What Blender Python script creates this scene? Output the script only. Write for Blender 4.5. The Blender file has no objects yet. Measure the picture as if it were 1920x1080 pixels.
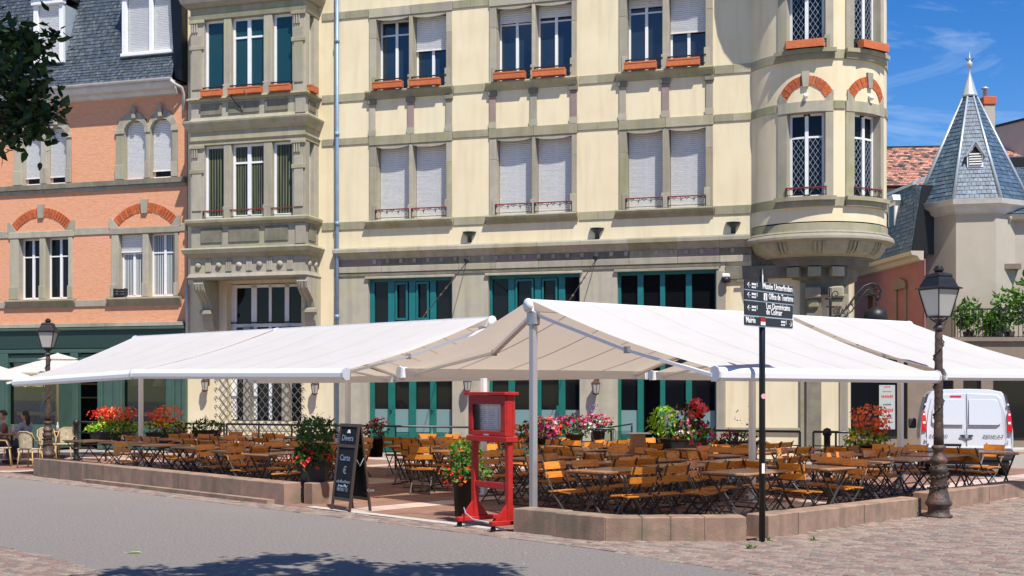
import bpy, math, random
from mathutils import Matrix, Vector
R = random.Random(7)
PI = math.pi
S = bpy.context.scene
COL = S.collection
# ---------------------------------------------------------------- camera
F_PX = 2300.0; HZ = 730.0; EYE = 1.85
cd = bpy.data.cameras.new('camera'); cam = bpy.data.objects.new('camera', cd); COL.objects.link(cam)
cam.location = (0, 0, EYE); cam.rotation_euler = (PI/2, 0, 0)
cd.sensor_width = 36; cd.lens = 36*F_PX/1920; cd.shift_y = (HZ-540)/1920
cd.clip_start = .1; cd.clip_end = 2000
S.camera = cam
# ---------------------------------------------------------------- sky and sun
UX, UY = .9577, -.2876            # along the long facade, to the right
NX, NY = -.2876, -.9577           # out of the facade
SUN_S, SUN_T = .85, 2.1           # light travels -S along, +1 into, -T down
lv = Vector((-NX - SUN_S*UX, -NY - SUN_S*UY, -SUN_T)).normalized()
sd = bpy.data.lights.new('sun', 'SUN'); so = bpy.data.objects.new('sun', sd); COL.objects.link(so)
sd.energy = 5.0; sd.angle = math.radians(.5); sd.color = (1, .95, .86)
so.rotation_euler = lv.to_track_quat('-Z', 'Y').to_euler()
w = bpy.data.worlds.new('World'); S.world = w; w.use_nodes = True
nt = w.node_tree; bg = nt.nodes['Background']
sky = nt.nodes.new('ShaderNodeTexSky'); sky.sky_type = 'NISHITA'; sky.sun_disc = False
to_sun = -lv
sky.sun_elevation = math.asin(to_sun.z)
sky.sun_rotation = math.atan2(to_sun.x, to_sun.y)
sky.air_density = 1.0; sky.dust_density = .2; sky.ozone_density = 3.0; sky.altitude = 300
tc = nt.nodes.new('ShaderNodeTexCoord')
mp = nt.nodes.new('ShaderNodeMapping'); mp.inputs['Scale'].default_value = (2.2, 2.2, 7); mp.inputs['Rotation'].default_value = (.2, .35, .5)
nz = nt.nodes.new('ShaderNodeTexNoise'); nz.inputs['Scale'].default_value = 3.1; nz.inputs['Detail'].default_value = 9; nz.inputs['Roughness'].default_value = .62; nz.inputs['Distortion'].default_value = .9
cr = nt.nodes.new('ShaderNodeValToRGB'); cr.color_ramp.elements[0].position = .54; cr.color_ramp.elements[1].position = .86
cr.color_ramp.elements[0].color = (0, 0, 0, 1); cr.color_ramp.elements[1].color = (.42, .42, .42, 1)
hs = nt.nodes.new('ShaderNodeHueSaturation'); hs.inputs['Saturation'].default_value = 1.42; hs.inputs['Value'].default_value = 1.06; hs.inputs['Hue'].default_value = .512
mx = nt.nodes.new('ShaderNodeMix'); mx.data_type = 'RGBA'; mx.inputs['B'].default_value = (7.5, 8.2, 9.0, 1)
L = nt.links.new
L(tc.outputs['Generated'], mp.inputs['Vector']); L(mp.outputs['Vector'], nz.inputs['Vector']); L(nz.outputs['Fac'], cr.inputs['Fac'])
L(sky.outputs['Color'], hs.inputs['Color']); L(hs.outputs['Color'], mx.inputs['A']); L(cr.outputs['Color'], mx.inputs['Factor'])
L(mx.outputs['Result'], bg.inputs['Color']); bg.inputs['Strength'].default_value = .102
S.view_settings.view_transform = 'Standard'; S.view_settings.look = 'None'; S.view_settings.gamma = 1
S.view_settings.exposure = 0.42; S.view_settings.use_curve_mapping = False
S.cycles.max_bounces = 6; S.cycles.transparent_max_bounces = 12

# ---------------------------------------------------------------- mesh builder
class MB:
    def __init__(s): s.v = []; s.f = []; s.sm = []; s.c = []; s.col = None
    def add(s, vs, fs, sm=False):
        o = len(s.v); s.v += [tuple(p) for p in vs]
        for f in fs: s.f.append(tuple(i+o for i in f)); s.sm.append(sm); s.c.append(s.col)
    def box(s, x0, x1, y0, y1, z0, z1, nx=1, b=0):
        if x0 > x1: x0, x1 = x1, x0
        if y0 > y1: y0, y1 = y1, y0
        if z0 > z1: z0, z1 = z1, z0
        if b and nx == 1:
            b = min(b, (x1-x0)*.3, (y1-y0)*.3, (z1-z0)*.3)
            vs = []; 
            for sx, X in ((1, x0), (-1, x1)):
                for sy, Y in ((1, y0), (-1, y1)):
                    for sz, Zz in ((1, z0), (-1, z1)):
                        vs += [(X, Y+sy*b, Zz+sz*b), (X+sx*b, Y, Zz+sz*b), (X+sx*b, Y+sy*b, Zz)]
            def i(a, c, d, k): return ((a*2+c)*2+d)*3+k
            fs = []
            for a in (0, 1): fs.append([i(a,0,0,0), i(a,0,1,0), i(a,1,1,0), i(a,1,0,0)])
            for a in (0, 1): fs.append([i(0,a,0,1), i(1,a,0,1), i(1,a,1,1), i(0,a,1,1)])
            for a in (0, 1): fs.append([i(0,0,a,2), i(0,1,a,2), i(1,1,a,2), i(1,0,a,2)])
            for a in (0, 1):
                for c in (0, 1):
                    fs.append([i(a,c,0,0), i(a,c,1,0), i(a,c,1,1), i(a,c,0,1)])
                    fs.append([i(a,0,c,0), i(a,1,c,0), i(a,1,c,2), i(a,0,c,2)])
                    fs.append([i(0,a,c,1), i(1,a,c,1), i(1,a,c,2), i(0,a,c,2)])
            for a in (0, 1):
                for c in (0, 1):
                    for d in (0, 1): fs.append([i(a,c,d,0), i(a,c,d,1), i(a,c,d,2)])
            s.add(vs, fs); return s
        vs = []; fs = []
        for k in range(nx+1):
            x = x0+(x1-x0)*k/nx
            vs += [(x, y0, z0), (x, y1, z0), (x, y1, z1), (x, y0, z1)]
        for k in range(nx):
            a = 4*k
            for j in range(4): fs.append((a+j, a+(j+1) % 4, a+4+(j+1) % 4, a+4+j))
        fs.append((0, 3, 2, 1)); a = 4*nx; fs.append((a, a+1, a+2, a+3))
        s.add(vs, fs); return s
    def mbox(s, M, sx, sy, sz, b=0):
        t = MB(); t.box(-sx/2, sx/2, -sy/2, sy/2, -sz/2, sz/2, b=b)
        s.add([M @ Vector(p) for p in t.v], t.f); return s
    def bar(s, p, q, wd, th=None, up=(0, 0, 1)):
        p = Vector(p); q = Vector(q); d = q-p; l = d.length; th = th or wd
        z = d.normalized(); u = Vector(up)
        if abs(z.dot(u)) > .98: u = Vector((1, 0, 0))
        x = u.cross(z).normalized(); y = z.cross(x)
        M = Matrix((x, y, z)).transposed().to_4x4(); M.translation = (p+q)/2
        return s.mbox(M, wd, th, l)
    def tube(s, pts, r, n=6, cap=True):
        pts = [Vector(p) for p in pts]; m = len(pts)
        rs = r if isinstance(r, (list, tuple)) else [r]*m
        vs = []; fs = []; prev = None
        for i, p in enumerate(pts):
            d = (pts[min(i+1, m-1)]-pts[max(i-1, 0)])
            d = d.normalized() if d.length > 1e-9 else Vector((0, 0, 1))
            if prev is None:
                u = Vector((0, 0, 1)) if abs(d.z) < .9 else Vector((1, 0, 0))
                x = u.cross(d).normalized()
            else:
                x = (prev - d*prev.dot(d)); x = x.normalized() if x.length > 1e-6 else Vector((1, 0, 0))
            prev = x; y = d.cross(x)
            for k in range(n):
                a = 2*PI*k/n; vs.append(p+(x*math.cos(a)+y*math.sin(a))*rs[i])
        for i in range(m-1):
            for k in range(n): fs.append((i*n+k, i*n+(k+1) % n, (i+1)*n+(k+1) % n, (i+1)*n+k))
        if cap: fs.append(tuple(range(n-1, -1, -1))); fs.append(tuple((m-1)*n+k for k in range(n)))
        s.add(vs, fs, n > 4); return s
    def lathe(s, prof, cx=0, cy=0, n=16, a0=0, a1=2*PI, sm=True, sx=1, sy=1):
        full = abs(a1-a0-2*PI) < 1e-6; cnt = n if full else n+1
        vs = []; fs = []
        for r, z in prof:
            for k in range(cnt):
                a = a0+(a1-a0)*k/n; vs.append((cx+r*sx*math.cos(a), cy+r*sy*math.sin(a), z))
        for i in range(len(prof)-1):
            for k in range(n):
                k2 = (k+1) % cnt
                fs.append((i*cnt+k, i*cnt+k2, (i+1)*cnt+k2, (i+1)*cnt+k))
        if full:
            if prof[0][0] > 1e-4: fs.append(tuple(range(cnt-1, -1, -1)))
            if prof[-1][0] > 1e-4: fs.append(tuple((len(prof)-1)*cnt+k for k in range(cnt)))
        s.add(vs, fs, sm); return s
    def prism(s, poly, y0, y1, axis='y'):
        """polygon in (x,z) pushed along y; axis 'z': polygon in (x,y) pushed along z; 'x': (y,z) along x"""
        n = len(poly)
        g = {'y': lambda a, b, t: (a, t, b), 'z': lambda a, b, t: (a, b, t), 'x': lambda a, b, t: (t, a, b)}[axis]
        vs = [g(a, b, y0) for a, b in poly]+[g(a, b, y1) for a, b in poly]
        fs = [tuple(range(n)), tuple(range(2*n-1, n-1, -1))]+[(i, i+n, (i+1) % n+n, (i+1) % n) for i in range(n)]
        s.add(vs, fs); return s
    def sweep(s, prof, path, closed=False):
        """profile [(out,z)] swept along a plan path of (x,y); out = to the right-hand side of the path direction"""
        m = len(path); vs = []; fs = []; k = len(prof)
        for i in range(m):
            p = Vector(path[i])
            a = Vector(path[i])-Vector(path[i-1]) if i > 0 or closed else Vector(path[1])-Vector(path[0])
            b = Vector(path[(i+1) % m])-Vector(path[i]) if i < m-1 or closed else a
            a.normalize(); b.normalize()
            na = Vector((a.y, -a.x)); nb = Vector((b.y, -b.x)); nn = (na+nb)
            nn = nn/max(nn.length_squared*.5, .2) if nn.length > 1e-6 else na
            for o, z in prof: vs.append((p.x+nn.x*o, p.y+nn.y*o, z))
        for i in range(m if closed else m-1):
            for j in range(k): fs.append((i*k+j, i*k+(j+1) % k, ((i+1) % m)*k+(j+1) % k, ((i+1) % m)*k+j))
        if not closed: fs.append(tuple(range(k-1, -1, -1))); fs.append(tuple((m-1)*k+j for j in range(k)))
        s.add(vs, fs); return s
    def mesh(s, name, m=None, xf=None):
        me = bpy.data.meshes.new(name)
        vs = s.v if xf is None else [tuple(xf(*p)) for p in s.v]
        me.from_pydata(vs, [], s.f); me.polygons.foreach_set('use_smooth', s.sm)
        if any(c is not None for c in s.c):
            at = me.color_attributes.new('Col', 'FLOAT_COLOR', 'CORNER')
            dat = []
            for p, c in zip(me.polygons, s.c):
                c = c or (1, 1, 1); dat += [c[0], c[1], c[2], 1]*p.loop_total
            at.data.foreach_set('color', dat)
        if m: me.materials.append(m)
        me.update(); return me
    def build(s, name, m=None, parent=None, xf=None, kind=None):
        o = bpy.data.objects.new(name, s.mesh(name, m, xf)); COL.objects.link(o)
        if parent: o.parent = parent
        if kind: o['kind'] = kind
        return o
def fixn(o):
    import bmesh
    b = bmesh.new(); b.from_mesh(o.data); bmesh.ops.recalc_face_normals(b, faces=b.faces); b.to_mesh(o.data); b.free(); return o
def tag(o, label, cat, group=None):
    o['label'] = label; o['category'] = cat
    if group: o['group'] = group
    return o
def thing(name, label, cat, loc=(0, 0, 0), rz=0, group=None):
    o = bpy.data.objects.new(name, None); COL.objects.link(o); o.location = loc; o.rotation_euler = (0, 0, rz)
    o.empty_display_size = .2
    return tag(o, label, cat, group)
def kids(o, _c={}): return KID.get(o.name, [])
def index_kids():
    global KID; KID = {}
    for o in COL.objects:
        if o.parent: KID.setdefault(o.parent.name, []).append(o)
def copy_tree(o, parent=None):
    c = o.copy(); COL.objects.link(c); c.parent = parent
    for ch in kids(o): copy_tree(ch, c)
    return c
# ---------------------------------------------------------------- pixel -> place
def ground(x, y): D = F_PX*EYE/(y-HZ); return ((x-960)/F_PX*D, D)
def at(x, y, D): return ((x-960)/F_PX*D, D, EYE+(HZ-y)/F_PX*D)
D0 = 34.0; OX = (1000-960)/F_PX*D0; OY = D0
FROT = math.atan2(UY, UX)
def U(x, v=0):
    tx = (x-960)/F_PX; no = NX*OX+NY*OY
    D = (no+v)/(NX*tx+NY); return (D*tx-OX)*UX+(D-OY)*UY
def Z(x, y, v=0):
    tx = (x-960)/F_PX; no = NX*OX+NY*OY
    D = (no+v)/(NX*tx+NY); return EYE+(HZ-y)/F_PX*D
def FW(u, v, z=0): return (OX+UX*u+NX*v, OY+UY*u+NY*v, z)

# ---------------------------------------------------------------- materials
def mat(name, c1, c2=None, rough=.7, scale=3, detail=5, bump=0, bscale=30, metal=0, spec=.5, ramp=(.35, .65), c3=None, s3=.6, stretch=(1, 1, 1), vcol=False, trans=0, coat=0, objrand=0, dirt=None, stain=None):
    m = bpy.data.materials.new(name); m.use_nodes = True; t = m.node_tree; p = t.nodes['Principled BSDF']
    p.inputs['Roughness'].default_value = rough; p.inputs['Metallic'].default_value = metal
    p.inputs['Specular IOR Level'].default_value = spec; p.inputs['Coat Weight'].default_value = coat
    k = t.links.new; tc = t.nodes.new('ShaderNodeTexCoord'); mpn = t.nodes.new('ShaderNodeMapping'); mpn.inputs['Scale'].default_value = stretch
    k(tc.outputs['Object'], mpn.inputs['Vector'])
    def noise(sc, dt=5, ro=.6):
        n = t.nodes.new('ShaderNodeTexNoise'); n.inputs['Scale'].default_value = sc; n.inputs['Detail'].default_value = dt; n.inputs['Roughness'].default_value = ro
        k(mpn.outputs['Vector'], n.inputs['Vector']); return n
    def mixc(fac, a, b, mode='MIX'):
        x = t.nodes.new('ShaderNodeMix'); x.data_type = 'RGBA'; x.blend_type = mode
        for s_, v_ in (('Factor', fac), ('A', a), ('B', b)):
            if hasattr(v_, 'links'): k(v_, x.inputs[s_])
            else: x.inputs[s_].default_value = v_ if s_ == 'Factor' else (*v_, 1)
        return x.outputs['Result']
    def ramped(o, a, b):
        r = t.nodes.new('ShaderNodeMapRange'); r.inputs['From Min'].default_value = a; r.inputs['From Max'].default_value = b; k(o, r.inputs['Value']); return r.outputs['Result']
    col = c1
    if c2: col = mixc(ramped(noise(scale, detail).outputs['Fac'], *ramp), c1, c2)
    if c3: col = mixc(ramped(noise(s3, 3).outputs['Fac'], .52, .66), col, c3)
    if stain:   # weather streaks that run down the surface: (colour, amount)
        ms = t.nodes.new('ShaderNodeMapping'); ms.inputs['Scale'].default_value = (2.2, 2.2, .22); k(tc.outputs['Object'], ms.inputs['Vector'])
        ns = t.nodes.new('ShaderNodeTexNoise'); ns.inputs['Scale'].default_value = 2.0; ns.inputs['Detail'].default_value = 6; k(ms.outputs['Vector'], ns.inputs['Vector'])
        fa = t.nodes.new('ShaderNodeMath'); fa.operation = 'MULTIPLY'; fa.inputs[1].default_value = stain[1]; k(ramped(ns.outputs['Fac'], .48, .75), fa.inputs[0])
        col = mixc(fa.outputs[0], col, stain[0])
    if vcol:
        a = t.nodes.new('ShaderNodeVertexColor'); a.layer_name = 'Col'
        col = mixc(1.0, col, a.outputs['Color'], 'MULTIPLY')
    if objrand:
        oi = t.nodes.new('ShaderNodeObjectInfo'); hv = t.nodes.new('ShaderNodeHueSaturation')
        mr = t.nodes.new('ShaderNodeMapRange'); mr.inputs['To Min'].default_value = 1-objrand; mr.inputs['To Max'].default_value = 1+objrand
        k(oi.outputs['Random'], mr.inputs['Value']); k(mr.outputs['Result'], hv.inputs['Value'])
        if hasattr(col, 'links'): k(col, hv.inputs['Color'])
        else: hv.inputs['Color'].default_value = (*col, 1)
        col = hv.outputs['Color']
    if hasattr(col, 'links'): k(col, p.inputs['Base Color'])
    else: p.inputs['Base Color'].default_value = (*col, 1)
    if bump:
        bn = t.nodes.new('ShaderNodeBump'); bn.inputs['Strength'].default_value = bump; bn.inputs['Distance'].default_value = .02
        k(noise(bscale, 6, .65).outputs['Fac'], bn.inputs['Height']); k(bn.outputs['Normal'], p.inputs['Normal'])
    if trans:
        tr = t.nodes.new('ShaderNodeBsdfTranslucent'); ms = t.nodes.new('ShaderNodeMixShader'); ms.inputs[0].default_value = trans
        if hasattr(col, 'links'): k(col, tr.inputs['Color'])
        else: tr.inputs['Color'].default_value = (*col, 1)
        out = t.nodes['Material Output']; k(p.outputs[0], ms.inputs[1]); k(tr.outputs[0], ms.inputs[2]); k(ms.outputs[0], out.inputs['Surface'])
    return m
def glass(name, tint, mixf):
    m = bpy.data.materials.new(name); m.use_nodes = True; t = m.node_tree; t.nodes.remove(t.nodes['Principled BSDF'])
    g = t.nodes.new('ShaderNodeBsdfGlossy'); g.inputs['Roughness'].default_value = .02; g.inputs['Color'].default_value = (.9, .95, 1, 1)
    tr = t.nodes.new('ShaderNodeBsdfTransparent'); tr.inputs['Color'].default_value = (*tint, 1)
    fr = t.nodes.new('ShaderNodeFresnel'); fr.inputs['IOR'].default_value = mixf
    ms = t.nodes.new('ShaderNodeMixShader'); t.links.new(fr.outputs[0], ms.inputs[0]); t.links.new(tr.outputs[0], ms.inputs[1]); t.links.new(g.outputs[0], ms.inputs[2])
    t.links.new(ms.outputs[0], t.nodes['Material Output'].inputs['Surface']); return m
M = {}
M['cream'] = mat('cream_stucco', (.76, .655, .44), (.71, .60, .39), .9, 1.2, bump=.25, bscale=60, stain=((.56, .46, .30), .5), c3=(.72, .64, .44), s3=.45)
M['orange'] = mat('orange_roughcast', (.71, .355, .205), (.63, .29, .16), .95, 5, bump=.6, bscale=9, stretch=(1, 1, 2.2), c3=(.68, .33, .2))
M['stone'] = mat('grey_green_sandstone', (.30, .28, .17), (.36, .32, .23), .9, 2.5, bump=.3, bscale=40, c3=(.27, .265, .14), s3=.9, objrand=.16, stain=((.17, .15, .11), .5))
M['stone_grey'] = mat('pale_grey_sandstone', (.39, .35, .27), (.33, .30, .235), .9, 3, bump=.3, bscale=40, c3=(.36, .34, .22), s3=.8, objrand=.16, stain=((.2, .18, .14), .5))
M['stone_pink'] = mat('mauve_sandstone', (.30, .22, .19), (.25, .19, .17), .9, 3, bump=.3, bscale=40, objrand=.1)
M['stone_dark'] = mat('weathered_sandstone', (.15, .14, .10), (.22, .20, .145), .9, 3, bump=.3, bscale=40, objrand=.1, stain=((.1, .09, .07), .5))  # weathered stone, its tone darkened further for the shade under the cornice
M['wallstone'] = mat('red_sandstone', (.34, .225, .165), (.26, .165, .12), .92, 5, bump=.35, bscale=45, c3=(.19, .155, .105), s3=1.8, objrand=.04, stain=((.12, .09, .06), .8))
M['brick'] = mat('orange_brick', (.52, .125, .035), (.40, .085, .028), .85, 14, bump=.4, bscale=60, objrand=.18)
M['slate'] = mat('slate', (.055, .07, .085), (.09, .105, .12), .42, 20, vcol=True, bump=.2, bscale=50)
M['slate_blue'] = mat('blue_slate', (.045, .08, .13), (.075, .12, .175), .5, 10, vcol=True)
M['zinc'] = mat('zinc', (.38, .44, .50), (.46, .52, .58), .45, 4, metal=.35)
M['tile'] = mat('pink_clay_tile', (.60, .35, .27), (.52, .27, .2), .85, 9, vcol=True)
M['white'] = mat('white_paint', (.80, .80, .80), (.74, .74, .75), .5, 4)
M['shutter'] = mat('white_roller_shutter', (.76, .76, .75), (.66, .66, .65), .6, 7, objrand=.05, stretch=(1, 1, 4))
M['shutter_grey'] = mat('grey_roller_shutter', (.45, .44, .42), None, .6)
M['pane'] = mat('window_glass', (.012, .022, .035), (.02, .03, .045), .04, .7, spec=.9)
M['pane_dark'] = mat('dark_window_glass', (.006, .007, .009), None, .05, spec=.28)
M['pane_green'] = mat('green_window_glass', (.012, .05, .055), None, .05, .5, spec=.6)
M['curtain'] = mat('green_curtain', (.13, .14, .07), (.06, .07, .035), .9, 3, stretch=(9, 1, .2), ramp=(.4, .6))
M['curtain_white'] = mat('white_curtain', (.55, .58, .58), (.42, .45, .46), .9, 3, stretch=(12, 1, .2), ramp=(.4, .6))
M['frost'] = mat('frosted_glass', (.17, .27, .27), None, .35)
M['teal'] = mat('teal_paint', (.006, .15, .115), (.008, .12, .095), .45, 5)
M['teal_up'] = mat('teal_paint_upper', (.006, .16, .165), (.008, .13, .14), .45, 5)
M['green'] = mat('dark_green_paint', (.055, .11, .085), (.045, .09, .07), .5, 3)
M['green_d'] = mat('deep_green_paint', (.02, .045, .036), None, .5)
M['iron'] = mat('black_iron', (.012, .012, .014), (.02, .018, .018), .45, 10, spec=.4)
M['rail'] = mat('grey_steel', (.06, .065, .075), None, .4, metal=.3)
M['rust'] = mat('rusty_cast_iron', (.075, .045, .035), (.035, .028, .026), .5, 14, bump=.8, bscale=18, c3=(.14, .07, .045), s3=6)
M['red_rail'] = mat('dark_red_rail', (.20, .015, .02), None, .5)
M['box_terra'] = mat('terracotta_window_box', (.55, .15, .045), (.45, .11, .035), .75, 8, objrand=.1)
M['pipe'] = mat('blue_grey_drainpipe', (.24, .34, .45), (.2, .28, .38), .4, 4, metal=.2)
M['white_pipe'] = mat('white_gutter', (.62, .60, .56), (.5, .48, .45), .5, 3)
M['alu'] = mat('white_lacquered_aluminium', (.78, .78, .78), None, .35)
M['alu_grey'] = mat('silver_post', (.42, .43, .46), None, .35, metal=.5)
M['fabric'] = mat('white_awning_fabric', (.80, .79, .77), (.76, .75, .73), .85, 2, trans=.44, bump=.5, bscale=2.5)
for n_ in M['fabric'].node_tree.nodes:
    if n_.bl_idname == 'ShaderNodeBsdfTranslucent':
        for l_ in list(n_.inputs['Color'].links): M['fabric'].node_tree.links.remove(l_)
        n_.inputs['Color'].default_value = (.72, .61, .48, 1)
M['seam'] = mat('awning_seam', (.5, .38, .26), None, .9, trans=.2)
M['cap'] = mat('grey_plastic_cap', (.5, .52, .56), None, .5)
M['seam_top'] = mat('awning_top_seam', (.60, .56, .5), None, .9)
M['wood'] = mat('varnished_slat', (.84, .32, .028), (.52, .165, .016), .42, 6, stretch=(1, 14, 14), objrand=.22, coat=.15)
M['wood_t'] = mat('table_wood', (.38, .18, .075), (.27, .12, .05), .38, 6, stretch=(1.2, 16, 16), objrand=.28, coat=.25)
M['wood_y'] = mat('pale_wood', (.55, .35, .13), None, .5)
M['steel'] = mat('dark_steel_frame', (.075, .073, .072), None, .45, metal=.3)
M['steel_l'] = mat('galvanised_frame', (.33, .35, .38), None, .4, metal=.6)
M['asphalt'] = mat('asphalt', (.33, .29, .26), (.165, .145, .135), .95, 30, detail=6, ramp=(.32, .68), bump=.9, bscale=160, c3=(.255, .23, .21), s3=.3)
M['sett'] = mat('paving_sett', (.265, .215, .185), (.195, .16, .14), .9, 30, bump=.5, bscale=60, vcol=True)
M['joint'] = mat('sandy_joint', (.34, .295, .255), (.27, .235, .2), 1, 20, bump=.5, bscale=80)
M['slab'] = mat('terrace_slab', (.26, .14, .10), (.21, .11, .075), .85, 3, bump=.3, bscale=60, vcol=True)
M['slab_pink'] = mat('pink_slab', (.50, .38, .33), (.44, .33, .28), .85, 3, bump=.3, bscale=60, vcol=True)
M['concrete'] = mat('pale_concrete', (.50, .47, .43), (.42, .39, .36), .9, 8, bump=.3)
M['leaf'] = mat('foliage', (.05, .11, .018), (.03, .07, .012), .6, 8, vcol=True, trans=.3)
M['leaf_d'] = mat('dark_tree_foliage', (.035, .075, .018), (.022, .05, .012), .55, 8, vcol=True, trans=.2)
M['petal'] = mat('petals', (1, 1, 1), None, .6, vcol=True, trans=.25)
M['bark'] = mat('bark', (.06, .045, .035), (.035, .028, .022), .95, 20, bump=1, bscale=30)
M['pot'] = mat('black_planter', (.012, .012, .013), None, .45)
M['red'] = mat('red_paint', (.46, .012, .007), (.34, .009, .006), .6, 9, bump=.2, bscale=20)
M['black'] = mat('black_paint', (.008, .008, .009), None, .35)
M['letters'] = mat('white_lettering', (.82, .82, .82), None, .6)
M['pinkwall'] = mat('pink_stucco', (.31, .125, .125), (.26, .105, .11), .9, 2, bump=.2)
M['greige'] = mat('greige_stucco', (.43, .385, .32), (.40, .36, .30), .9, 2, bump=.15)
M['brownwall'] = mat('brown_stucco', (.22, .17, .13), (.18, .14, .11), .9, 2)
M['dark'] = mat('dark_interior', (.010, .009, .008), None, .9)
M['glass'] = glass('clear_glass', (.8, .85, .85), 1.45)
M['lampglass'] = mat('frosted_lamp_glass', (.62, .60, .55), None, .25, trans=.4)
M['copper'] = mat('copper_lantern', (.12, .06, .04), None, .45, metal=.5)
# ================================================================ GROUND
def sheet(name, pts, z, m):
    b = MB(); b.add([(x, y, z) for x, y in pts], [tuple(range(len(pts)))]); o = b.build(name, m); o['kind'] = 'structure'; return o
sheet('ground', [(-300, -60), (300, -60), (300, 500), (-300, 500)], -.02, M['joint'])
WL = Vector(ground(63, 892.5)); WR = Vector(ground(533, 947)); W3 = Vector(ground(963, 998.5)); W4 = Vector(ground(1134, 1016)); W5 = Vector(ground(1400, 1015))
W6 = Vector(ground(1441, 1009.5)); W7 = Vector(ground(1728, 967)); W8 = Vector(ground(1778, 960)); W9 = Vector(ground(1920, 937)); W10 = W9+(W9-W8)*1.3
A_ = (WR-WL).normalized(); BN = Vector((-A_.y, A_.x))      # along the left wall, and inward
B_ = (W9-W6).normalized(); CN = Vector((-B_.y, B_.x))      # along the right wall, and inward
rd = [WL-A_*40-BN*.55, WR-BN*.55, W3-BN*.5+A_*-.2, W4-BN*.55, (2.6, 12.0), (1.2, 8.0), (0.0, 4.0), (0, -50), (-60, -50), (-90, 40)]
sheet('road', [tuple(p) for p in rd], 0.0, M['asphalt'])
def inpoly(x, y, P):
    c = False; n = len(P)
    for i in range(n):
        x0, y0 = P[i]; x1, y1 = P[(i+1) % n]
        if (y0 > y) != (y1 > y) and x < (x1-x0)*(y-y0)/(y1-y0)+x0: c = not c
    return c
SC = [(1, 1, 1), (1.12, 1.0, .95), (.86, .8, .78), (1.2, 1.08, 1.0), (.95, .78, .72), (1.05, 1.06, 1.02), (.78, .74, .74), (1.25, 1.2, 1.12), (1.0, .86, .8)]
def setts(owner, P, d, sl, sw, z=0, near=0, skip=None):
    """rows of setts laid along direction d inside polygon P"""
    d = Vector(d).normalized(); n = Vector((-d.y, d.x)); xs = [Vector(p).dot(d) for p in P]; ys = [Vector(p).dot(n) for p in P]
    items = []; r = 0; y = min(ys)
    while y < max(ys):
        x = min(xs)-R.random()*sl
        while x < max(xs):
            l = sl*R.uniform(.8, 1.2); c = d*(x+l/2)+n*(y+sw/2)
            if inpoly(c.x, c.y, P) and not (skip and skip(c.x, c.y)): items.append((c.x, c.y, l*.91))
            x += l
        y += sw*1.0; r += 1
    items.sort(key=lambda t: t[1])
    ang = math.atan2(d.y, d.x)
    def vis(t): px = 960+t[0]/t[1]*F_PX if t[1] > 1 else -1; py = HZ+F_PX*EYE/max(t[1], .1); return 0 < px < 1920 and py < 1080
    singles = [t for t in items if vis(t)][:near]; ss = set(id(t) for t in singles)
    mb = MB()
    meshes = []
    if near:
        for k in range(9):
            q = MB(); q.col = SC[k]; q.box(-sl/2*.93, sl/2*.93, -sw*.44, sw*.44, -.03, .012, b=.012); meshes.append(q.mesh('paving_sett', M['sett']))
    for t in items:
        h = R.uniform(-.004, .005)
        if id(t) in ss:
            o = bpy.data.objects.new('paving_sett', R.choice(meshes)); COL.objects.link(o); o.parent = owner
            o.location = (t[0], t[1], z+h); o.rotation_euler = (R.uniform(-.03, .03), R.uniform(-.03, .03), ang+R.uniform(-.03, .03)); o.scale = (t[2]/(sl*.93), 1, 1)
        else:
            mb.col = R.choice(SC); a = ang+R.uniform(-.03, .03); ca, sa = math.cos(a), math.sin(a); hx, hy = t[2]/2, sw*.44
            pts = [(t[0]+ca*ex*hx-sa*ey*hy, t[1]+sa*ex*hx+ca*ey*hy) for ex, ey in ((-1, -1), (1, -1), (1, 1), (-1, 1))]
            pin = [(t[0]+ca*ex*(hx-.012)-sa*ey*(hy-.012), t[1]+sa*ex*(hx-.012)+ca*ey*(hy-.012)) for ex, ey in ((-1, -1), (1, -1), (1, 1), (-1, 1))]
            vs = [(p[0], p[1], z-.03+h) for p in pts]+[(p[0], p[1], z+.004+h) for p in pts]+[(p[0], p[1], z+.012+h+R.uniform(-.002, .002)) for p in pin]
            mb.add(vs, [(k, (k+1) % 4, 4+(k+1) % 4, 4+k) for k in range(4)]+[(4+k, 4+(k+1) % 4, 8+(k+1) % 4, 8+k) for k in range(4)]+[(8, 9, 10, 11)])
    o = mb.build('sett_field', M['sett'], owner); o['kind'] = 'stuff'
def bed(name, P, z=-.008):
    return sheet(name, [tuple(p) for p in P], z, M['joint'])
T2 = lambda v: (v[0], v[1])
Pr = [T2(W4-BN*.56), T2(W3*.0+Vector((.85, 13.2))), (2.0, 12.6), (.9, 9.5), (14, 9.5), (20, 15), T2(W10+Vector((8, -4))), T2(W10), T2(W9), T2(W6), T2(W5)]
Pr = [T2(W4-BN*.56), (2.6, 12.0), (1.2, 8.0), (12, 8.0), (17, 13), T2(W10+Vector((6, -5))), T2(W10+Vector((.1, .3))), T2(W8+CN*.2), T2(W7), T2(W6), T2(W5), T2(W4)]
cb = bed('cobbled_pavement', Pr); setts(cb, Pr, A_, .15, .105, near=300, skip=lambda x, y: y < 11.3)
Ps = [T2(WL-A_*9-BN*.53), T2(WR-BN*.53), T2(W3-BN*.5), T2(W4-BN*.53), T2(W4-BN*.02), T2(W3-BN*.02), T2(WR-BN*.02), T2(WL-BN*.02), T2(WL-A_*9-BN*.02)]
kb = bed('kerb_strip', Ps); setts(kb, Ps, A_, .2, .128)
Pl = [(-8.5, 12.5), (-4.95, 12.55), (-3.6, 11.75), (-3.3, 11.2), (-3.0, 9), (-9, 9)]
Pl = [(-11, 15.6), (-6.2, 14.2), (-5.2, 13.3), (-4.35, 12.35), (-3.8, 11.6), (-3.8, 10), (-11, 10)]
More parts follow.
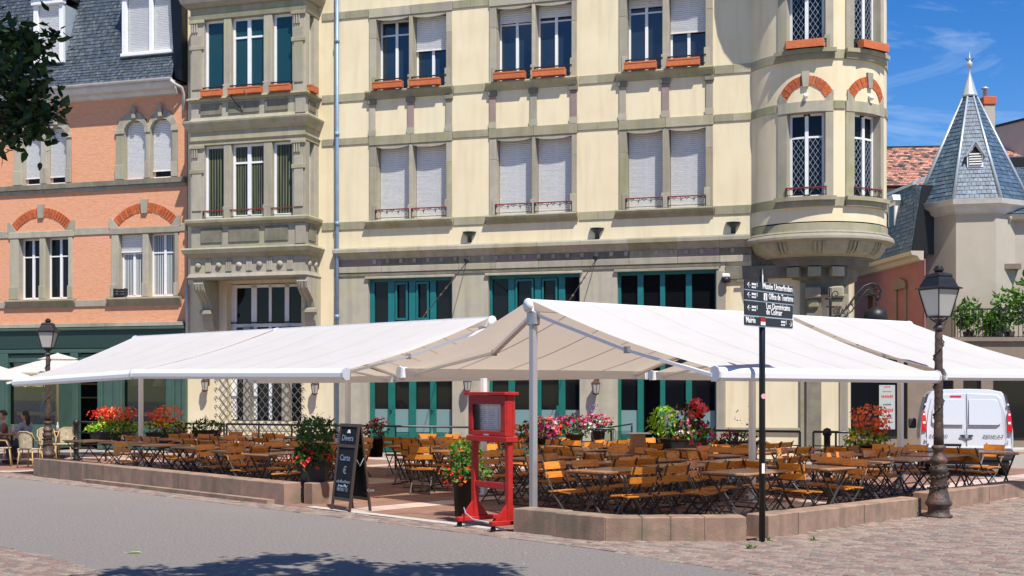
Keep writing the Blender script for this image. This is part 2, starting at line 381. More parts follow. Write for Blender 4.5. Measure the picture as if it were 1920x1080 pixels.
Pl2 = [T2(ground(-60, 1015)), T2(ground(0, 1027)), T2(ground(90, 1045)), T2(ground(172, 1070)), T2(ground(190, 1100)), T2(ground(-60, 1100))]
cl = bed('cobbled_corner', Pl2, .001); setts(cl, Pl2, (.8, -.6), .16, .11, z=.008, near=60)
# terrace floor: brown slabs with paler pink bands
tb = [T2(WL-A_*12), T2(WL), T2(WR), T2(W3), T2(W4), T2(W5), T2(W6), T2(W8), T2(W10), (16, 30), FW(12, 2)[:2], FW(-22, 2)[:2]]
te = sheet('terrace', tb, -.004, M['slab'])
mb1, mb2 = MB(), MB()
dA = A_; dN = BN; sz = .6
for i in range(-36, 40):
    for j in range(0, 36):
        c = WR+dA*(i*sz+.3)+dN*(j*sz+.3)
        if not inpoly(c.x, c.y, tb): continue
        pink = (i % 7 == 2) or (j % 8 == 7); m_ = mb2 if pink else mb1
        s_ = R.uniform(.88, 1.12); m_.col = (s_, s_*R.uniform(.97, 1.03), s_*R.uniform(.95, 1.05)); hh = .002+R.uniform(0, .003)
        g_ = sz/2-.006
        m_.add([(c.x+dA.x*a*g_+dN.x*b_*g_, c.y+dA.y*a*g_+dN.y*b_*g_, hh) for a, b_ in ((-1, -1), (1, -1), (1, 1), (-1, 1))], [(0, 1, 2, 3)])
mb1.build('slab', M['slab'], te, kind='stuff'); mb2.build('pink_slab', M['slab_pink'], te, kind='stuff')
b = MB()   # pale threshold strip at the terrace entrance
p, q = WR+A_*.55-BN*.0, W3-A_*.2
b.add([(*(p+BN*.02), .008), (*(q+BN*.02), .008), (*(q+BN*.2), .008), (*(p+BN*.2), .008)], [(0, 1, 2, 3)]); b.build('threshold_strip', M['concrete'])['kind'] = 'structure'

# ================================================================ LOW WALLS
def low_wall(label, segs, th=.32, ngrp=None):
    """segs: list of (p, q, h0, h1, inward normal, number of blocks)"""
    t = thing('low_wall', label, 'low wall', (segs[0][0].x, segs[0][0].y, 0)); o = segs[0][0]
    for (p, q, h0, h1, nrm, n) in segs:
        d = (q-p); L_ = d.length; d = d/L_; x = 0
        ws = [R.uniform(.8, 1.25) for _ in range(n)]; k = L_/sum(ws)
        for i_, wv in enumerate(ws):
            x1 = x+wv*k; mb = MB(); g = .003
            a = p+d*(x+g)-o; c = p+d*(x1-g)-o; nn = nrm*(th+R.uniform(-.004, .004)); off = nrm*R.uniform(-.004, .004); h = h0+(h1-h0)*(x+x1)/2/L_+R.uniform(-.003, .003); bb = .012
            a = a+off; c = c+off
            base = [a, c, c+nn, a+nn]; top = [a+d*bb+nrm*bb, c-d*bb+nrm*bb, c+nn-d*bb-nrm*bb, a+nn+d*bb-nrm*bb]
            vs = [(v_.x, v_.y, -.05) for v_ in base]+[(v_.x, v_.y, h-bb) for v_ in base]+[(v_.x, v_.y, h) for v_ in top]
            mb.add(vs, [(k_, (k_+1) % 4, 4+(k_+1) % 4, 4+k_) for k_ in range(4)]+[(4+k_, 4+(k_+1) % 4, 8+(k_+1) % 4, 8+k_) for k_ in range(4)]+[(8, 9, 10, 11), (3, 2, 1, 0)])
            mb.build('stone_block', M['wallstone'], t); x = x1
    return t
lw = low_wall('long low red sandstone wall along the road left of the chalkboard', [(WL, WR, .385, .345, BN, 8)])
b = MB(); p_ = WL+A_*2.6-WL-BN*.16; q_ = WR-A_*.25-WL-BN*.16
b.add([(*(p_), -.02), (*(q_), -.02), (*(q_+BN*.15), -.02), (*(p_+BN*.15), -.02), (*(p_), .075), (*(q_), .075), (*(q_+BN*.15), .075), (*(p_+BN*.15), .075)], [(0, 1, 5, 4), (1, 2, 6, 5), (2, 3, 7, 6), (3, 0, 4, 7), (4, 5, 6, 7)]); b.build('foot_ledge', M['wallstone'], lw)
low_wall('short stone return wall behind the end of the left wall', [(WR+A_*.04+BN*.35, WR+A_*.04+BN*1.1, .34, .34, A_, 1)], th=.22)
n45 = Vector((-(W5-W4).y, (W5-W4).x)).normalized()
low_wall('angled low red sandstone wall between the red menu stand and the signpost', [(W3, W4, .325, .298, BN, 2), (W4+(W5-W4).normalized()*.01, W5, .298, .298, n45, 4)])
low_wall('low red sandstone wall running from the signpost to the rusty lamp post', [(W6, W7, .288, .265, CN, 5)])
low_wall('low red sandstone wall right of the rusty lamp post', [(W8+CN*.25, W10+CN*.25, .275, .24, CN, 6)])

# ================================================================ BUILDINGS helpers
def wall_sheet(mb, u0, u1, z0, z1, holes, v=0, depth=.25, nx=None):
    us = sorted(set([u0, u1]+[h[0] for h in holes]+[h[1] for h in holes]))
    zs = sorted(set([z0, z1]+[h[2] for h in holes]+[h[3] for h in holes]))
    if nx:
        e = [u0+(u1-u0)*i/nx for i in range(nx+1)]; us = sorted(set(us+[a for a in e if min(abs(a-b_) for b_ in us) > .02]))
    us = [a for a in us if u0 <= a <= u1]; zs = [a for a in zs if z0 <= a <= z1]
    for i in range(len(us)-1):
        for j in range(len(zs)-1):
            cu, cz = (us[i]+us[i+1])/2, (zs[j]+zs[j+1])/2
            if any(h[0] < cu < h[1] and h[2] < cz < h[3] for h in holes): continue
            mb.add([(us[i], -v, zs[j]), (us[i+1], -v, zs[j]), (us[i+1], -v, zs[j+1]), (us[i], -v, zs[j+1])], [(0, 1, 2, 3)])
    for h in holes:
        a, c, z_0, z_1 = h[:4]
        mb.add([(a, -v, z_0), (a, -v, z_1), (a, -v+depth, z_1), (a, -v+depth, z_0)], [(0, 1, 2, 3)])
        mb.add([(c, -v, z_0), (c, -v, z_1), (c, -v+depth, z_1), (c, -v+depth, z_0)], [(3, 2, 1, 0)])
        mb.add([(a, -v, z_0), (c, -v, z_0), (c, -v+depth, z_0), (a, -v+depth, z_0)], [(0, 1, 2, 3)])
        mb.add([(a, -v, z_1), (c, -v, z_1), (c, -v+depth, z_1), (a, -v+depth, z_1)], [(3, 2, 1, 0)])
def part(name, m, parent, *boxes, xf=None, b=0, nx=1):
    mb = MB()
    for bx in boxes: mb.box(*bx, nx=nx, b=b)
    return mb.build(name, m, parent, xf)
def window(parent, u0, u1, z0, z1, y=.22, leaves=2, transom=.22, pane='pane', fm='white', shut=0, shm='shutter', xf=None, curtain=None, fw=.05, lead=False, name='window'):
    """casement window in an opening; y = set-back of the frame face behind the wall face; shut = share covered by the roller shutter"""
    mb = MB(); d = .06
    zt = z1-(z1-z0)*transom if transom else z1
    mb.box(u0, u0+fw, y, y+d, z0, z1); mb.box(u1-fw, u1, y, y+d, z0, z1)
    mb.box(u0+fw, u1-fw, y, y+d, z0, z0+fw*1.3); mb.box(u0+fw, u1-fw, y, y+d, z1-fw, z1)
    for k in range(1, leaves):
        uc = u0+(u1-u0)*k/leaves; mb.box(uc-fw*.8, uc+fw*.8, y-.012, y+d, z0+fw*1.3, z1-fw)
    if transom:
        for k in range(leaves):
            a = u0+(u1-u0)*k/leaves+(fw if k == 0 else fw*.8); c = u0+(u1-u0)*(k+1)/leaves-(fw if k == leaves-1 else fw*.8)
            mb.box(a, c, y+.004, y+d, zt-fw*.4, zt+fw*.4)
    fr = mb.build(name, M[fm], parent, xf)
    for k in range(leaves):
        a = u0+(u1-u0)*k/leaves+.01; c = u0+(u1-u0)*(k+1)/leaves-.01
        part('pane', M[pane], fr, (a, c, y+d*.55, y+d*.7, z0+.01, z1-.01), xf=xf)
        if curtain:
            cb_ = MB(); n_ = 14
            for i in range(n_):
                p0 = a+(c-a)*i/n_; p1 = a+(c-a)*(i+1)/n_; o0 = .02*(i % 2); o1 = .02*((i+1) % 2)
                cb_.add([(p0, y+d*.45+o0*.5, z0+.06), (p1, y+d*.45+o1*.5, z0+.06), (p1, y+d*.45+o1*.5, z1-.06), (p0, y+d*.45+o0*.5, z1-.06)], [(0, 1, 2, 3)])
            cb_.build('curtain', M[curtain], fr, xf)
        if lead:
            lb = MB(); cx = (a+c)/2; hw = (c-a)/2-.05; st = .13; z = z0+.08; r_ = .006
            zt2 = zt-.03
            while z < zt2:
                for sg in (-1, 1):
                    p0 = Vector((cx-sg*hw, y+.02, z)); p1 = Vector((cx+sg*hw, y+.02, z+2*hw*1.35))
                    if p1.z > zt2: f = (zt2-p0.z)/(p1.z-p0.z); p1 = p0+(p1-p0)*f
                    lb.bar(p0, p1, .008, .005, up=(0, 1, 0))
                z += st*1.5
            zz = z0+.08
            lb.build('lead_lattice', M['zinc'], fr, xf)
    if shut:
        sb = MB(); zb = z1-(z1-z0)*shut; n_ = max(2, int((z1-zb)/.052)); h = (z1-zb)/n_
        for i in range(n_):
            z = zb+i*h; wv = R.uniform(-.003, .003)
            sb.add([(u0+.01, y-.05+wv, z), (u1-.01, y-.05-wv, z), (u1-.01, y-.062-wv, z+h*.8), (u0+.01, y-.062+wv, z+h*.8), (u1-.01, y-.035, z+h), (u0+.01, y-.035, z+h)], [(0, 1, 2, 3), (3, 2, 4, 5)])
        sb.box(u0+.005, u1-.005, y-.07, y-.03, zb-.03, zb); sb.build('roller_shutter', M[shm], fr, xf)
    return fr
def brick_arch(parent, uc, zs, half, rise, th, n, v=.02, key=.09, xf=None, keym='stone_grey', mid=True):
    """segmental arch of separate bricks with a stone key; uc centre, zs spring level, half = half chord of the outside"""
    Ro = (half*half+rise*rise)/(2*rise); zc = zs+rise-Ro; am = math.asin(half/Ro)
    ka = key/Ro*.5*1.25
    for sg in (-1, 1):
        for k in range(n):
            a0 = ka+(am-ka)*k/n+.006; a1 = ka+(am-ka)*(k+1)/n-.009
            pr = v+R.uniform(-.004, .006)
            split = (k % 2 == 0)
            segs = ((Ro-th, Ro),) if not split else ((Ro-th, Ro-th*.5-.006), (Ro-th*.5+.004, Ro))
            for r0, r1 in segs:
                poly = [(uc+sg*r*math.sin(a), zc+r*math.cos(a)) for r, a in ((r0, a0), (r1, a0), (r1, a1), (r0, a1))]
                MB().prism(poly, -pr, .02).build('brick', M['brick'], parent, xf)
    MB().prism([(uc-key*.55, zc+Ro-th-.05), (uc+key*.55, zc+Ro-th-.05), (uc+key*.8, zc+Ro+.1), (uc-key*.8, zc+Ro+.1)], -v-.05, .02).build('keystone', M[keym], parent, xf)
def window_box(x0, x1, v0, v1, z0, z1, label, parent_frame, xf=None):
    """terracotta box as a thing standing on a sill, in facade coordinates"""
    pts = ((x0+x1)/2, -(v0+v1)/2, z0)
    t = thing('flower_box', label, 'flower box', FW((x0+x1)/2, (v0+v1)/2, z0) if xf is None else (0, 0, 0), FROT, 'terracotta window boxes')
    w_, d_ = (x1-x0)/2, (v1-v0)/2; h = z1-z0; mb = MB(); q = .02
    for (a, c, e, f_) in ((-w_, w_, -d_, -d_+q), (-w_, w_, d_-q, d_), (-w_, -w_+q, -d_+q, d_-q), (w_-q, w_, -d_+q, d_-q)): mb.box(a, c, e, f_, 0, h, b=.004)
    mb.box(-w_-.008, w_+.008, -d_-.01, -d_-.001, h-.04, h)
    mb.box(-w_+q, w_-q, -d_+q, d_-q, 0, h*.2)
    mb.build('trough', M['box_terra'], t)
    part('soil', M['bark'], t, (-w_+q, w_-q, -d_+q, d_-q, h*.21, h*.7))
    return t
def iron_rail(parent, u0, u1, z0, z1, v, frill=True, top='red_rail', xf=None):
    mb = MB(); mb.box(u0, u1, -v-.02, -v+.02, z1-.03, z1)
    o = mb.build('sill_rail', M[top], parent, xf)
    mb = MB(); n = max(2, int((u1-u0)/.28))
    if frill:
        for k in range(n):
            a = u0+(u1-u0)*k/n; c = u0+(u1-u0)*(k+1)/n; m_ = (a+c)/2; h = z1-z0
            for (p, q) in (((a, z1-.03), (a+.02, z1-h*.55)), ((a, z1-.09), (m_, z1-.04)), ((m_, z1-.04), (c, z1-.09)), ((a+.05, z1-.03), (a+.02, z1-h*.45)), ((m_-.06, z1-.03), (m_, z1-h*.35)), ((m_+.06, z1-.03), (m_, z1-h*.35))):
                mb.bar((p[0], -v, p[1]), (q[0], -v, q[1]), .014, .012)
            mb.lathe([(.0, -.02), (.025, 0), (0, .02)], 0, 0, 5) if False else None
        mb.box(u0, u0+.02, -v-.01, -v+.01, z0, z1-.03); mb.box(u1-.02, u1, -v-.01, -v+.01, z0, z1-.03)
        mb.box(u0+.02, u1-.02, -v-.006, -v+.006, z0+.02, z0+.035)
    else:
        mb.box(u0+.02, u1-.02, -v-.008, -v+.008, z0+.03, z0+.045)
        for k in range(n+3): a = u0+(u1-u0)*(k+.5)/(n+3); mb.box(a-.006, a+.006, -v-.006, -v+.006, z0, z1-.031)
    mb.build('rail_fretwork', M['iron'], o, xf)

# ================================================================ CREAM BUILDING
cb_ = thing('corner_building', 'cream stuccoed apartment building with stone bands, oriel and round corner turret', 'building', (OX, OY, 0), FROT)
ZG = dict(up0=10.44, up1=12.55, lo0=6.72, lo1=8.87)
pairs = [((706, 767), (774, 837), 693, 848), ((931, 997), (1004, 1072), 918, 1082), ((1175, 1242), (1254, 1323), 1161, 1337)]
UR = U(1590); UL = U(352)
holes = []
for pr in pairs:
    for a, c in pr[:2]:
        for z0, z1 in ((ZG['lo0'], ZG['lo1']), (ZG['up0'], ZG['up1'])): holes.append((U(a)-.04, U(c)+.04, z0, z1+.03))
UJ = U(1410)
mb = MB(); wall_sheet(mb, UL, UJ+.5, 5.9, 16.5, holes, 0, .42)
mb.build('stucco_wall', M['cream'], cb_)
# window wall behind, roof edge above the picture
gl = [((690, 848)), ((915, 1087)), ((1157, 1343))]
gh = [(U(a), U(c), .02, 5.05) for a, c in gl]
LG = (U(425, 0), U(565, 0), .9, 5.02)
mb = MB(); wall_sheet(mb, U(628), U(1360), -.1, 5.9, gh, 0, .35); mb.build('ground_floor_wall', M['stone_grey'], cb_)
mb = MB(); wall_sheet(mb, UL, U(628), -.1, 5.9, [LG], 0, .4); mb.build('ground_floor_wall', M['cream'], cb_)
mb = MB(); mb.box(U(1360), U(1500), .06, .3, -.1, 5.9); mb.build('corner_wall', M['cream'], cb_)
part('plinth', M['stone_dark'], cb_, (U(628)+.01, gh[0][0]-.01, -.04, .0, 0, .45), (gh[0][1]+.01, gh[1][0]-.01, -.04, 0, 0, .45), (gh[1][1]+.01, gh[2][0]-.01, -.04, 0, 0, .45), b=.01)
# back body so nothing shows through
part('building_body', M['cream'], cb_, (UL+.1, UR-.06, 1.2, 11, 0, 16.4))
# stone pieces
for k, (wa, wb, xl, xr) in enumerate(pairs):
    ul, ur = U(xl), U(xr); a0, a1, b0, b1 = U(wa[0]), U(wa[1]), U(wb[0]), U(wb[1])
    for lv_, (z0, z1) in enumerate(((ZG['lo0'], ZG['lo1']), (ZG['up0'], ZG['up1']))):
        zlin = 9.14 if lv_ == 0 else 12.82
        sm_ = 'stone' if lv_ == 0 and k != 1 else 'stone_grey'
        for (p, q) in ((ul, a0), (b1, ur)):
            part('jamb_stone', M[sm_], cb_, (p, q-.002, -.035, .40, z0, z1-.6), b=.008); part('jamb_stone', M['stone_grey'], cb_, (p, q-.002, -.033, .40, z1-.595, z1), b=.008)
        part('mullion_stone', M['stone_grey'], cb_, (a1+.002, b0-.002, -.033, .41, z0, z1), b=.01)
        # mullion foot steps out
        part('mullion_base', M['stone_grey'], cb_, (a1-.03, b0+.03, -.06, -.034, z0, z0+.4), b=.008)
        part('jamb_base', M['stone_grey'], cb_, (b1-.04, b1+.12, -.06, -.036, z0, z0+.5), b=.008)
        part('jamb_base', M['stone_grey'], cb_, (a0-.12, a0+.03, -.06, -.036, z0, z0+.42), b=.008)
        # lintel with a shallow curved underside over each light
        for (p, q) in ((a0, a1), (b0, b1)):
            MB().prism([(p, z1), (p, z1-.05), (p+(q-p)*.2, z1-.10), (p+(q-p)*.5, z1-.12), (p+(q-p)*.8, z1-.10), (q, z1-.05), (q, z1)], -.03, .1).build('lintel_apron', M['stone_grey'], cb_)
        part('lintel', M['stone' if lv_ == 0 else 'stone_grey'], cb_, (ul-.01, (a1+b0)/2-.003, -.055, .41, z1+.002, zlin), b=.01); part('lintel', M['stone' if lv_ == 0 else 'stone_grey'], cb_, ((a1+b0)/2+.003, ur+.01, -.055, .41, z1+.002, zlin), b=.01)
        sx0, sx1 = (U(xl-5), U(xr+2))
        MB().sweep([(-.0, z0+.0), (.17, z0-.02), (.19, z0-.06), (.17, z0-.11), (.10, z0-.15), (.05, z0-.25), (0, z0-.25)], [(sx0, 0), (sx1, 0)]).build('sill', M['stone'], cb_)
    # pilaster strips between the floors
    for j, (p, q) in enumerate(((ul, ul+.19), ((a1+b0)/2-.1, (a1+b0)/2+.1), (ur-.19, ur))):
        part('pilaster_strip', M[('stone_grey', 'stone_pink')[(j+k) % 2]], cb_, (p, q, -.04, 0, 9.142, 10.05), b=.008)
        part('pilaster_cap', M['stone_dark'], cb_, (p-.03, q+.03, -.09, 0, 10.052, 10.188), b=.01)
        part('pilaster_foot', M['stone_grey'], cb_, (p-.02, q+.02, -.055, -.041, 9.142, 9.32), b=.006)
    shares = [((1, 1), (0, .45)), ((1, 1), (.17, .14)), ((1, 1), (.12, .5))][k]
    for li, (p, q) in enumerate(((a0, a1), (b0, b1))):
        window(cb_, p, q, ZG['lo0'], ZG['lo1']-.03, y=.33, shut=shares[0][li]*.995, pane='pane')
        window(cb_, p, q, ZG['up0'], ZG['up1']-.03, y=.33, shut=shares[1][li], transom=.2)
        iron_rail(cb_, p-.02, q+.02, ZG['lo0']+.02, ZG['lo0']+.3, .06)
        iron_rail(cb_, p-.02, q+.02, ZG['up0']+.05, ZG['up0']+.32, .06, frill=False, top='iron')
        wn = ('left', 'middle', 'right')[k]; sn = ('left', 'right')[li]
        window_box(p-.02, q-.13, .09, .28, ZG['up0']+.01, ZG['up0']+.2, f'orange terracotta box on the {sn} sill of the {wn} upper flat window pair', cb_)
def bandrun(x0, x1, z0, z1, m, v=.03, n=3, nm='string_course'):
    a, c = U(x0), U(x1)
    for k in range(n):
        p = a+(c-a)*k/n; q = a+(c-a)*(k+1)/n; part(nm, M[m], cb_, (p+.002, q-.002, -v, 0, z0, z1), b=.006)
for (x0, x1, n) in ((604, 687, 2), (851, 913, 1), (1086, 1156, 2), (1340, 1410, 2)):
    bandrun(x0, x1, 10.2, 10.43, 'stone', n=n); bandrun(x0, x1, 6.48, 6.71, 'stone', n=n)
for (x0, x1, n) in ((604, 692, 2), (849, 917, 2), (1083, 1160, 2), (1339, 1410, 2)):
    bandrun(x0, x1, 8.94, 9.14, 'stone', n=n); bandrun(x0, x1, 12.6, 12.82, 'stone', n=n)
# main cornice above the ground floor
zc = [(0, 5.93), (.19, 5.92), (.21, 5.88), (.21, 5.79), (.15, 5.77), (.06, 5.66), (.03, 5.60), (0, 5.6)]
xs_ = [628, 716, 790, 860, 930, 1010, 1090, 1180, 1270, 1350, 1408]
for i in range(len(xs_)-1):
    MB().sweep(zc, [(U(xs_[i])+.003, 0), (U(xs_[i+1])-.003, 0)]).build('cornice', M[('stone_grey', 'stone', 'stone_grey')[i % 3]], cb_)
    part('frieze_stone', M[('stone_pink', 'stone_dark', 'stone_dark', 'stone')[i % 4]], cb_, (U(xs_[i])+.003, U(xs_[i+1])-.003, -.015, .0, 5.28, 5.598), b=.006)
    part('fascia_stone', M[('stone_grey', 'stone_grey', 'stone_pink')[(i*2) % 3] if i in (0, 8) else 'stone_grey'], cb_, (U(xs_[i])+.003, U(xs_[i+1])-.003, -.05, .0, 5.22, 5.39), b=.008)
for i in range(26):
    u_ = U(700)+i*(U(1400)-U(700))/26; part('dentil', M['stone_grey'], cb_, (u_, u_+.1, -.05, -.016, 5.47, 5.59), b=.006)
part('door_head_moulding', M['stone_dark'], cb_, (U(628), U(1352), -.03, 0, 5.12, 5.2))
# ground floor teal glazed doors
def post(parent, u0, u1, z0, z1, y0=.16, y1=.24, m='teal'): return part('frame_post', M[m], parent, (u0, u1, y0, y1, z0, z1), b=.006)
for gi, (xa, xb) in enumerate(gl):
    ua, ub = U(xa), U(xb)
    part('door_lintel', M['stone_grey'], cb_, (ua-.08, ub+.08, -.07, .0, 5.03, 5.10), b=.01)
    dp = MB(); dp.box(ua, ub, .14, .26, 3.62, 3.78)
    dr = dp.build('door_frame', M['teal'], cb_)
    part('door_head', M['teal_up'], dr, (ua, ub, .14, .26, 4.95, 5.05)); part('door_threshold', M['teal'], dr, (ua, ub, .14, .26, .02, .12))
    fr = [[0, .055], [.22, .30], [.47, .55], [.72, .79], [.97, 1]] if gi == 0 else ([[0, .03], [.21, .28], [.5, .57], [.76, .83], [.98, 1]] if gi == 1 else [[0, .03], [.2, .26], [.43, .48], [.69, .75], [.98, 1]])
    for a, c in fr:
        part('door_stile', M['teal'], dr, (ua+(ub-ua)*a, ua+(ub-ua)*c, .13, .24, .12, 3.62), b=.006)
        part('transom_stile', M['teal_up'], dr, (ua+(ub-ua)*a, ua+(ub-ua)*c, .13, .24, 3.78, 4.95), b=.006)
    for j in range(4):
        a, c = ua+(ub-ua)*fr[j][1], ua+(ub-ua)*fr[j+1][0]
        part('pane', M['pane_dark'], dr, (a, c, .2, .212, 3.78, 4.95))
        if j in (1, 2) and gi < 2:
            part('transom_sash', M['teal_up'], dr, (a+.03, c-.03, .1, .15, 3.84, 3.90), (a+.03, a+.08, .1, .15, 3.9, 4.86), (c-.08, c-.03, .1, .15, 3.9, 4.86), (a+.03, c-.03, .1, .15, 4.86, 4.92))
        if gi == 2 and j == 1: continue
        part('pane', M['pane_dark'], dr, (a, c, .2, .212, 1.28, 3.62))
        part('frosted_pane', M['frost'], dr, (a+.002, c-.002, .18, .192, .62, 1.28))
        part('door_panel', M['teal'], dr, (a, c, .16, .22, .12, .6), b=.01)
    if gi < 2:
        part('door_handle', M['teal'], dr, (ua+(ub-ua)*.255, ua+(ub-ua)*.275, .07, .129, 1.25, 1.4)); part('door_handle', M['teal'], dr, (ua+(ub-ua)*.745, ua+(ub-ua)*.765, .07, .129, 1.25, 1.4))
    for (xx, d1) in ((0, .3),): part('dark_room', M['dark'], cb_, (ua, ub, .8, 1.1, 0, 5.0))
# window with lattice grille under the oriel
a, c = U(427), U(545)
wm = MB(); zt = 5.0
wl = part('window', M['white'], cb_, (U(424), U(434), .3, .38, .95, 5.0), (U(462), U(472), .3, .38, .95, 5.0), (U(495), U(500), .3, .38, .95, 5.0), (U(525), U(533), .3, .38, .95, 5.0), (U(434), U(565), .3, .38, 4.9, 4.99), (U(560), U(565), .3, .38, .95, 4.9), (U(434), U(560), .31, .38, 3.72, 3.82))
part('pane', M['pane_dark'], wl, (U(424)+.01, U(565)-.01, .345, .36, .95, 4.98))
for sx in (455, 527): part('stone_post', M['stone_grey'], cb_, (U(sx), U(sx+12), .02, .3, .92, 3.72), b=.01)
part('window_bar', M['iron'], wl, (U(424), U(565), .24, .27, 3.83, 3.87))
gb = MB(); ga, gc = U(408, .1), U(568, .1)
st = .235; n = int((gc-ga)/st)
for k in range(-7, n+1):
    for sg in (1, -1):
        u0 = ga+k*st; p0 = [u0, .62]; p1 = [u0+1.55, 2.45]
        if sg < 0: p0, p1 = [u0, 2.45], [u0+1.55, .62]
        # clip to the grille outline
        pts_ = []
        for tt in range(21):
            q = (p0[0]+(p1[0]-p0[0])*tt/20, p0[1]+(p1[1]-p0[1])*tt/20)
            if ga <= q[0] <= gc: pts_.append(q)
        if len(pts_) > 1: gb.bar((pts_[0][0], -.10-(.012 if sg > 0 else 0), pts_[0][1]), (pts_[-1][0], -.10-(.012 if sg > 0 else 0), pts_[-1][1]), .016, .016)
gb.box(ga, gc, -.12, -.09, .6, .63); gb.box(ga, gc, -.12, -.09, 2.44, 2.47)
for k in range(7):
    z = .75+k*.26
    for u_ in (ga-.03, gc+.03): gb.tube([(u_+.05*math.cos(t*.8), -.1, z+.05*math.sin(t*.8)) for t in range(7)], .01, 4)
tag(gb.build('window_grille', mat('grille_metal', (.20, .20, .21), None, .35, metal=.6)), 'diagonal wrought iron lattice grille over the window beneath the oriel', 'grille')
bpy.data.objects['window_grille'].location = (OX, OY, 0); bpy.data.objects['window_grille'].rotation_euler = (0, 0, FROT)
# flood lights on the cornice
for i, (x, y) in enumerate(((878, 437), (1118, 430), (1374, 419))):
    nm = ('leftmost', 'middle', 'rightmost')[i]
    u, z = U(x, .12), Z(x, y, .12)
    t = thing('wall_uplighter', f'dark green half-cone uplighter on the cream wall, {nm} of three', 'wall light', FW(u, .0, z-.2), FROT, 'dark uplighters above the cornice')
    mb = MB(); prof = [(.02, -.02), (.03, .0), (.05, .08), (.1, .15), (.19, .2), (.2, .24)]
    mb.lathe(prof, 0, -.012, 14, -PI, 0); mb.add([(-.2, -.012, .24)]+[(.2*math.cos(-PI+PI*k/14), -.012+.2*math.sin(-PI+PI*k/14), .238) for k in range(15)], [tuple(range(1, 16))])
    mb.build('bowl', mat('dark_teal_enamel', (.01, .03, .035), None, .2), t); part('wall_plate', M['iron'], t, (-.06, .06, -.011, -.001, -.05, .2))
# drain pipe
x = 632; u = U(x, .1)
t = thing('drainpipe', 'long blue grey drainpipe running down the cream wall', 'drainpipe', FW(u, .1, 0), FROT)
MB().tube([(0, 0, .3), (0, 0, 16)], .055, 10).build('pipe', M['pipe'], t)
for z in (3.9, 6.6, 9.2, 11.9): MB().lathe([(.075, z), (.075, z+.07), (.06, z+.12)], 0, 0, 10).build('pipe_collar', M['pipe'], t); part('pipe_clip', M['pipe'], t, (-.02, .02, .0, .1, z+.02, z+.05))

# ---------------------------------------------------------------- ORIEL
ov = .9; oa, ob = U(357, ov), U(572, ov)
H = lambda x, y: Z(x, y, ov)
oz = dict(bot=H(460, 522), fr0=H(460, 511), fr1=H(460, 482), c0=H(460, 480), c1=H(460, 463), pan0=H(460, 455), pan1=H(460, 421), w0=H(460, 408), w1=H(460, 268), fz0=H(460, 262), fz1=H(460, 243), cc1=H(460, 222), pb0=H(460, 215), pb1=H(460, 186), v0=H(460, 178), v1=H(460, 30), top=H(460, 8))
def opath(o=0): return [(oa-o, 0), (oa-o, -ov-o), (ob+o, -ov-o), (ob+o, 0)]
def ring(name, prof, m):   # sweep around three sides; the path runs left->front->right so "out" is its left side
    pth = [(oa, 0), (oa, -ov), (ob, -ov), (ob, 0)][::-1]
    b_ = MB(); b_.sweep([(o, z) for o, z in prof], [(p[0], p[1]) for p in pth][::-1]); 
    return fixn(b_.build(name, M[m], cb_))
# sign of 'out' for this path direction (left, front, right): right-hand normal of (0,-1) is (-1,0) = outwards
ring('oriel_base', [(-.4, oz['bot']), (.05, oz['bot']), (.08, oz['bot']+.06), (.02, oz['fr0']), (-.4, oz['fr0'])], 'stone_grey')
ring('oriel_frieze', [(-.4, oz['fr0']+.002), (0, oz['fr0']+.002), (0, oz['fr1']), (-.4, oz['fr1'])], 'stone_grey')
ring('oriel_cornice', [(-.4, oz['fr1']+.002), (.03, oz['fr1']+.002), (.1, oz['c0']+.04), (.16, oz['c0']+.1), (.2, oz['c1']-.05), (.17, oz['c1']), (-.4, oz['c1'])], 'stone')
ring('oriel_apron', [(-.3, oz['c1']+.002), (-.02, oz['c1']+.002), (-.02, oz['pan1']), (-.3, oz['pan1'])], 'stone_grey')
ring('oriel_sill', [(-.35, oz['pan1']+.002), (.03, oz['pan1']+.002), (.12, oz['w0']-.11), (.13, oz['w0']-.04), (.1, oz['w0']), (-.35, oz['w0'])], 'stone')
ring('oriel_lintel', [(-.35, oz['w1']), (.02, oz['w1']), (.02, oz['fz0']), (.06, oz['fz0']+.04), (-.0, oz['fz0']+.05), (-.0, oz['fz1']), (-.35, oz['fz1'])], 'stone')
ring('oriel_cornice', [(-.35, oz['fz1']+.002), (.03, oz['fz1']+.002), (.1, oz['fz1']+.09), (.17, oz['cc1']-.08), (.18, oz['cc1']-.03), (.12, oz['cc1']), (-.35, oz['cc1'])], 'stone')
ring('oriel_apron', [(-.3, oz['cc1']+.002), (.02, oz['cc1']+.002), (-.02, oz['pb0']), (-.02, oz['pb1']), (-.3, oz['pb1'])], 'stone_grey')
ring('oriel_sill', [(-.35, oz['pb1']+.002), (.03, oz['pb1']+.002), (.1, oz['v0']-.06), (.07, oz['v0']), (-.35, oz['v0'])], 'stone')
ring('oriel_lintel', [(-.35, oz['v1']), (.02, oz['v1']), (.05, oz['v1']+.12), (.0, oz['v1']+.14), (0, oz['top']), (-.35, oz['top'])], 'stone')
ring('oriel_cornice', [(-.35, oz['top']+.002), (.08, oz['top']+.002), (.2, oz['top']+.12), (.26, oz['top']+.3), (-.35, oz['top']+.3)], 'stone_grey')
part('oriel_upper_storey', M['stone_grey'], cb_, (oa+.2, ob-.2, -ov+.3, .0, oz['top']+.302, 16.2))
part('oriel_soffit', M['stone_grey'], cb_, (oa+.41, ob-.41, -ov+.41, -.001, oz['bot']+.03, oz['fr0']))
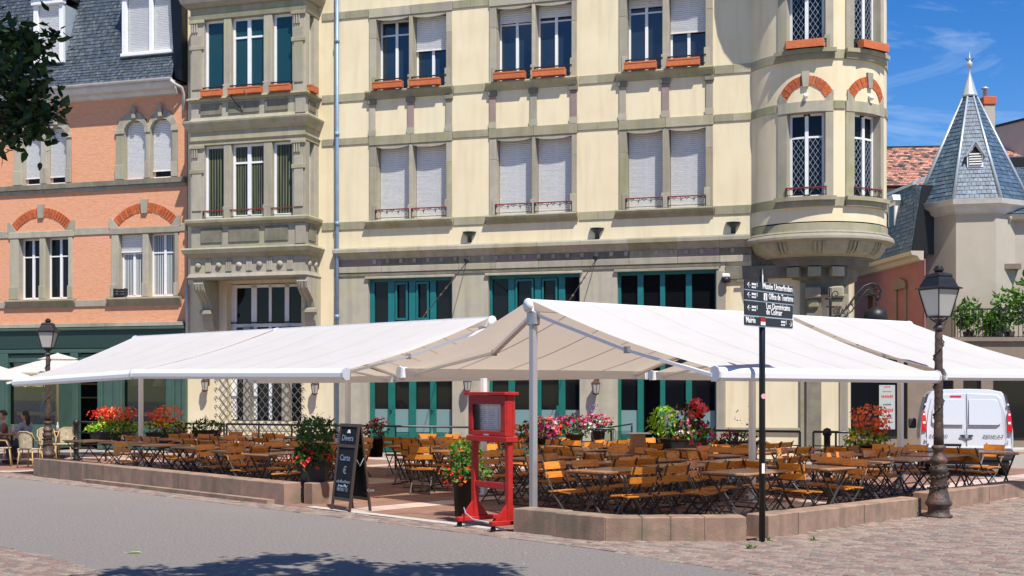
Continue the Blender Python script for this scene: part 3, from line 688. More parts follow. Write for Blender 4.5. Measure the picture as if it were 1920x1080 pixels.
part('oriel_floor', M['dark'], cb_, (oa+.36, ob-.36, -ov+.36, 0, oz['w0']-.2, oz['w0']-.1), (oa+.36, ob-.36, -ov+.36, 0, oz['w1']+.05, oz['w1']+.1))
part('oriel_room', M['dark'], cb_, (oa+.5, ob-.5, -ov+.7, .0, oz['bot']+.3, oz['top']))
# frieze roundels and triglyph blocks
for k in range(5):
    xx = 372+k*38.3; u = U(xx, ov); z = (oz['fr0']+oz['fr1'])/2
    m_ = MB(); m_.tube([(u, -ov-.001, z), (u, -ov-.05, z)], [.1, .085], 12); m_.build('roundel', M['stone_grey'], cb_)
    u2 = U(xx+19, ov); part('triglyph', M['stone_grey'], cb_, (u2-.09, u2-.035, -ov-.035, -ov-.001, oz['fr0']+.05, oz['fr1']-.04), (u2-.027, u2+.027, -ov-.035, -ov-.001, oz['fr0']+.05, oz['fr1']-.04), (u2+.035, u2+.09, -ov-.035, -ov-.001, oz['fr0']+.05, oz['fr1']-.04), b=.006)
for k in range(2):
    yv = -ov+.25+k*.4; m_ = MB(); m_.tube([(ob+.001, yv, (oz['fr0']+oz['fr1'])/2), (ob+.05, yv, (oz['fr0']+oz['fr1'])/2)], [.1, .085], 12); m_.build('roundel', M['stone_grey'], cb_)
# apron panels
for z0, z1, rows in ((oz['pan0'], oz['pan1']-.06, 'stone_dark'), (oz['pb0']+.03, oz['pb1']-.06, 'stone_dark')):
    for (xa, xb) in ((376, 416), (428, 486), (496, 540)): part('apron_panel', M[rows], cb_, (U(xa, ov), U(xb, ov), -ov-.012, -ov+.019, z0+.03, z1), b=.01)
    part('apron_panel', M[rows], cb_, (ob-.019, ob+.012, -ov+.25, -.2, z0+.03, z1), b=.01)
    part('apron_post', M['stone_grey'], cb_, (ob-.3, ob+.02, -ov-.03, -ov+.019, z0-.08, z1+.05), b=.01)
# corner pilasters and mullions on both floors, windows
for fl, (z0, z1) in enumerate(((oz['w0'], oz['w1']), (oz['v0'], oz['v1']))):
    for (xa, xb, nm) in ((357, 382, 'corner_pilaster'), (548, 572, 'corner_pilaster'), (419, 433, 'mullion_stone'), (494, 510, 'mullion_stone')):
        a, c = U(xa, ov), U(xb, ov); 
        if xa == 548: c = ob
        if xa == 357: a = oa
        part(nm, M['stone_grey'], cb_, (a, c, -ov+.0, -ov+.3, z0+.002, z1-.002), b=.012)
        if nm == 'corner_pilaster':
            part('pilaster_panel', M['stone_grey'], cb_, (a+.06, c-.06, -ov-.03, -ov-.001, z0+.25, z1-.45), b=.01)
            part('pilaster_band', M['stone'], cb_, (a-.02, c+.02, -ov-.045, -ov-.001, z0+(z1-z0)*.62, z0+(z1-z0)*.62+.12), b=.01)
            for q in range(3): part('pilaster_flute', M['stone_grey'], cb_, (a+.06+q*.075, a+.1+q*.075, -ov-.05, -ov-.001, z1-.36, z1-.12), b=.006)
            part('pilaster_cap', M['stone'], cb_, (a-.03, c+.03, -ov-.06, -ov-.001, z1-.1, z1-.003), b=.01)
        else: part('mullion_base', M['stone_grey'], cb_, (a-.02, c+.02, -ov-.03, -ov-.001, z0+.002, z0+.35), b=.01)
    part('side_pilaster', M['stone_grey'], cb_, (ob-.3, ob, -.3, -.001, z0+.002, z1-.002), b=.012)
    part('side_pilaster', M['stone_grey'], cb_, (oa, oa+.3, -.3, -.001, z0+.002, z1-.002), b=.012)
    for (xa, xb, lv2) in ((382, 419, 1), (433, 494, 2), (510, 548, 1)):
        window(cb_, U(xa, ov)+.002, U(xb, ov)-.002, z0+.01, z1-.01, y=-ov+.14, leaves=lv2, transom=.25 if lv2 == 2 else 0, pane='pane_green' if fl else 'pane_dark', curtain=None if fl else 'curtain', fw=.07)
        if fl == 0: iron_rail(cb_, U(xa, ov)-.02, U(xb, ov)+.02, z0+.01, z0+.25, ov+.02)
        else:
            iron_rail(cb_, U(xa, ov)-.02, U(xb, ov)+.02, z0+.12, z0+.3, ov+.02, frill=False, top='iron')
            for q, (p_, r_) in enumerate(((0, 1),) if lv2 == 1 else ((0, .48), (.52, 1))):
                A0, A1 = U(xa, ov), U(xb, ov); nm = {382: 'left', 433: 'middle', 510: 'right'}[xa]
                if lv2 == 2: nm += (' left', ' right')[q]
                window_box(A0+(A1-A0)*p_, A0+(A1-A0)*r_, ov+.03, ov+.2, z0+.005, z0+.19, f'orange terracotta box on the front of the oriel, {nm} light', cb_)
    # side window (right-hand return): built along y
    sw = MB(); yy0, yy1 = -ov+.302, -.302
    sw.box(ob-.2, ob-.14, yy0, yy0+.06, z0+.01, z1-.01); sw.box(ob-.2, ob-.14, yy1-.06, yy1, z0+.01, z1-.01); sw.box(ob-.2, ob-.14, yy0+.06, yy1-.06, z0+.01, z0+.08); sw.box(ob-.2, ob-.14, yy0+.06, yy1-.06, z1-.08, z1-.01); sw.box(ob-.2, ob-.145, yy0+.06, yy1-.06, z1-.6, z1-.55)
    sf = sw.build('window', M['white'], cb_); part('pane', M['pane_dark'], sf, (ob-.18, ob-.165, yy0+.01, yy1-.01, z0+.02, z1-.02))
window_box(ob+.0, ob+.16, .34, .78, oz['v0']+.005, oz['v0']+.19, 'orange terracotta box on the right-hand side of the oriel', cb_)
# carved consoles under the oriel
for xx in (372, 566):
    u = U(xx, ov); z = oz['bot']; pts = [(-ov, z), (-ov-.04, z-.1), (-ov+.02, z-.25), (-ov+.2, z-.42), (-ov+.45, z-.6), (-ov+.52, z-.8), (-ov+.56, z-1.05), (-.0, z-1.12), (-.0, z)]
    pts = [(-ov+.02, z-.002), (-ov-.02, z-.12), (-ov+.04, z-.3), (-ov+.22, z-.48), (-ov+.4, z-.62), (-ov+.48, z-.85), (-ov+.52, z-1.2), (-ov+.62, z-1.42), (-.001, z-1.45), (-.001, z-.002)]
    MB().prism(pts, u-.16, u+.16, 'x').build('console', M['stone_grey'], cb_)
    for q in (-.09, 0, .09): MB().prism([(a-.022, c_) for a, c_ in pts[1:6]]+[(a+.02, c_) for a, c_ in pts[5:0:-1]], u+q-.022, u+q+.022, 'x').build('console_rib', M['stone_grey'], cb_)
    part('console_block', M['stone_grey'], cb_, (u-.19, u+.19, -ov+.36, -ov+.62, z-1.0, z-.86), b=.02)

# ---------------------------------------------------------------- CORNER TURRET
uj = UJ; best = None
for i in range(200):
    Rt = 1.2+i*.01; wv = .55*Rt; uc_ = uj+math.sqrt(Rt*Rt-wv*wv)
    c = FW(uc_, -wv); dist = math.hypot(c[0], c[1]); ang = math.atan2(c[0], c[1])+math.asin(Rt/dist); px = 960+F_PX*math.tan(ang)
    if best is None or abs(px-1663) < best[0]: best = (abs(px-1663), Rt, wv, uc_)
_, RT, TW, TUC = best
def bend(x, y, z):      # x = arc length from the outward normal, y = depth inwards
    a = x/RT; r = RT-y; return (TUC+r*math.sin(a), TW-r*math.cos(a), z)
def SA(x):              # arc position seen at pixel column x
    lo, hi = -1.2, 1.9
    prev = None; bst = None
    for i in range(400):
        a = -1.2+i*.0075; p = bend(a*RT, 0, 0); wx = FW(p[0], -p[1]); px = 960+F_PX*wx[0]/wx[1]
        if bst is None or abs(px-x) < bst[0]-1e-9: bst = (abs(px-x), a)
    return bst[1]*RT
th = []
tw = [(SA(1476), SA(1547), SA(1460), SA(1562)), None]
dl = SA(1629)-SA(1511.5); hw1 = (tw[0][1]-tw[0][0])/2; c2 = SA(1629)
tw[1] = (c2-hw1, c2+hw1, c2-(tw[0][1]-tw[0][2])+hw1, c2+(tw[0][3]-tw[0][0])-hw1)
for t_ in tw: th += [(t_[0]-.02, t_[1]+.02, ZG['lo0'], ZG['lo1']+.02), (t_[0]-.02, t_[1]+.02, ZG['up0'], 12.77)]
s0, s1 = -1.25*RT, 1.9*RT
mb = MB(); wall_sheet(mb, s0, s1, 6.1, 14, th, 0, .26, nx=60); mb.build('turret_wall', M['cream'], cb_, bend)
tb_ = MB(); tb_.lathe([(RT-.3, 5.7), (RT-.3, 16)], 0, 0, 24); tb_.build('turret_core', M['dark'], cb_, lambda x, y, z: (TUC+x, TW+y, z))
for (z0, z1) in ((10.2, 10.43), (8.94, 9.14), (6.48, 6.71)):
    edges = [s0+.3, tw[0][2]-.02, tw[0][3]+.02, tw[1][2]-.02, tw[1][3]+.02, s1-.2]
    for a, c in ((edges[0], edges[1]), (edges[2], edges[3]), (edges[4], edges[5])):
        part('string_course', M['stone'], cb_, (a, c, -.03, .0, z0, z1), nx=10, xf=bend)
for ti, t_ in enumerate(tw):
    a0, a1, ja, jb = t_
    for fl, (z0, z1) in enumerate(((ZG['lo0'], ZG['lo1']), (ZG['up0'], 12.75))):
        part('jamb_stone', M['stone_grey' if fl or ti == 0 else 'stone'], cb_, (ja, a0-.002, -.035, .25, z0, z1), nx=2, xf=bend); part('jamb_stone', M['stone_grey'], cb_, (a1+.002, jb, -.035, .25, z0, z1), nx=2, xf=bend)
        part('jamb_base', M['stone_grey'], cb_, (a1-.03, a1+.1, -.06, -.036, z0, z0+.35), xf=bend)
        part('lintel', M['stone_grey'], cb_, (ja, jb, -.05, .25, z1+.002, z1+.27), nx=8, xf=bend)
        sp = MB(); sp.box(ja-.03, jb+.04, -.19, 0, z0-.1, z0, nx=12); sp.box(ja-.01, jb+.02, -.11, 0, z0-.24, z0-.102, nx=12)
        sp.build('sill', M['stone'], cb_, bend)
        window(cb_, a0, a1, z0, z1-.0, y=.18, pane='pane_dark', lead=True, transom=.28, xf=bend, fw=.06)
        iron_rail(cb_, a0-.02, a1+.02, z0+.03, z0+.26, .06, xf=bend, top='red_rail' if fl == 0 else 'iron')
        if fl == 1:
            pc = bend((a0+a1)/2, -.16, 0); ob_ = thing('flower_box', ('orange terracotta box on the upper turret sill facing the square', 'orange terracotta box on the upper turret sill nearest the sky')[ti], 'flower box', FW(pc[0], -pc[1], z0+.01), FROT+((a0+a1)/2)/RT, 'terracotta window boxes')
            w_ = (a1-a0)/2-.01; q = .02; m_ = MB()
            for (e0, e1, e2, e3) in ((-w_, w_, -.1, -.08), (-w_, w_, .08, .1), (-w_, -w_+q, -.08, .08), (w_-q, w_, -.08, .08)): m_.box(e0, e1, e2, e3, 0, .2, b=.004)
            m_.build('trough', M['box_terra'], ob_); part('soil', M['bark'], ob_, (-w_+q, w_-q, -.08, .08, .02, .14))
    brick_arch(cb_, (a0+a1)/2, 9.3, (jb-ja)/2+.0, .5, .24, 10, v=.02, key=.12, xf=bend)
    for sg in (-1, 1):
        e = (a0+a1)/2+sg*((jb-ja)/2); MB().prism([(e-sg*.02, 9.142), (e-sg*.22, 9.142), (e-sg*.22, 9.18), (e-sg*.02, 9.42)], -.04, 0).build('springer', M['stone_grey'], cb_, bend)
    pc = ((a0+a1)/2); m_ = MB(); m_.tube([(pc, 0, 9.32), (pc, -.07, 9.3), (pc, -.1, 9.22)], [.03, .05, .06], 8)
    m_.build('camera_bracket', M['white'], cb_, bend)
# corbelled foot of the turret
pf_ = [(0, 6.07), (.03, 6.06), (.035, 5.87), (.09, 5.86), (.11, 5.82), (.10, 5.80), (.17, 5.78), (.2, 5.72), (.2, 5.66), (.14, 5.64), (.0, 5.61), (-.02, 5.56), (-.05, 5.48), (-.12, 5.38), (-.24, 5.3), (-.3, 5.285), (-.3, 5.25), (-.4, 5.24), (-.44, 5.2), (-.46, 5.04), (-.54, 5.02), (-.72, 4.98), (-.76, 4.72), (-.84, 4.68), (-1.05, 4.6), (-1.1, 4.3), (-RT+.4, 4.1)]
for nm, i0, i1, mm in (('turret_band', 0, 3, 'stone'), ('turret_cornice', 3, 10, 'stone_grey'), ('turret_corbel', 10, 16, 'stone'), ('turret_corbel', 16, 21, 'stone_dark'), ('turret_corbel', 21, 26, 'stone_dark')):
    tf = MB(); tf.lathe([(RT+r_, z_) for r_, z_ in pf_[i0:i1+1]][::-1], 0, 0, 72, sm=False); tf.build(nm, M[mm], cb_, lambda x, y, z: (TUC+x, TW+y, z))
for c_ in (-.42, .12, .62, 1.1):
    for k in (-1, 0, 1):
        s_ = (c_+k*.06)*RT; m_ = MB(); m_.prism([(-.03, 5.6), (-.005, 5.5), (.05, 5.4), (.17, 5.32), (.3, 5.3), (.3, 5.62)], s_-.03, s_+.03, 'x'); m_.build('corbel_rib', M['stone'], cb_, bend)
for c_ in (-.35, .05, .5):
    s_ = c_*RT; m_ = MB(); m_.box(s_-.22, s_+.22, .45, .9, 4.76, 5.0); m_.build('corbel_block', M['stone'], cb_, bend)
# turret eave well above the picture (throws the big shadow)
te_ = MB(); te_.lathe([(RT, 13.2), (RT+.5, 13.35), (RT+.75, 13.5), (RT+.75, 13.9), (RT+.2, 14), (RT+.2, 17)], 0, 0, 40); te_.build('turret_gallery', M['stone_grey'], cb_, lambda x, y, z: (TUC+x, TW+y, z))
# ground floor at the corner
for (xa, xb, v0, zz1, m_) in ((1343, 1360, .05, 5.0, 'stone_grey'), (1500, 1512, .02, 4.62, 'stone'), (1512, 1540, .1, 4.3, 'stone_dark'), (1574, 1590, .05, 4.3, 'stone_grey')):
    part('corner_pilaster', M[m_], cb_, (U(xa), U(xb), -v0, .06, 0, zz1), b=.012)
part('corner_pier', M['cream'], cb_, (U(1540)+.002, U(1574)-.002, -.01, .3, 0, 4.3))
part('corner_lintel', M['stone_dark'], cb_, (U(1360)+.002, U(1500), -.03, .05, 4.76, 5.1), (U(1360)+.3, U(1440), -.06, -.031, 4.66, 4.74), b=.01)
part('corner_lintel', M['stone_dark'], cb_, (U(1500)+.002, U(1590), .0, .3, 4.302, 5.0), b=.01)
for xc in (1525, 1568): part('corbel_block', M['stone'], cb_, (U(xc)-.2, U(xc)+.2, -.25, -.001, 4.2, 4.5), (U(xc)-.14, U(xc)+.14, -.18, -.001, 3.95, 4.19), b=.04)
part('corner_frieze', M['stone_dark'], cb_, (U(1408)+.004, U(1520), .06, .3, 5.1, 6.1))
part('corner_sill', M['stone'], cb_, (U(1362), U(1500)-.003, -.02, .059, .75, .85), b=.01)
# ================================================================ ORANGE BUILDING (left)
og = thing('orange_building', 'orange roughcast building with slate mansard roof and dark green shopfront', 'building', (OX, OY, 0), FROT)
oL, oR = U(-90), U(351)
oz_ = dict(g=10.95, u0=8.3, us=9.72, u1=10.35, l0=4.69, l1=6.62)
olw = [((36, 75), (86, 129), 20, 137), ((223, 268), (279, 328), 210, 335)]
ouw = [((43, 78), (89, 126), 28, 135), ((233, 274), (282, 324), 219, 334)]
hl = [(U(a)-.03, U(c)+.03, oz_['l0'], oz_['l1']+.02) for w_ in olw for a, c in w_[:2]]+[(U(a)-.03, U(c)+.03, oz_['u0'], oz_['us']+(U(c)-U(a))/2+.03) for w_ in ouw for a, c in w_[:2]]
mb = MB(); wall_sheet(mb, oL, oR-.002, 3.9, oz_['g']+.1, hl, 0, .35); mb.build('roughcast_wall', M['orange'], og)
part('building_body', M['dark'], og, (oL+.1, oR-.05, 3.0, 9, 0, 11)); part('party_wall', M['orange'], og, (oL, oL+.1, .002, 9, 0, 11))
def bandO(x0, x1, z0, z1, v, n, nm='string_course', m='stone_grey'):
    a, c = U(x0), U(x1)
    for k in range(n): part(nm, M[m], og, (a+(c-a)*k/n+.002, a+(c-a)*(k+1)/n-.002, -v, 0, z0, z1), b=.008)
bandO(-90, 350, 8.12, 8.28, .12, 8, 'sill_course', 'stone_dark'); bandO(-90, 350, 8.0, 8.118, .06, 8)
bandO(-90, 19, 6.65, 6.87, .03, 2); bandO(137, 211, 6.65, 6.87, .03, 2); bandO(335, 350, 6.65, 6.87, .03, 1)
bandO(-90, 15, 4.42, 4.62, .04, 2, 'sill_course'); bandO(140, 203, 4.42, 4.62, .04, 1, 'sill_course')
bandO(-90, 347, 3.78, 3.9, .16, 7, 'shop_cornice', 'stone_grey')
for wi, (wa, wb, xl, xr) in enumerate(olw):
    a0, a1, b0, b1, ul, ur = U(wa[0]), U(wa[1]), U(wb[0]), U(wb[1]), U(xl), U(xr); z0, z1 = oz_['l0'], oz_['l1']
    for p, q in ((ul, a0), (b1, ur)): part('jamb_stone', M['stone_grey'], og, (p, q-.002, -.04, .33, z0, z1), b=.01); part('jamb_base', M['stone_grey'], og, (p-.02, q+.0, -.07, -.041, z0, z0+.4), b=.01)
    part('mullion_stone', M['stone_grey'], og, (a1+.002, b0-.002, -.04, .33, z0, z1), b=.01); part('mullion_base', M['stone_grey'], og, (a1-.01, b0+.01, -.07, -.041, z0, z0+.42), b=.01)
    part('lintel', M['stone_grey'], og, (ul-.05, ur+.05, -.06, .34, z1+.002, z1+.2), b=.012)
    MB().sweep([(0, z0), (.16, z0-.02), (.17, z0-.07), (.1, z0-.13), (.04, z0-.27), (0, z0-.27)], [(ul-.12, 0), (ur+.12, 0)]).build('sill', M['stone'], og)
    uc = (ul+ur)/2; hf = (ur-ul)/2+.02
    brick_arch(og, uc, z1+.36, hf, .58, .27, 11, key=.17)
    for sg in (-1, 1):
        e = uc+sg*hf; MB().prism([(e+sg*.06, z1+.2), (e-sg*.3, z1+.2), (e-sg*.24, z1+.26), (e-sg*.02, z1+.52), (e+sg*.06, z1+.5)][::sg], -.05, 0).build('springer', M['stone_grey'], og)
    for li, (p, q) in enumerate(((a0, a1), (b0, b1))):
        sh = .27 if (wi == 1 and li == 0) else 0
        window(og, p, q, z0, z1, y=.2, transom=.3, pane='pane_dark', shut=sh, curtain='curtain_white' if wi == 1 else None)
t = thing('window_crate', 'small dark crate standing on the left sill of the orange building', 'crate', FW(U(229), .1, oz_['l0']), FROT)
mb = MB()
for k in range(3): mb.box(-.2, .2, -.08, -.06, .02+k*.08, .08+k*.08); mb.box(-.2, .2, .06, .08, .02+k*.08, .08+k*.08)
for x in (-.2, .18): mb.box(x, x+.02, -.06, .06, 0, .26)
mb.box(-.18, .18, -.06, .06, 0, .02); mb.build('crate_frame', M['pot'], t)
for wi, (wa, wb, xl, xr) in enumerate(ouw):
    ul, ur = U(xl), U(xr); z0, zs = oz_['u0'], oz_['us']
    c0, c1 = U((wa[0]+wa[1])/2), U((wb[0]+wb[1])/2); mid = (U(wa[1])+U(wb[0]))/2
    for li, (wx, uc) in enumerate(((wa, c0), (wb, c1))):
        p, q = U(wx[0]), U(wx[1]); r = (q-p)/2; cc = (p+q)/2; ro = min(.86*r+.27, r+.3)
        lo = ul if li == 0 else mid; hi = mid if li == 0 else ur
        ro0 = cc-lo; ro1 = hi-cc
        # arched head: stone ring
        n = 9
        for k in range(n):
            t0, t1 = PI-PI*k/n, PI-PI*(k+1)/n
            def rr(t): return (ro0 if math.cos(t) < 0 else ro1)
            poly = [(cc+r*math.cos(t0), zs+r*math.sin(t0)), (cc+rr(t0)*math.cos(t0), zs+(r+.26)*math.sin(t0)), (cc+rr(t1)*math.cos(t1), zs+(r+.26)*math.sin(t1)), (cc+r*math.cos(t1), zs+r*math.sin(t1))]
            MB().prism(poly, -.05, .3).build('arch_stone', M['stone_grey'], og)
        # spandrel fill inside the square hole above the round head
        for sg in (-1, 1):
            poly = [(cc+sg*r, zs+r+.002)]+[(cc+sg*r*math.cos(PI/2*k/6), zs+r*math.sin(PI/2*k/6)) for k in range(7)]
            MB().prism(poly, .0, .3).build('spandrel', M['stone_grey'], og)
        part('keystone', M['stone_grey'], og, (cc-.07, cc+.07, -.13, -.051, zs+r+.03, zs+r+.42), b=.02)
        for (e0, e1, nm) in (((lo, p, 'jamb_stone'),) if li == 0 else ((q, hi, 'jamb_stone'),)):
            part(nm, M['stone_grey'], og, (e0, e1-.002, -.05, .33, z0, zs), b=.01); part('impost', M['stone_grey'], og, (e0-.03, e1+.03, -.08, -.051, zs-.02, zs+.12), b=.01); part('jamb_base', M['stone_grey'], og, (e0-.02, e1+.01, -.09, -.051, z0, z0+.45), b=.015)
        fz = zs+r-.02
        window(og, p, q, z0, fz, y=.2, transom=0, pane='pane_dark', shut=(.86, .86, .985, .86)[wi*2+li], leaves=2 if False else 1)
    part('mullion_stone', M['stone_grey'], og, (U(wa[1])+.002, U(wb[0])-.002, -.05, .33, z0, zs), b=.01); part('impost', M['stone_grey'], og, (U(wa[1])-.03, U(wb[0])+.03, -.08, -.051, zs-.02, zs+.12), b=.01); part('mullion_base', M['stone_grey'], og, (U(wa[1])-.01, U(wb[0])+.01, -.09, -.051, z0, z0+.5), b=.015)
# eave, gutter
MB().sweep([(0, 10.78), (.16, 10.8), (.2, 10.9), (.36, 10.94), (.42, 11.06), (.42, 11.16), (.0, 11.16)], [(oL, 0), (oR-.25, 0)]).build('eave_board', M['white_pipe'], og)
g = MB(); n = 8
g.sweep([(.42+.07*math.cos(PI*k/6-PI)+.07, 11.2+.08*math.sin(-PI*k/6)) for k in range(7)], [(oL, 0), (oR-.25, 0)]); g.build('gutter', M['white_pipe'], og)
MB().tube([(oR-.28, -.48, 11.13), (oR-.2, -.4, 11.02), (oR-.08, -.2, 10.95), (oR-.06, -.08, 10.8), (oR-.06, -.08, 10.3)], .05, 8).build('gutter_spout', M['white_pipe'], og)
MB().tube([(oR+.04, -.07, 3.2), (oR+.04, -.07, 5.0)], .05, 8).build('drainpipe', M['white_pipe'], og)
# slates
SL = [(1, 1, 1), (.8, .85, .9), (1.3, 1.25, 1.2), (.65, .7, .75), (1.1, 1.15, 1.25), (1.6, 1.55, 1.45), (.9, .9, .85), (1, 1.05, 1.1)]
def slates(parent, p00, p10, p01, p11, rows, cols, m, skip=None, name='slate', th=.02, lite=None):
    """overlapping slates on the quad p00-p10 (bottom) p01-p11 (top)"""
    p00, p10, p01, p11 = map(Vector, (p00, p10, p01, p11)); mb = MB(); nrm = (p10-p00).cross(p01-p00).normalized()
    P = lambda s, t: (p00*(1-s)+p10*s)*(1-t)+(p01*(1-s)+p11*s)*t
    for r in range(rows):
        off = .5*(r % 2)
        for c in range(-1, cols+1):
            s0, s1 = (c+off)/cols, (c+1+off)/cols
            if s1 <= 0.002 or s0 >= .998: continue
            s0, s1 = max(s0, 0), min(s1, 1); t0, t1 = r/rows, min(1, (r+1.15)/rows)
            ce = P((s0+s1)/2, (t0+t1)/2)
            if skip and skip(ce): continue
            g_ = .04*(s1-s0); h = th*R.uniform(.7, 1.4)
            a, b_, c_, d_ = P(s0+g_, t0), P(s1-g_, t0), P(s1-g_, t1), P(s0+g_, t1)
            mb.col = R.choice(lite or SL)
            mb.add([a+nrm*h, b_+nrm*h, c_+nrm*.002, d_+nrm*.002, a, b_], [(0, 1, 2, 3), (4, 5, 1, 0)])
    mb.add([p00-nrm*.01, p10-nrm*.01, p11-nrm*.01, p01-nrm*.01], [(0, 1, 2, 3)])
    return mb.build(name+'_field', m, parent, kind='stuff')
rz0, rz1 = 11.22, 15.6
dB = (U(225, .1), U(341, .1)); dA_ = (U(57, .1), U(121, .1))
def skipd(c): return (dB[0] < c.x < dB[1] and c.z > 12.35) or (dA_[0] < c.x < dA_[1] and c.z > 12.15)
slates(og, (oL, -.45, rz0), (oR-.25, -.45, rz0), (oL, -.06, 12.0), (oR-.35, -.06, 12.0), 8, 110, M['slate'])
slates(og, (oL, -.06, 12.0), (oR-.35, -.06, 12.0), (oL, 1.1, rz1), (oR-.5, 1.1, rz1), 30, 110, M['slate'], skipd)
MB().prism([(oR-.25, rz0), (oR, rz0-.1), (oR, rz1), (oR-.5, rz1)], -.3, 1.2).build('roof_return', M['slate'], og)
part('roof_body', M['dark'], og, (oL, oR-.5, 1.12, 9, 11.1, rz1-.1)); part('eave_closing', M['white_pipe'], og, (oL, oR-.26, .0, 1.1, 11.0, 11.19))
for di, ((xa, xb), yb, lv_) in enumerate((((228, 337), 107, 2), ((62, 118), 122, 1))):
    a, c = U(xa, .12), U(xb, .12); z0 = Z(xa, yb, .12); z1 = z0+1.85
    dm = part('dormer', M['white'], og, (a, a+.16, -.12, 0, z0+.1, z1), (c-.16, c, -.12, 0, z0+.1, z1), (a-.03, c+.03, -.16, 0, z0-.0, z0+.098), (a-.03, c+.03, -.2, 0, z1+.002, z1+.18), b=.01)
    fixed = [(a+.16, c-.16)] if lv_ == 1 else [(a+.16, (a+c)/2-.07), ((a+c)/2+.07, c-.16)]
    if lv_ == 2: part('dormer_post', M['white'], og, ((a+c)/2-.068, (a+c)/2+.068, -.11, 0, z0+.1, z1), b=.01)
    for p, q in fixed: window(og, p, q, z0+.1, z1, y=.04, transom=0, leaves=1, shut=.985, pane='pane_dark', fw=.04)
    part('dormer_cheek', M['zinc'], og, (a, a+.05, .001, 1.4, z0, z1), (c-.05, c, .001, 1.4, z0, z1)); part('dormer_roof', M['slate'], og, (a-.08, c+.08, -.22, 1.5, z1+.182, z1+.34))
    slates(og, (a-.0, -.23, z1+.19), (c+.0, -.23, z1+.19), (a, -.02, z1+.9), (c, -.02, z1+.9), 6, 14 if lv_ == 2 else 8, M['slate'])
# ---- dark green shopfront
sf = part('shop_fascia', M['green_d'], og, (oL, U(348), -.08, .1, 3.12, 3.77), b=.01)
part('fascia_moulding', M['green'], og, (oL, U(349), -.12, -.081, 2.98, 3.1), b=.015); part('fascia_moulding', M['green'], og, (oL, U(349), -.16, -.081, 3.68, 3.76), b=.015)
part('transom_panel', M['green'], og, (oL, U(348), -.05, .1, 2.7, 2.95), b=.01)
pil = [(-60, -40), (0, 19), (109, 118), (136, 150), (187, 196), (216, 233), (315, 330), (344, 352)]
for a, c in pil:
    pp = part('shop_pilaster', M['green'], og, (U(a), U(c), -.14, .06, .002, 2.975), b=.015); w_ = U(c)-U(a)
    part('pilaster_moulding', M['green'], pp, (U(a)+w_*.25, U(c)-w_*.25, -.165, -.141, .5, 2.7), b=.008)
for a, c in ((118, 136), (196, 216), (330, 344)): part('shop_panel', M['green'], og, (U(a)+.002, U(c)-.002, -.06, .05, .02, 2.69), b=.01)
for a, c in ((19, 109), (233, 315)):
    part('pane', M['glass'], og, (U(a), U(c), .02, .028, .75, 2.69)); part('stall_riser', M['green'], og, (U(a)+.002, U(c)-.002, -.03, .05, .02, .74), b=.01)
    part('window_counter', M['wood_y'], og, (U(a), U(c), .3, .8, 1.02, 1.14))
part('open_door_leaf', M['green'], og, (U(137), U(139), -.75, -.145, .05, 2.6)); part('shop_room', M['dark'], og, (oL, oR, 2.6, 2.7, 0, 3.6), (oL, oR, .1, 2.6, -.02, .003), (oL, oR, .101, 2.6, 3.4, 3.5))
part('back_shelf', M['wood_y'], og, (U(40), U(105), 2.3, 2.55, 1.55, 1.6), (U(40), U(105), 2.3, 2.55, 2.0, 2.05))
for i, x in enumerate((255, 299)):
    u = U(x, -.5); t = thing('pendant_lamp', f'cream cone lampshade hanging in the green shop window, {("left","right")[i]} one', 'lamp', FW(u, -.5, 0), FROT, 'pendant lamps in the shop')
    MB().lathe([(.22, 1.95), (.07, 2.35), (.05, 2.36)], 0, 0, 16).build('lamp_shade', M['wood_y'], t); MB().tube([(0, 0, 2.36), (0, 0, 3.4)], .008, 4).build('cord', M['iron'], t)
def text(name, s, size, m, parent, loc, rot, xs=1, ext=.002, align='LEFT'):
    c = bpy.data.curves.new(name, 'FONT'); c.body = s; c.size = size; c.extrude = ext; c.align_x = align; c.resolution_u = 2; c.offset = size*.012
    o = bpy.data.objects.new(name, c); COL.objects.link(o)
    dg = bpy.context.evaluated_depsgraph_get(); me = bpy.data.meshes.new_from_object(o.evaluated_get(dg)); bpy.data.objects.remove(o); bpy.data.curves.remove(c)
    me.materials.clear(); me.materials.append(m); o = bpy.data.objects.new(name, me); COL.objects.link(o)
    if parent: o.parent = parent
    o.location = loc; o.rotation_euler = rot; o.scale = (xs, 1, 1); return o
M['yellow_letters'] = mat('yellow_green_lettering', (.6, .62, .2), None, .6)
text('window_lettering', 'LA TRUFFE', .2, M['yellow_letters'], og, (U(44), .0, 1.93), (PI/2, 0, 0), 1.0)
text('window_lettering', 'RESTO', .16, M['yellow_letters'], og, (U(47), .0, 2.22), (PI/2, 0, 0), .8)

# ================================================================ RIGHT-HAND SIDE
class Frame:
    def __init__(s, x, y, ang): s.o = Vector((x, y)); s.a = ang; s.u = Vector((math.cos(ang), math.sin(ang))); s.n = Vector((math.sin(ang), -math.cos(ang)))
    def W(s, u, v, z=0): p = s.o+s.u*u+s.n*v; return (p.x, p.y, z)
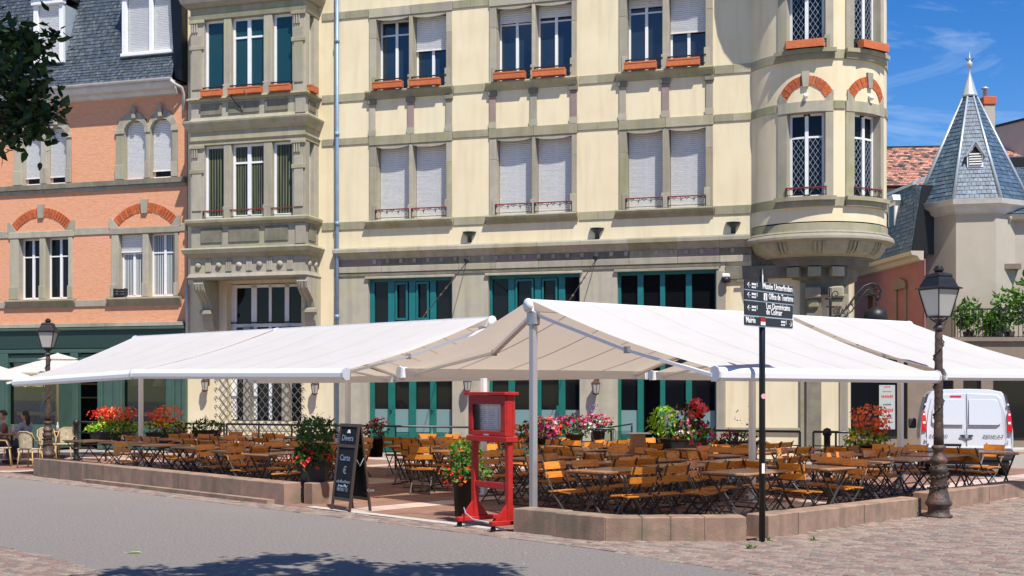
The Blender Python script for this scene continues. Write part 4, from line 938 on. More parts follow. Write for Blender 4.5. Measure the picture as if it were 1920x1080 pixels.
# pink building seen almost edge-on, its mansard roof
pf = Frame((1732-960)/F_PX*38.5, 38.5, math.atan2(-.998, .063))
pk = thing('pink_house', 'pink house with blue slate mansard at the side of the alley', 'building', (pf.o.x, pf.o.y, 0), pf.a)
ph = [(-4.9, -4.3, 3.2, 5.15), (-2.2, -1.5, 3.2, 5.15)]
mb = MB(); wall_sheet(mb, -9, 0, 0, 6.0, ph, 0, .25); mb.build('pink_wall', M['pinkwall'], pk)
for a, c, z0, z1 in ph:
    window(pk, a, c, z0, z1, y=.15, pane='pane_dark', fm='curtain_white', transom=.28)
    part('jamb_stone', M['brownwall'], pk, (a-.15, a-.002, -.04, .1, z0, z1), b=.01); part('jamb_stone', M['brownwall'], pk, (c+.002, c+.15, -.04, .1, z0, z1), b=.01)
    MB().prism([(a-.2, z1), (c+.2, z1), (c+.15, z1+.22), ((a+c)/2, z1+.36), (a-.15, z1+.22)], -.09, 0).build('window_hood', M['brownwall'], pk)
MB().sweep([(0, 5.9), (.12, 5.92), (.2, 6.04), (.38, 6.08), (.42, 6.2), (0, 6.2)], [(-9, 0), (0, 0)]).build('eave', M['greige'], pk)
slates(pk, (-9, -.38, 6.22), (0, -.38, 6.22), (-9, .2, 8.5), (-1.2, .2, 8.5), 16, 60, M['slate_blue']); slates(pk, (-1.21, -.3, 6.4), (-.02, -.38, 6.22), (-1.2, .2, 8.5), (-.5, .15, 8.3), 15, 8, M['slate_blue'])
slates(pk, (-9, .2, 8.5), (-3.6, .2, 8.5), (-8, 4.5, 10.4), (-5.5, 4.5, 10.4), 14, 30, M['slate_blue'])
MB().prism([(-.36, 6.21), (.19, 8.45), (.9, 8.45), (.9, 6.21)], -1.19, -1.1, 'x').build('roof_end', M['slate_blue'], pk); part('roof_body', M['slate_blue'], pk, (-9, -3.6, .9, 6, 6.2, 8.4)); part('house_body', M['pinkwall'], pk, (-9, -3.6, .3, 6, 0, 6.0), (-3.598, -.002, .02, .06, 0, 5.95))
for k, x in enumerate((-2.4, -5.6)):
    dm = part('dormer', M['white'], pk, (x-.3, x+.3, -.12, .5, 6.9, 8.1), b=.02); part('pane', M['pane_dark'], dm, (x-.2, x+.2, -.132, -.121, 7.05, 7.95))
    MB().prism([(x-.4, 8.1), (x+.4, 8.1), (x+.25, 8.3), (x-.25, 8.3)], -.2, .6).build('dormer_roof', M['zinc'], dm)
MB().bar((-9, .18, 8.52), (-1.2, .18, 8.52), .1, .1).build('ridge_flashing', M['zinc'], pk); MB().bar((-3.6, .2, 8.52), (-5.5, 4.5, 10.42), .2, .08).build('hip_flashing', M['zinc'], pk)
# octagonal tower with a slate spire
oc = at(1818, 730, 40.2); DT = 40.2
ot = thing('octagonal_tower', 'greige octagonal stair tower under a tall pointed blue slate spire', 'tower', (oc[0], oc[1], 0), 0)
ang0 = math.atan2(-oc[1], -oc[0])          # towards the camera
def octv(r, k, da=0): a = ang0+math.radians(22.5+7.5+45*k+da); return (r*math.cos(a), r*math.sin(a))
zt = lambda y: EYE+(HZ-y)/F_PX*DT
def octring(prof, name, m, par):
    mb = MB()
    for i in range(len(prof)-1):
        for k in range(8):
            a, b_ = octv(prof[i][0], k), octv(prof[i][0], k+1); c, d = octv(prof[i+1][0], k+1), octv(prof[i+1][0], k)
            mb.add([(*a, prof[i][1]), (*b_, prof[i][1]), (*c, prof[i+1][1]), (*d, prof[i+1][1])], [(0, 1, 2, 3)])
    return mb.build(name, m, par)
rw = 1.56
octring([(rw, 0), (rw, zt(410))], 'tower_wall', M['greige'], ot)
octring([(rw, zt(412)), (rw+.1, zt(408)), (rw+.14, zt(402)), (rw+.3, zt(396)), (rw+.34, zt(387)), (rw+.1, zt(384))], 'tower_cornice', M['white_pipe'], ot)
zs0, zs1 = zt(386), zt(181); r0, r1 = rw+.26, .2
for k in range(8):
    a, b_ = octv(r0, k), octv(r0, k+1); c, d = octv(r1, k+1), octv(r1, k)
    slates(ot, (*a, zs0), (*b_, zs0), (*d, zs1), (*c, zs1), 26, 9, M['slate_blue'])
    am, dm_ = octv(r0+.02, k), octv(r1+.02, k); MB().tube([(*am, zs0), (*dm_, zs1)], [.06, .03], 6).build('zinc_hip', M['zinc'], ot)
MB().lathe([(.27, zs1-.02), (.25, zs1+.04), (.03, zt(137)), (.025, zt(128)), (.06, zt(126)), (.1, zt(121)), (.09, zt(118)), (.04, zt(115)), (.03, zt(111)), (.05, zt(110)), (.02, zt(108)), (.008, zt(98))], 0, 0, 12).build('spire_finial', M['zinc'], ot)
MB().tube([(-.13, 0, zt(109)), (-.1, 0, zt(112)), (0, 0, zt(113)), (.1, 0, zt(112)), (.13, 0, zt(109))], .018, 5).build('finial_crown', M['iron'], ot)
# louvre dormer
a_, b__ = octv(r0, -1), octv(r0, 0)
na = math.atan2((a_[1]+b__[1]), (a_[0]+b__[0])); t_ = .37; rm = (r0*(1-t_)+r1*t_)*math.cos(math.radians(22.5)); zm = zs0+(zs1-zs0)*(t_-.08)
def lx(x, y, z): c, s_ = math.cos(na), math.sin(na); return ((rm-y)*c-x*s_, (rm-y)*s_+x*c, z+zm)
dmr = MB(); dmr.prism([(-.24, 0), (.24, 0), (.24, .42), (0, .8), (-.24, .42)], -.16, .35); d_ = dmr.build('louvre_dormer', M['white'], ot, lx)
MB().prism([(-.2, .06), (.2, .06), (.2, .4), (0, .68), (-.2, .4)], -.165, -.161).build('louvre_opening', M['dark'], d_, lx)
for k in range(5): part('louvre', M['white'], d_, (-.19, .19, -.2, -.17, .08+k*.08, .12+k*.08), xf=lx)
q_ = MB(); q_.prism([(-.31, .36), (-.27, .34), (0, .8), (.27, .34), (.31, .36), (0, .9)], -.26, .4); q_.build('dormer_roof', M['zinc'], d_, lx)
# wing right of the tower with balcony
wr = thing('balcony_house', 'greige house with slate roof and planted balcony right of the spire', 'building', at(1845, 730, 39.3)[:2]+(0,), math.radians(-8))
zb = lambda y, D=39.3: EYE+(HZ-y)/F_PX*D
mb = MB(); wall_sheet(mb, -.4, 5, 0, zb(415), [(0.05, .9, 3.42, zb(508)), (1.75, 2.5, 3.42, zb(470))], 0, .3); mb.build('house_wall', M['greige'], wr)
for a, c, z1 in ((.05, .9, zb(508)), (1.75, 2.5, zb(470))): window(wr, a, c, 3.42, z1, y=.2, pane='pane_dark', fm='brownwall')
part('awning_hood', M['brownwall'], wr, (-.05, 1.05, -.35, -.001, zb(508)+.02, zb(500)+.05)); part('house_body', M['greige'], wr, (-.4, 5, .4, 6, 0, zb(415)-.05))
MB().sweep([(0, zb(418)), (.25, zb(414)), (.32, zb(405)), (0, zb(405))], [(.6, 0), (5, 0)]).build('eave', M['greige'], wr)
MB().tube([(.75, -.3, zb(410)), (.72, -.12, zb(420)), (.7, -.06, zb(440)), (.7, -.06, 3.5)], .04, 8).build('drainpipe', M['greige'], wr)
slates(wr, (.5, -.3, zb(404)), (5, -.3, zb(404)), (.5, 2.6, zb(268)), (5, 2.6, zb(268)), 26, 36, M['slate_blue']); part('roof_end', M['slate_blue'], wr, (.5, 5, 2.0, 4, zb(404), zb(275)))
bd = MB(); bd.prism([(1.55, zb(395)), (2.4, zb(395)), (2.4, zb(345)), (1.97, zb(318)), (1.55, zb(345))], -.2, 1.4); dd = bd.build('dormer', M['white'], wr); part('pane', M['pane_dark'], dd, (1.68, 2.27, -.215, -.201, zb(390), zb(348)))
bal = thing('balcony', 'dark iron balcony with railing and green plants on the right edge', 'balcony', at(1800, 730, 37.6)[:2]+(0,), math.radians(-8))
part('balcony_slab', M['brownwall'], bal, (-.1, 4.5, -.1, 1.7, 3.22, 3.36), b=.02)
mb = MB(); mb.box(0, 4.4, -.05, -.02, 4.28, 4.32); mb.box(0, 4.4, -.045, -.025, 3.45, 3.47); mb.build('balcony_rail', M['iron'], bal)
for k in range(34): part('baluster', M['iron'], bal, (k*.13, k*.13+.02, -.045, -.025, 3.362, 4.279))
mb = MB(); 
for k in range(4): mb.tube([(.01, 0+.4*k, 3.36), (.01, .4*k, 4.3)], .01, 4)
mb.bar((.01, 0, 4.3), (.01, 1.6, 4.3), .03, .03); mb.build('side_rail', M['iron'], bal)
GC = [(1, 1, 1), (1.5, 1.3, .8), (.7, .8, .7), (1.9, 1.7, .9), (1.1, 1.3, 1), (.55, .65, .6)]
def leafcloud(mb, c, rad, n, size, cols=GC, up=.3, shape=1.0):
    for _ in range(n):
        while True:
            p = Vector((R.uniform(-1, 1), R.uniform(-1, 1), R.uniform(-1, 1)))
            if p.length < 1: break
        p = p.normalized()*(p.length**shape) if p.length > 0 else p
        q = Vector((c[0]+p.x*rad[0], c[1]+p.y*rad[1], c[2]+p.z*rad[2]))
        leaf(mb, q, size*R.uniform(.6, 1.3), R.choice(cols), up)
def leaf(mb, q, s, col, up=.3, asp=.5):
    d = Vector((R.gauss(0, 1), R.gauss(0, 1), R.gauss(0, 1)+up)).normalized(); w_ = d.cross(Vector((R.gauss(0, 1), R.gauss(0, 1), R.gauss(0, 1)))).normalized()
    n_ = d.cross(w_); mb.col = col
    mb.add([q, q+d*s*.35+w_*s*asp*.5+n_*s*.06, q+d*s+n_*s*-.08, q+d*s*.35-w_*s*asp*.5+n_*s*.06], [(0, 1, 2), (0, 2, 3)])
for k, (x, y, z, r) in enumerate(((.35, .5, 4.3, .55), (1.1, .5, 4.0, .4), (1.6, .6, 4.6, .7), (2.2, .7, 4.9, .6), (3.0, .5, 4.4, .7), (3.6, .6, 4.7, .6))):
    p = bal.matrix_basis if False else None
    ca, sa = math.cos(bal.rotation_euler.z), math.sin(bal.rotation_euler.z)
    t = thing('balcony_plant', ['feathery green shrub at the left corner of the balcony', 'low green plant in the balcony behind the railing', 'bushy green plant in the middle of the balcony', 'tall light green plant beside the balcony window', 'broad green shrub toward the right end of the balcony', 'rightmost green plant on the balcony'][k], 'plant', (bal.location.x+ca*x-sa*y, bal.location.y+sa*x+ca*y, 3.36), 0, 'plants on the balcony')
    MB().lathe([(.12, 0), (.17, .28), (.15, .28)], 0, 0, 10).build('pot', M['bark'], t)
    mb = MB(); zc_ = z-3.36; leafcloud(mb, (0, 0, zc_*.8), (r*.8, r*.6, zc_*.55), 330, .2, [(a*1.6, b_*1.8, c*1.2) for a, b_, c in GC]); mb.build('foliage', M['leaf'], t)
# tiled roof, chimney, pale block behind
tr_ = thing('tiled_house', 'house with a pink and grey clay tile roof behind the turret', 'building', at(1800, 730, 58)[:2]+(0,), math.radians(-4))
zr = lambda y: EYE+(HZ-y)/F_PX*58
slates(tr_, (-5.5, -.5, zr(350)), (9, -.5, zr(350)), (-5.5, 3.5, zr(248)), (9, 3.5, zr(248)), 26, 75, M['tile'], lite=[(1, 1, 1)]*4+[(1.15, 1.1, 1.05), (1.1, 1.0, .95), (.9, .85, .85), (.28, .42, .5), (.3, .5, .55), (1.3, 1.2, 1.1)], th=.05)
MB().tube([(-5.6, 3.5, zr(251)), (9, 3.5, zr(251))], .14, 8).build('ridge_tiles', M['tile'], tr_); part('house_body', M['greige'], tr_, (-5.4, 9, 0, 7, 0, zr(352)), (-5.4, 9, 3.6, 6, zr(352), zr(256)))
cx_, _, _ = at(1852, 0, 50); cm = thing('chimney', 'brick topped rendered chimney behind the pointed spire', 'chimney', (cx_, 50, 0))
zc2 = lambda y: EYE+(HZ-y)/F_PX*50
part('stack', M['greige'], cm, (-.22, .22, -.2, .2, 5, zc2(198)), b=.01); part('brick_cap', M['brick'], cm, (-.27, .27, -.25, .25, zc2(198)+.002, zc2(183)), b=.02)
MB().lathe([(.08, zc2(183)), (.08, zc2(168)), (.16, zc2(168)), (.16, zc2(165)), (.0, zc2(162))], -.12, 0, 10).build('cowl', M['zinc'], cm)
pb = thing('pale_rooftop_block', 'pale flat roofed block at the right edge behind the spire', 'building', at(1905, 730, 62)[:2]+(0,), math.radians(25))
zz = lambda y: EYE+(HZ-y)/F_PX*62
part('block_wall', M['greige'], pb, (-1.3, 3, -2.0, 3, 3, zz(243))); part('flat_roof', M['slate'], pb, (-1.4, 3.1, -2.1, 3.1, zz(243)+.002, zz(239)))
# low shop pavilion behind the van
sx = at(1592, 730, 37.0)[0]; sp = thing('shop_row', 'brown single storey shop row with dark windows behind the white van', 'building', (sx, 37.0, 0), 0)
PX = lambda x: (x-1592)/F_PX*37.0
zq = lambda y: EYE+(HZ-y)/F_PX*37.0
hs_ = [(PX(1593), PX(1702), .35, 2.9), (PX(1765), PX(1788), .0, 2.6), (PX(1806), PX(1840), .0, 2.6), (PX(1862), PX(1990), .3, 2.7)]
mb = MB(); wall_sheet(mb, -.05, PX(2050), 0, 3.3, hs_, 0, .35); mb.build('shop_wall', M['brownwall'], sp)
for a, c, z0, z1 in hs_:
    fr = part('window', M['iron'], sp, (a, a+.06, .1, .18, z0, z1), (c-.06, c, .1, .18, z0, z1), (a+.06, c-.06, .1, .18, z0, z0+.08), (a+.06, c-.06, .1, .18, z1-.08, z1)); part('pane', M['pane_dark'], fr, (a+.05, c-.05, .13, .14, z0+.05, z1-.05))
part('roof_slab', M['brownwall'], sp, (-.1, PX(2050), -.1, 6, 3.302, 3.42)); part('shop_body', M['dark'], sp, (.0, PX(2050), .4, 5, 0, 3.29))
part('stone_pilaster', M['stone_grey'], sp, (-.35, -.052, -.08, .3, 0, 3.3), b=.01); part('entrance_step', M['concrete'], sp, (PX(1790), PX(2050), -1.1, -.01, .0, .1), b=.01)
po = thing('shop_poster', 'tall white poster with red and black print in the dark shop window', 'poster', (sx+PX(1665), 36.98, 0), 0)
po.location.y = 37.09
part('sheet', mat('faded_poster_paper', (.36, .40, .40), None, .7), po, (-.24, .24, 0, .004, zq(805), zq(722)))  # white paper greyed as if dimmed behind the window glass
M['red_ink'] = mat('red_ink', (.5, .05, .05), None, .6)
for k, (w_, zz_, h, m_) in enumerate(((.1, 727, .06, 'red_ink'), (.14, 735, .04, 'red_ink'), (.18, 746, .09, 'red_ink'), (.12, 760, .05, 'black'), (.19, 772, .1, 'red_ink'), (.15, 785, .03, 'black'), (.17, 793, .03, 'black'))):
    mb = MB(); n_ = 7
    for j in range(n_): mb.box(-w_+2*w_*j/n_+.006, -w_+2*w_*(j+1)/n_-.006, -.003, -.001, zq(zz_), zq(zz_)+h*R.uniform(.7, 1))
    mb.build('print', M[m_], po, kind='stuff')

# unseen houses added behind the camera to give the panes something to reflect
for i, (x, w_, h) in enumerate(((-26, 17, 10.5), (-8, 15, 12), (9, 18, 9.5), (28, 16, 11))):
    t = thing('opposite_house', ['plain house across the square facing the orange building', 'tall plain house across the square facing the oriel', 'low plain house across the square facing the teal doors', 'plain house across the square facing the turret'][i], 'building', (x, -26, 0), PI)
    hs2 = [(-w_/2+1+k*2.4, -w_/2+2.1+k*2.4, 1+3*j, 2.9+3*j) for k in range(int((w_-1.5)/2.4)) for j in range(3)]
    mb = MB(); wall_sheet(mb, -w_/2, w_/2, 0, h, hs2, 0, .25); mb.build('house_wall', M['greige' if i % 2 else 'brownwall'], t)
    part('house_core', M['dark'], t, (-w_/2, w_/2, .26, 8, 0, h))
    MB().prism([(-.5, h), (4, h+4), (8.5, h)], -w_/2-.3, w_/2+.3, 'x').build('roof', M['tile'], t)
# ================================================================ AWNINGS
rC0 = Vector(ground(1000, 730+F_PX*EYE/17.2)); ZR = EYE+165*17.2/F_PX
def ridge_pt(x, y): D = (ZR-EYE)*F_PX/(HZ-y); return Vector(((x-960)/F_PX*D, D))
rL1 = ridge_pt(911, 597); rL0 = ridge_pt(262, 632); rC1 = ridge_pt(1712, 605)
def lerp_px(p, q, x):     # point on the line p-q seen at pixel column x
    tx = (x-960)/F_PX; d = q-p; t = (tx*p.y-p.x)/(d.x-tx*d.y); return p+d*t
def awning(label, p, q, fn, dist, zf, zr, posts, cutf=(0, 0), cutr=(0, 0), grp='white double-sided awnings over the terrace', armsf=True, big_bracket=False):
    """p,q ridge ends (2D), fn front normal (2D unit), zf/zr (z at p, z at q) of front and rear bars"""
    o = p; t = thing('terrace_awning', label, 'awning', (o.x, o.y, 0), 0, grp)
    d = (q-p); Ln = d.length; d = d/Ln; P = lambda s, a, z: (*( (p-o)+d*s+fn*a ), z)
    mb = MB(); c0, c1 = Vector(P(-.02, 0, ZR-.06)), Vector(P(Ln+.02, 0, ZR-.06)); mb.bar(c0, c1, .17, .13, up=(fn.x, fn.y, 0)); mb.build('ridge_beam', M['alu'], t)
    for s in (-.035, Ln+.035): m_ = MB(); m_.tube([P(s-.012, 0, ZR-.06), P(s+.012, 0, ZR-.06)], .1, 14); m_.build('end_cap', M['alu'], t)
    for s in posts:
        pm = MB(); hw = .045; C_ = Vector(P(s, 0, 0))
        Mx = Matrix.Rotation(math.atan2(d.y, d.x), 4, 'Z'); Mx.translation = (C_.x, C_.y, ZR/2-.07); pm.mbox(Mx, .09, .09, ZR-.14, b=.008); pm.build('post', M['alu_grey' if big_bracket and s < 1 else 'alu'], t)
        Mx.translation = (C_.x, C_.y, .02); b2 = MB(); b2.mbox(Mx, .3, .3, .03, b=.006); b2.build('base_plate', M['alu_grey'], t)
        Mx.translation = (C_.x, C_.y, ZR-.24); b2 = MB(); b2.mbox(Mx, .11, .2, .2, b=.02); b2.build('bracket', M['alu_grey'], t)
    for side, sg, zz_, cut in (('front', 1, zf, cutf), ('rear', -1, zr, cutr)):
        nx, ny = 8, 12; fb = MB(); vs = []; z0 = ZR-.0
        for i in range(nx+1):
            for j in range(ny+1):
                s = (cut[0])*(j/ny)+(Ln-cut[1]*(j/ny)-cut[0]*(j/ny))*i/nx; a = sg*(.06+(dist-.06)*j/ny); zb_ = zz_[0]+(zz_[1]-zz_[0])*i/nx+.09
                z = z0+(zb_-z0)*(j/ny)-.07*math.sin(PI*j/ny)
                vs.append(P(s, a, z))
        fs = [(i*(ny+1)+j, (i+1)*(ny+1)+j, (i+1)*(ny+1)+j+1, i*(ny+1)+j+1) for i in range(nx) for j in range(ny)]
        fb.add(vs, fs, True); fab = fb.build('awning_fabric', M['fabric'], t)
        sm = MB(); ns = int(Ln/1.2)
        for k in range(1, ns+1):
            s_ = k*Ln/(ns+1); pts = []
            for j in range(ny+1):
                i_ = s_/Ln; a = sg*(.06+(dist-.06)*j/ny); zb_ = zz_[0]+(zz_[1]-zz_[0])*i_+.09
                s = (cut[0])*(j/ny)+(Ln-cut[1]*(j/ny)-cut[0]*(j/ny))*i_
                pts.append((s, a, z0+(zb_-z0)*(j/ny)-.07*math.sin(PI*j/ny)-.004))
            for j in range(ny): sm.add([P(pts[j][0]-.008, *pts[j][1:]), P(pts[j][0]+.008, *pts[j][1:]), P(pts[j+1][0]+.008, *pts[j+1][1:]), P(pts[j+1][0]-.008, *pts[j+1][1:])], [(0, 1, 2, 3)])
        sm.build('fabric_seams', M['seam'], fab, kind='stuff')
        st = MB()
        for (f_) in sm.f: st.add([Vector(sm.v[i])+Vector((0, 0, .007)) for i in f_], [(0, 1, 2, 3)])
        st.build('fabric_seams', M['seam_top'], fab, kind='stuff')
        # front bar: rounded profile swept
        s0, s1 = cut[0]-.04, Ln-cut[1]+.04
        pr = [(0, .02), (.0, .10), (-.03, .125), (.06, .14), (.1, .12), (.125, .07), (.12, .0), (.1, -.04), (.03, -.045), (.0, -.02)]
        pr = [(-.01, .10), (.05, .12), (.10, .10), (.125, .05), (.12, -.01), (.08, -.05), (.0, -.05)]
        bb_ = MB(); vs = []
        for s, zc_ in ((s0, zz_[0]), (s1, zz_[1])): vs += [P(s, sg*(dist+a-.03), zc_+z) for a, z in pr]
        k_ = len(pr); bb_.add(vs, [(i, (i+1) % k_, k_+(i+1) % k_, k_+i) for i in range(k_)]+[tuple(range(k_)), tuple(range(2*k_-1, k_-1, -1))]); bb_.build('front_bar' if sg > 0 else 'rear_bar', M['alu'], t)
        for s, zc_ in ((s0-.02, zz_[0]), (s1+.02, zz_[1])):
            cm_ = MB(); vs = [P(s+e_, sg*(dist+a*1.12-.035), zc_+z*1.12) for e_ in (-.018, .018) for a, z in pr]; cm_.add(vs, [(i, (i+1) % k_, k_+(i+1) % k_, k_+i) for i in range(k_)]+[tuple(range(k_)), tuple(range(2*k_-1, k_-1, -1))]); cm_.build('end_cap', M['cap'], t)
        # folding arms
        for s_, es in ((.1, 1), (Ln-.1, -1)):
            zc_ = zz_[0] if es > 0 else zz_[1]
            A0 = Vector(P(s_, sg*.08, ZR-.2)); el = Vector(P(s_+es*(.16 if sg > 0 else .55), sg*dist*.52, (ZR-.2)*.47+zc_*.53-.05)); E = Vector(P(s_+es*.12, sg*(dist-.02), zc_+.02))
            mb = MB(); mb.bar(A0, el, .075, .045); mb.build('upper_arm', M['alu'], t); mb = MB(); mb.bar(el, E, .055, .04); mb.build('forearm', M['alu'], t)
            mb = MB(); mb.tube([el-Vector((0, 0, .045)), el+Vector((0, 0, .045))], .045, 10); mb.build('elbow', M['alu_grey'], t)
    return t
def perp(p, q, toward_cam=True):
    d = (q-p).normalized(); n = Vector((d.y, -d.x)); return n if n.y < 0 else -n
nL = perp(rL0, rL1); nC = perp(rC0, rC1)
rLm = lerp_px(rL0, rL1, 520); dL = (rL1-rL0).normalized()
DA = 3.27
awning('leftmost white awning above the long low wall, nearest the green shopfront', rL0-dL*.15, rLm-dL*.05, nL, DA, (1.96, 2.09), (2.05, 2.06), [.2], cutf=(.8, 0))
awning('white awning left of the centre, its open gable beside the red menu stand', rLm+dL*.05, rL1+dL*.12, nL, DA, (2.1, 2.05), (2.07, 2.1), [2.2, (rL1-rLm).length-.1])
rCm = lerp_px(rC0, rC1, 1470); dC = (rC1-rC0).normalized()
awning('central white awning with a tall silver end post and grey folding arms', rC0-dC*.06, rCm-dC*.1, nC, DA, (2.0, 1.99), (2.09, 2.09), [.06, lerp_px(rC0, rC1, 1415).__sub__(rC0).length], cutf=(.28, .6), big_bracket=True)
off = -nC*.12
awning('rightmost white awning reaching over the white van side of the terrace', rCm+dC*.3+off, rC1+off, nC, DA, (2.03, 2.04), (2.08, 2.08), [(lerp_px(rC0, rC1, 1705)-rCm).length-.1-.3], cutf=(-.56, 0))

# ================================================================ TERRACE RAILING
railp = [at(x, 0, D)[:2] for x, D in ((146, 31.9), (735, 27.9), (1090, 26.2), (1240, 25.6), (1450, 24.8), (1620, 24.2))]
def raild(px): # depth of the railing line at a pixel column
    a = Vector(railp[0]); b_ = Vector(railp[-1]); return lerp_px(a, b_, px).y
def railing(label, x0, x1, n, knee=False):
    a = lerp_px(Vector(railp[0]), Vector(railp[-1]), x0); b_ = lerp_px(Vector(railp[0]), Vector(railp[-1]), x1)
    t = thing('terrace_railing', label, 'railing', (a.x, a.y, 0)); d = b_-a
    m_ = MB(); m_.tube([(0, 0, 1.0), (d.x, d.y, 1.0)], .025, 8); m_.build('top_rail', M['rail'], t)
    for z in (.72, .42): m_ = MB(); m_.tube([(0, 0, z), (d.x, d.y, z)], .012, 6); m_.build('wire_rail', M['rail'], t)
    for k in range(n+1):
        q = d*k/n; m_ = MB(); m_.tube([(q.x, q.y, 0), (q.x, q.y, 1.0)], .022, 8); m_.build('rail_post', M['rail'], t)
    return t
railing('grey tubular railing behind the orange flowers at the left of the terrace', 146, 420, 5)
railing('grey tubular railing in front of the lattice grille and first teal doors', 425, 880, 7)
railing('grey tubular railing between the second and third teal doors', 1088, 1152, 1)
railing('grey tubular railing in front of the cream wall panels by the corner', 1243, 1500, 4)
railing('short dark railing hoop behind the orange flowers by the shop window', 1525, 1610, 2)
for k, (x, lab) in enumerate(((1240, 'stout black ringed bollard post left of the large mixed flower planter'), (958, 'stout black ringed bollard post behind the red menu stand'), (1548, 'stout black ringed bollard post near the turret corner'), (146, 'stout black ringed bollard post at the left end of the terrace'))):
    p = lerp_px(Vector(railp[0]), Vector(railp[-1]), x)
    t = thing('bollard', lab, 'bollard', (p.x, p.y-.12, 0), 0, 'black posts along the terrace railing')
    MB().lathe([(.09, 0), (.09, .06), (.065, .1), (.065, .5), (.085, .52), (.085, .56), (.065, .58), (.065, .92), (.09, .95), (.09, 1.0), (.07, 1.06), (.0, 1.09)], 0, 0, 14).build('post', M['iron'], t)
    MB().lathe([(.08, .3), (.086, .32), (.08, .34)], 0, 0, 14).build('ring', M['rail'], t)

# ================================================================ TABLES AND CHAIRS
def make_chair():
    t = thing('folding_chair', 'x', 'chair', (0, 0, 0), 0, 'slatted folding chairs on the terrace')
    for z, h in ((.615, .085), (.735, .1)):
        m_ = MB(); n = 4; w_ = .22
        vs = []; 
        for k in range(n+1):
            x = -w_+2*w_*k/n; yb = .215+.03*(1-(x/w_)**2)+(z-.6)*.22
            vs += [(x, yb, z), (x, yb+.016, z+.003), (x, yb+.016+h*.2, z+h), (x, yb+h*.2, z+h)]
        fs = []
        for k in range(n):
            a = 4*k
            for j in range(4): fs.append((a+j, a+(j+1) % 4, a+4+(j+1) % 4, a+4+j))
        fs += [(0, 3, 2, 1), (4*n, 4*n+1, 4*n+2, 4*n+3)]
        m_.add(vs, fs)
        for x in (-.18, .18): m_.lathe([(.0, z+h*.5+.012), (.008, z+h*.5), (.0, z+h*.5-.012)], x, .2+(z-.6)*.22+.01, 5)
        m_.build('back_slat', M['wood'], t)
    m_ = MB(); n = 6
    for k in range(n): y = -.2+k*.066; m_.box(-.21, .21, y, y+.055, .44-.006*abs(k-3), .458-.006*abs(k-3))
    m_.build('seat', M['wood'], t)
    fr = MB()
    for x in (-.195, .195):
        fr.bar((x, .315, .86), (x, .21, .6), .024, .01); fr.bar((x, .21, .6), (x, .09, .38), .024, .01); fr.bar((x, .09, .38), (x, -.25, .0), .024, .01)
    fr.bar((-.195, -.235, .02), (.195, -.235, .02), .014); fr.bar((-.195, .11, .42), (.195, .11, .42), .012)
    fr.build('front_frame', M['steel'], t)
    fr = MB()
    for x in (-.17, .17):
        fr.bar((x, -.2, .44), (x, .03, .22), .022, .01); fr.bar((x, .03, .22), (x, .27, .0), .022, .01)
    fr.bar((-.17, .255, .02), (.17, .255, .02), .014); fr.bar((-.17, -.19, .425), (.17, -.19, .425), .012); fr.bar((-.2, .18, .435), (.2, .18, .435), .01)
    fr.build('rear_frame', M['steel'], t)
    return t
def make_table():
    t = thing('folding_table', 'x', 'table', (0, 0, 0), 0, 'slatted folding tables on the terrace')
    m_ = MB(); n = 7; W, L2_ = .35, .56
    for k in range(n): y = -W+k*(2*W/n); m_.box(-L2_, L2_, y+.003, y+2*W/n-.003, .725, .75, b=.004)
    m_.build('tabletop', M['wood_t'], t)
    m_ = MB()
    for x in (-.45, .45): m_.box(x-.03, x+.03, -W+.01, W-.01, .7, .724)
    m_.build('batten', M['steel'], t)
    for x in (-.42, .42):
        fr = MB(); fr.bar((x, -.3, .7), (x, .28, .01), .03, .012); fr.bar((x+.015, .3, .7), (x+.015, -.28, .01), .03, .012); fr.bar((x-.0, -.33, .012), (x-.0, .33, .012), .022); fr.build('cross_leg', M['steel'], t)
    fr = MB(); fr.bar((-.42, 0, .35), (.42, 0, .35), .016); fr.build('stretcher', M['steel'], t)
    return t
chair0 = make_chair(); chair1 = make_chair(); table0 = make_table(); index_kids()
for o in kids(chair1):
    if 'frame' in o.name: o.data = o.data.copy(); o.data.materials.clear(); o.data.materials.append(M['steel_l'])
used = {}
def place(src, x, y, rz, label, tilt=0):
    if src.name not in used: o = src; used[src.name] = 1
    else: o = copy_tree(src)
    o.location = (x, y, .004); o.rotation_euler = (0, 0, rz); o['label'] = label; return o
terr = [T2(WL-A_*.3), T2(WL), T2(WR), T2(W3), T2(W4), T2(W5), T2(W6), T2(W8), T2(W10), (14, 24), T2(Vector(railp[-1])+Vector((2, 0))), railp[-1], railp[0]]
obst = []
def seg_d(px_, a, b_):
    ab = b_-a; t = max(0, min(1, (px_-a).dot(ab)/ab.length_squared)); return (px_-a-ab*t).length
ORD = ['first', 'second', 'third', 'fourth', 'fifth', 'sixth', 'seventh', 'eighth', 'ninth', 'tenth', 'eleventh', 'twelfth']
tables = []
def rows(origin, d, n, brow, s0, step, cnt, rowname, endname, cond):
    for r_, b in enumerate(brow):
        k = 0
        for i in range(cnt):
            c = origin+d*(s0+i*step+(.35 if r_ % 2 else 0))+n*b
            px = 960+F_PX*c.x/c.y
            if not inpoly(c.x, c.y, terr) or not cond(c, px): continue
            if c.y > raild(px)-.95: continue
            if any((c-t_[0]).length < 1.28 for t_ in tables): continue
            if any((c-o_).length < r0_ for o_, r0_ in obst): continue
            if min(seg_d(c, a, b2) for a, b2 in ((WL, WR), (W3, W4), (W4, W5), (W6, W8), (W8+CN*.1, W10+CN*.1))) < .78: continue
            tables.append((c, d, n, f'{ORD[k]} table of the {ORD[r_]} row from the {rowname}')); k += 1
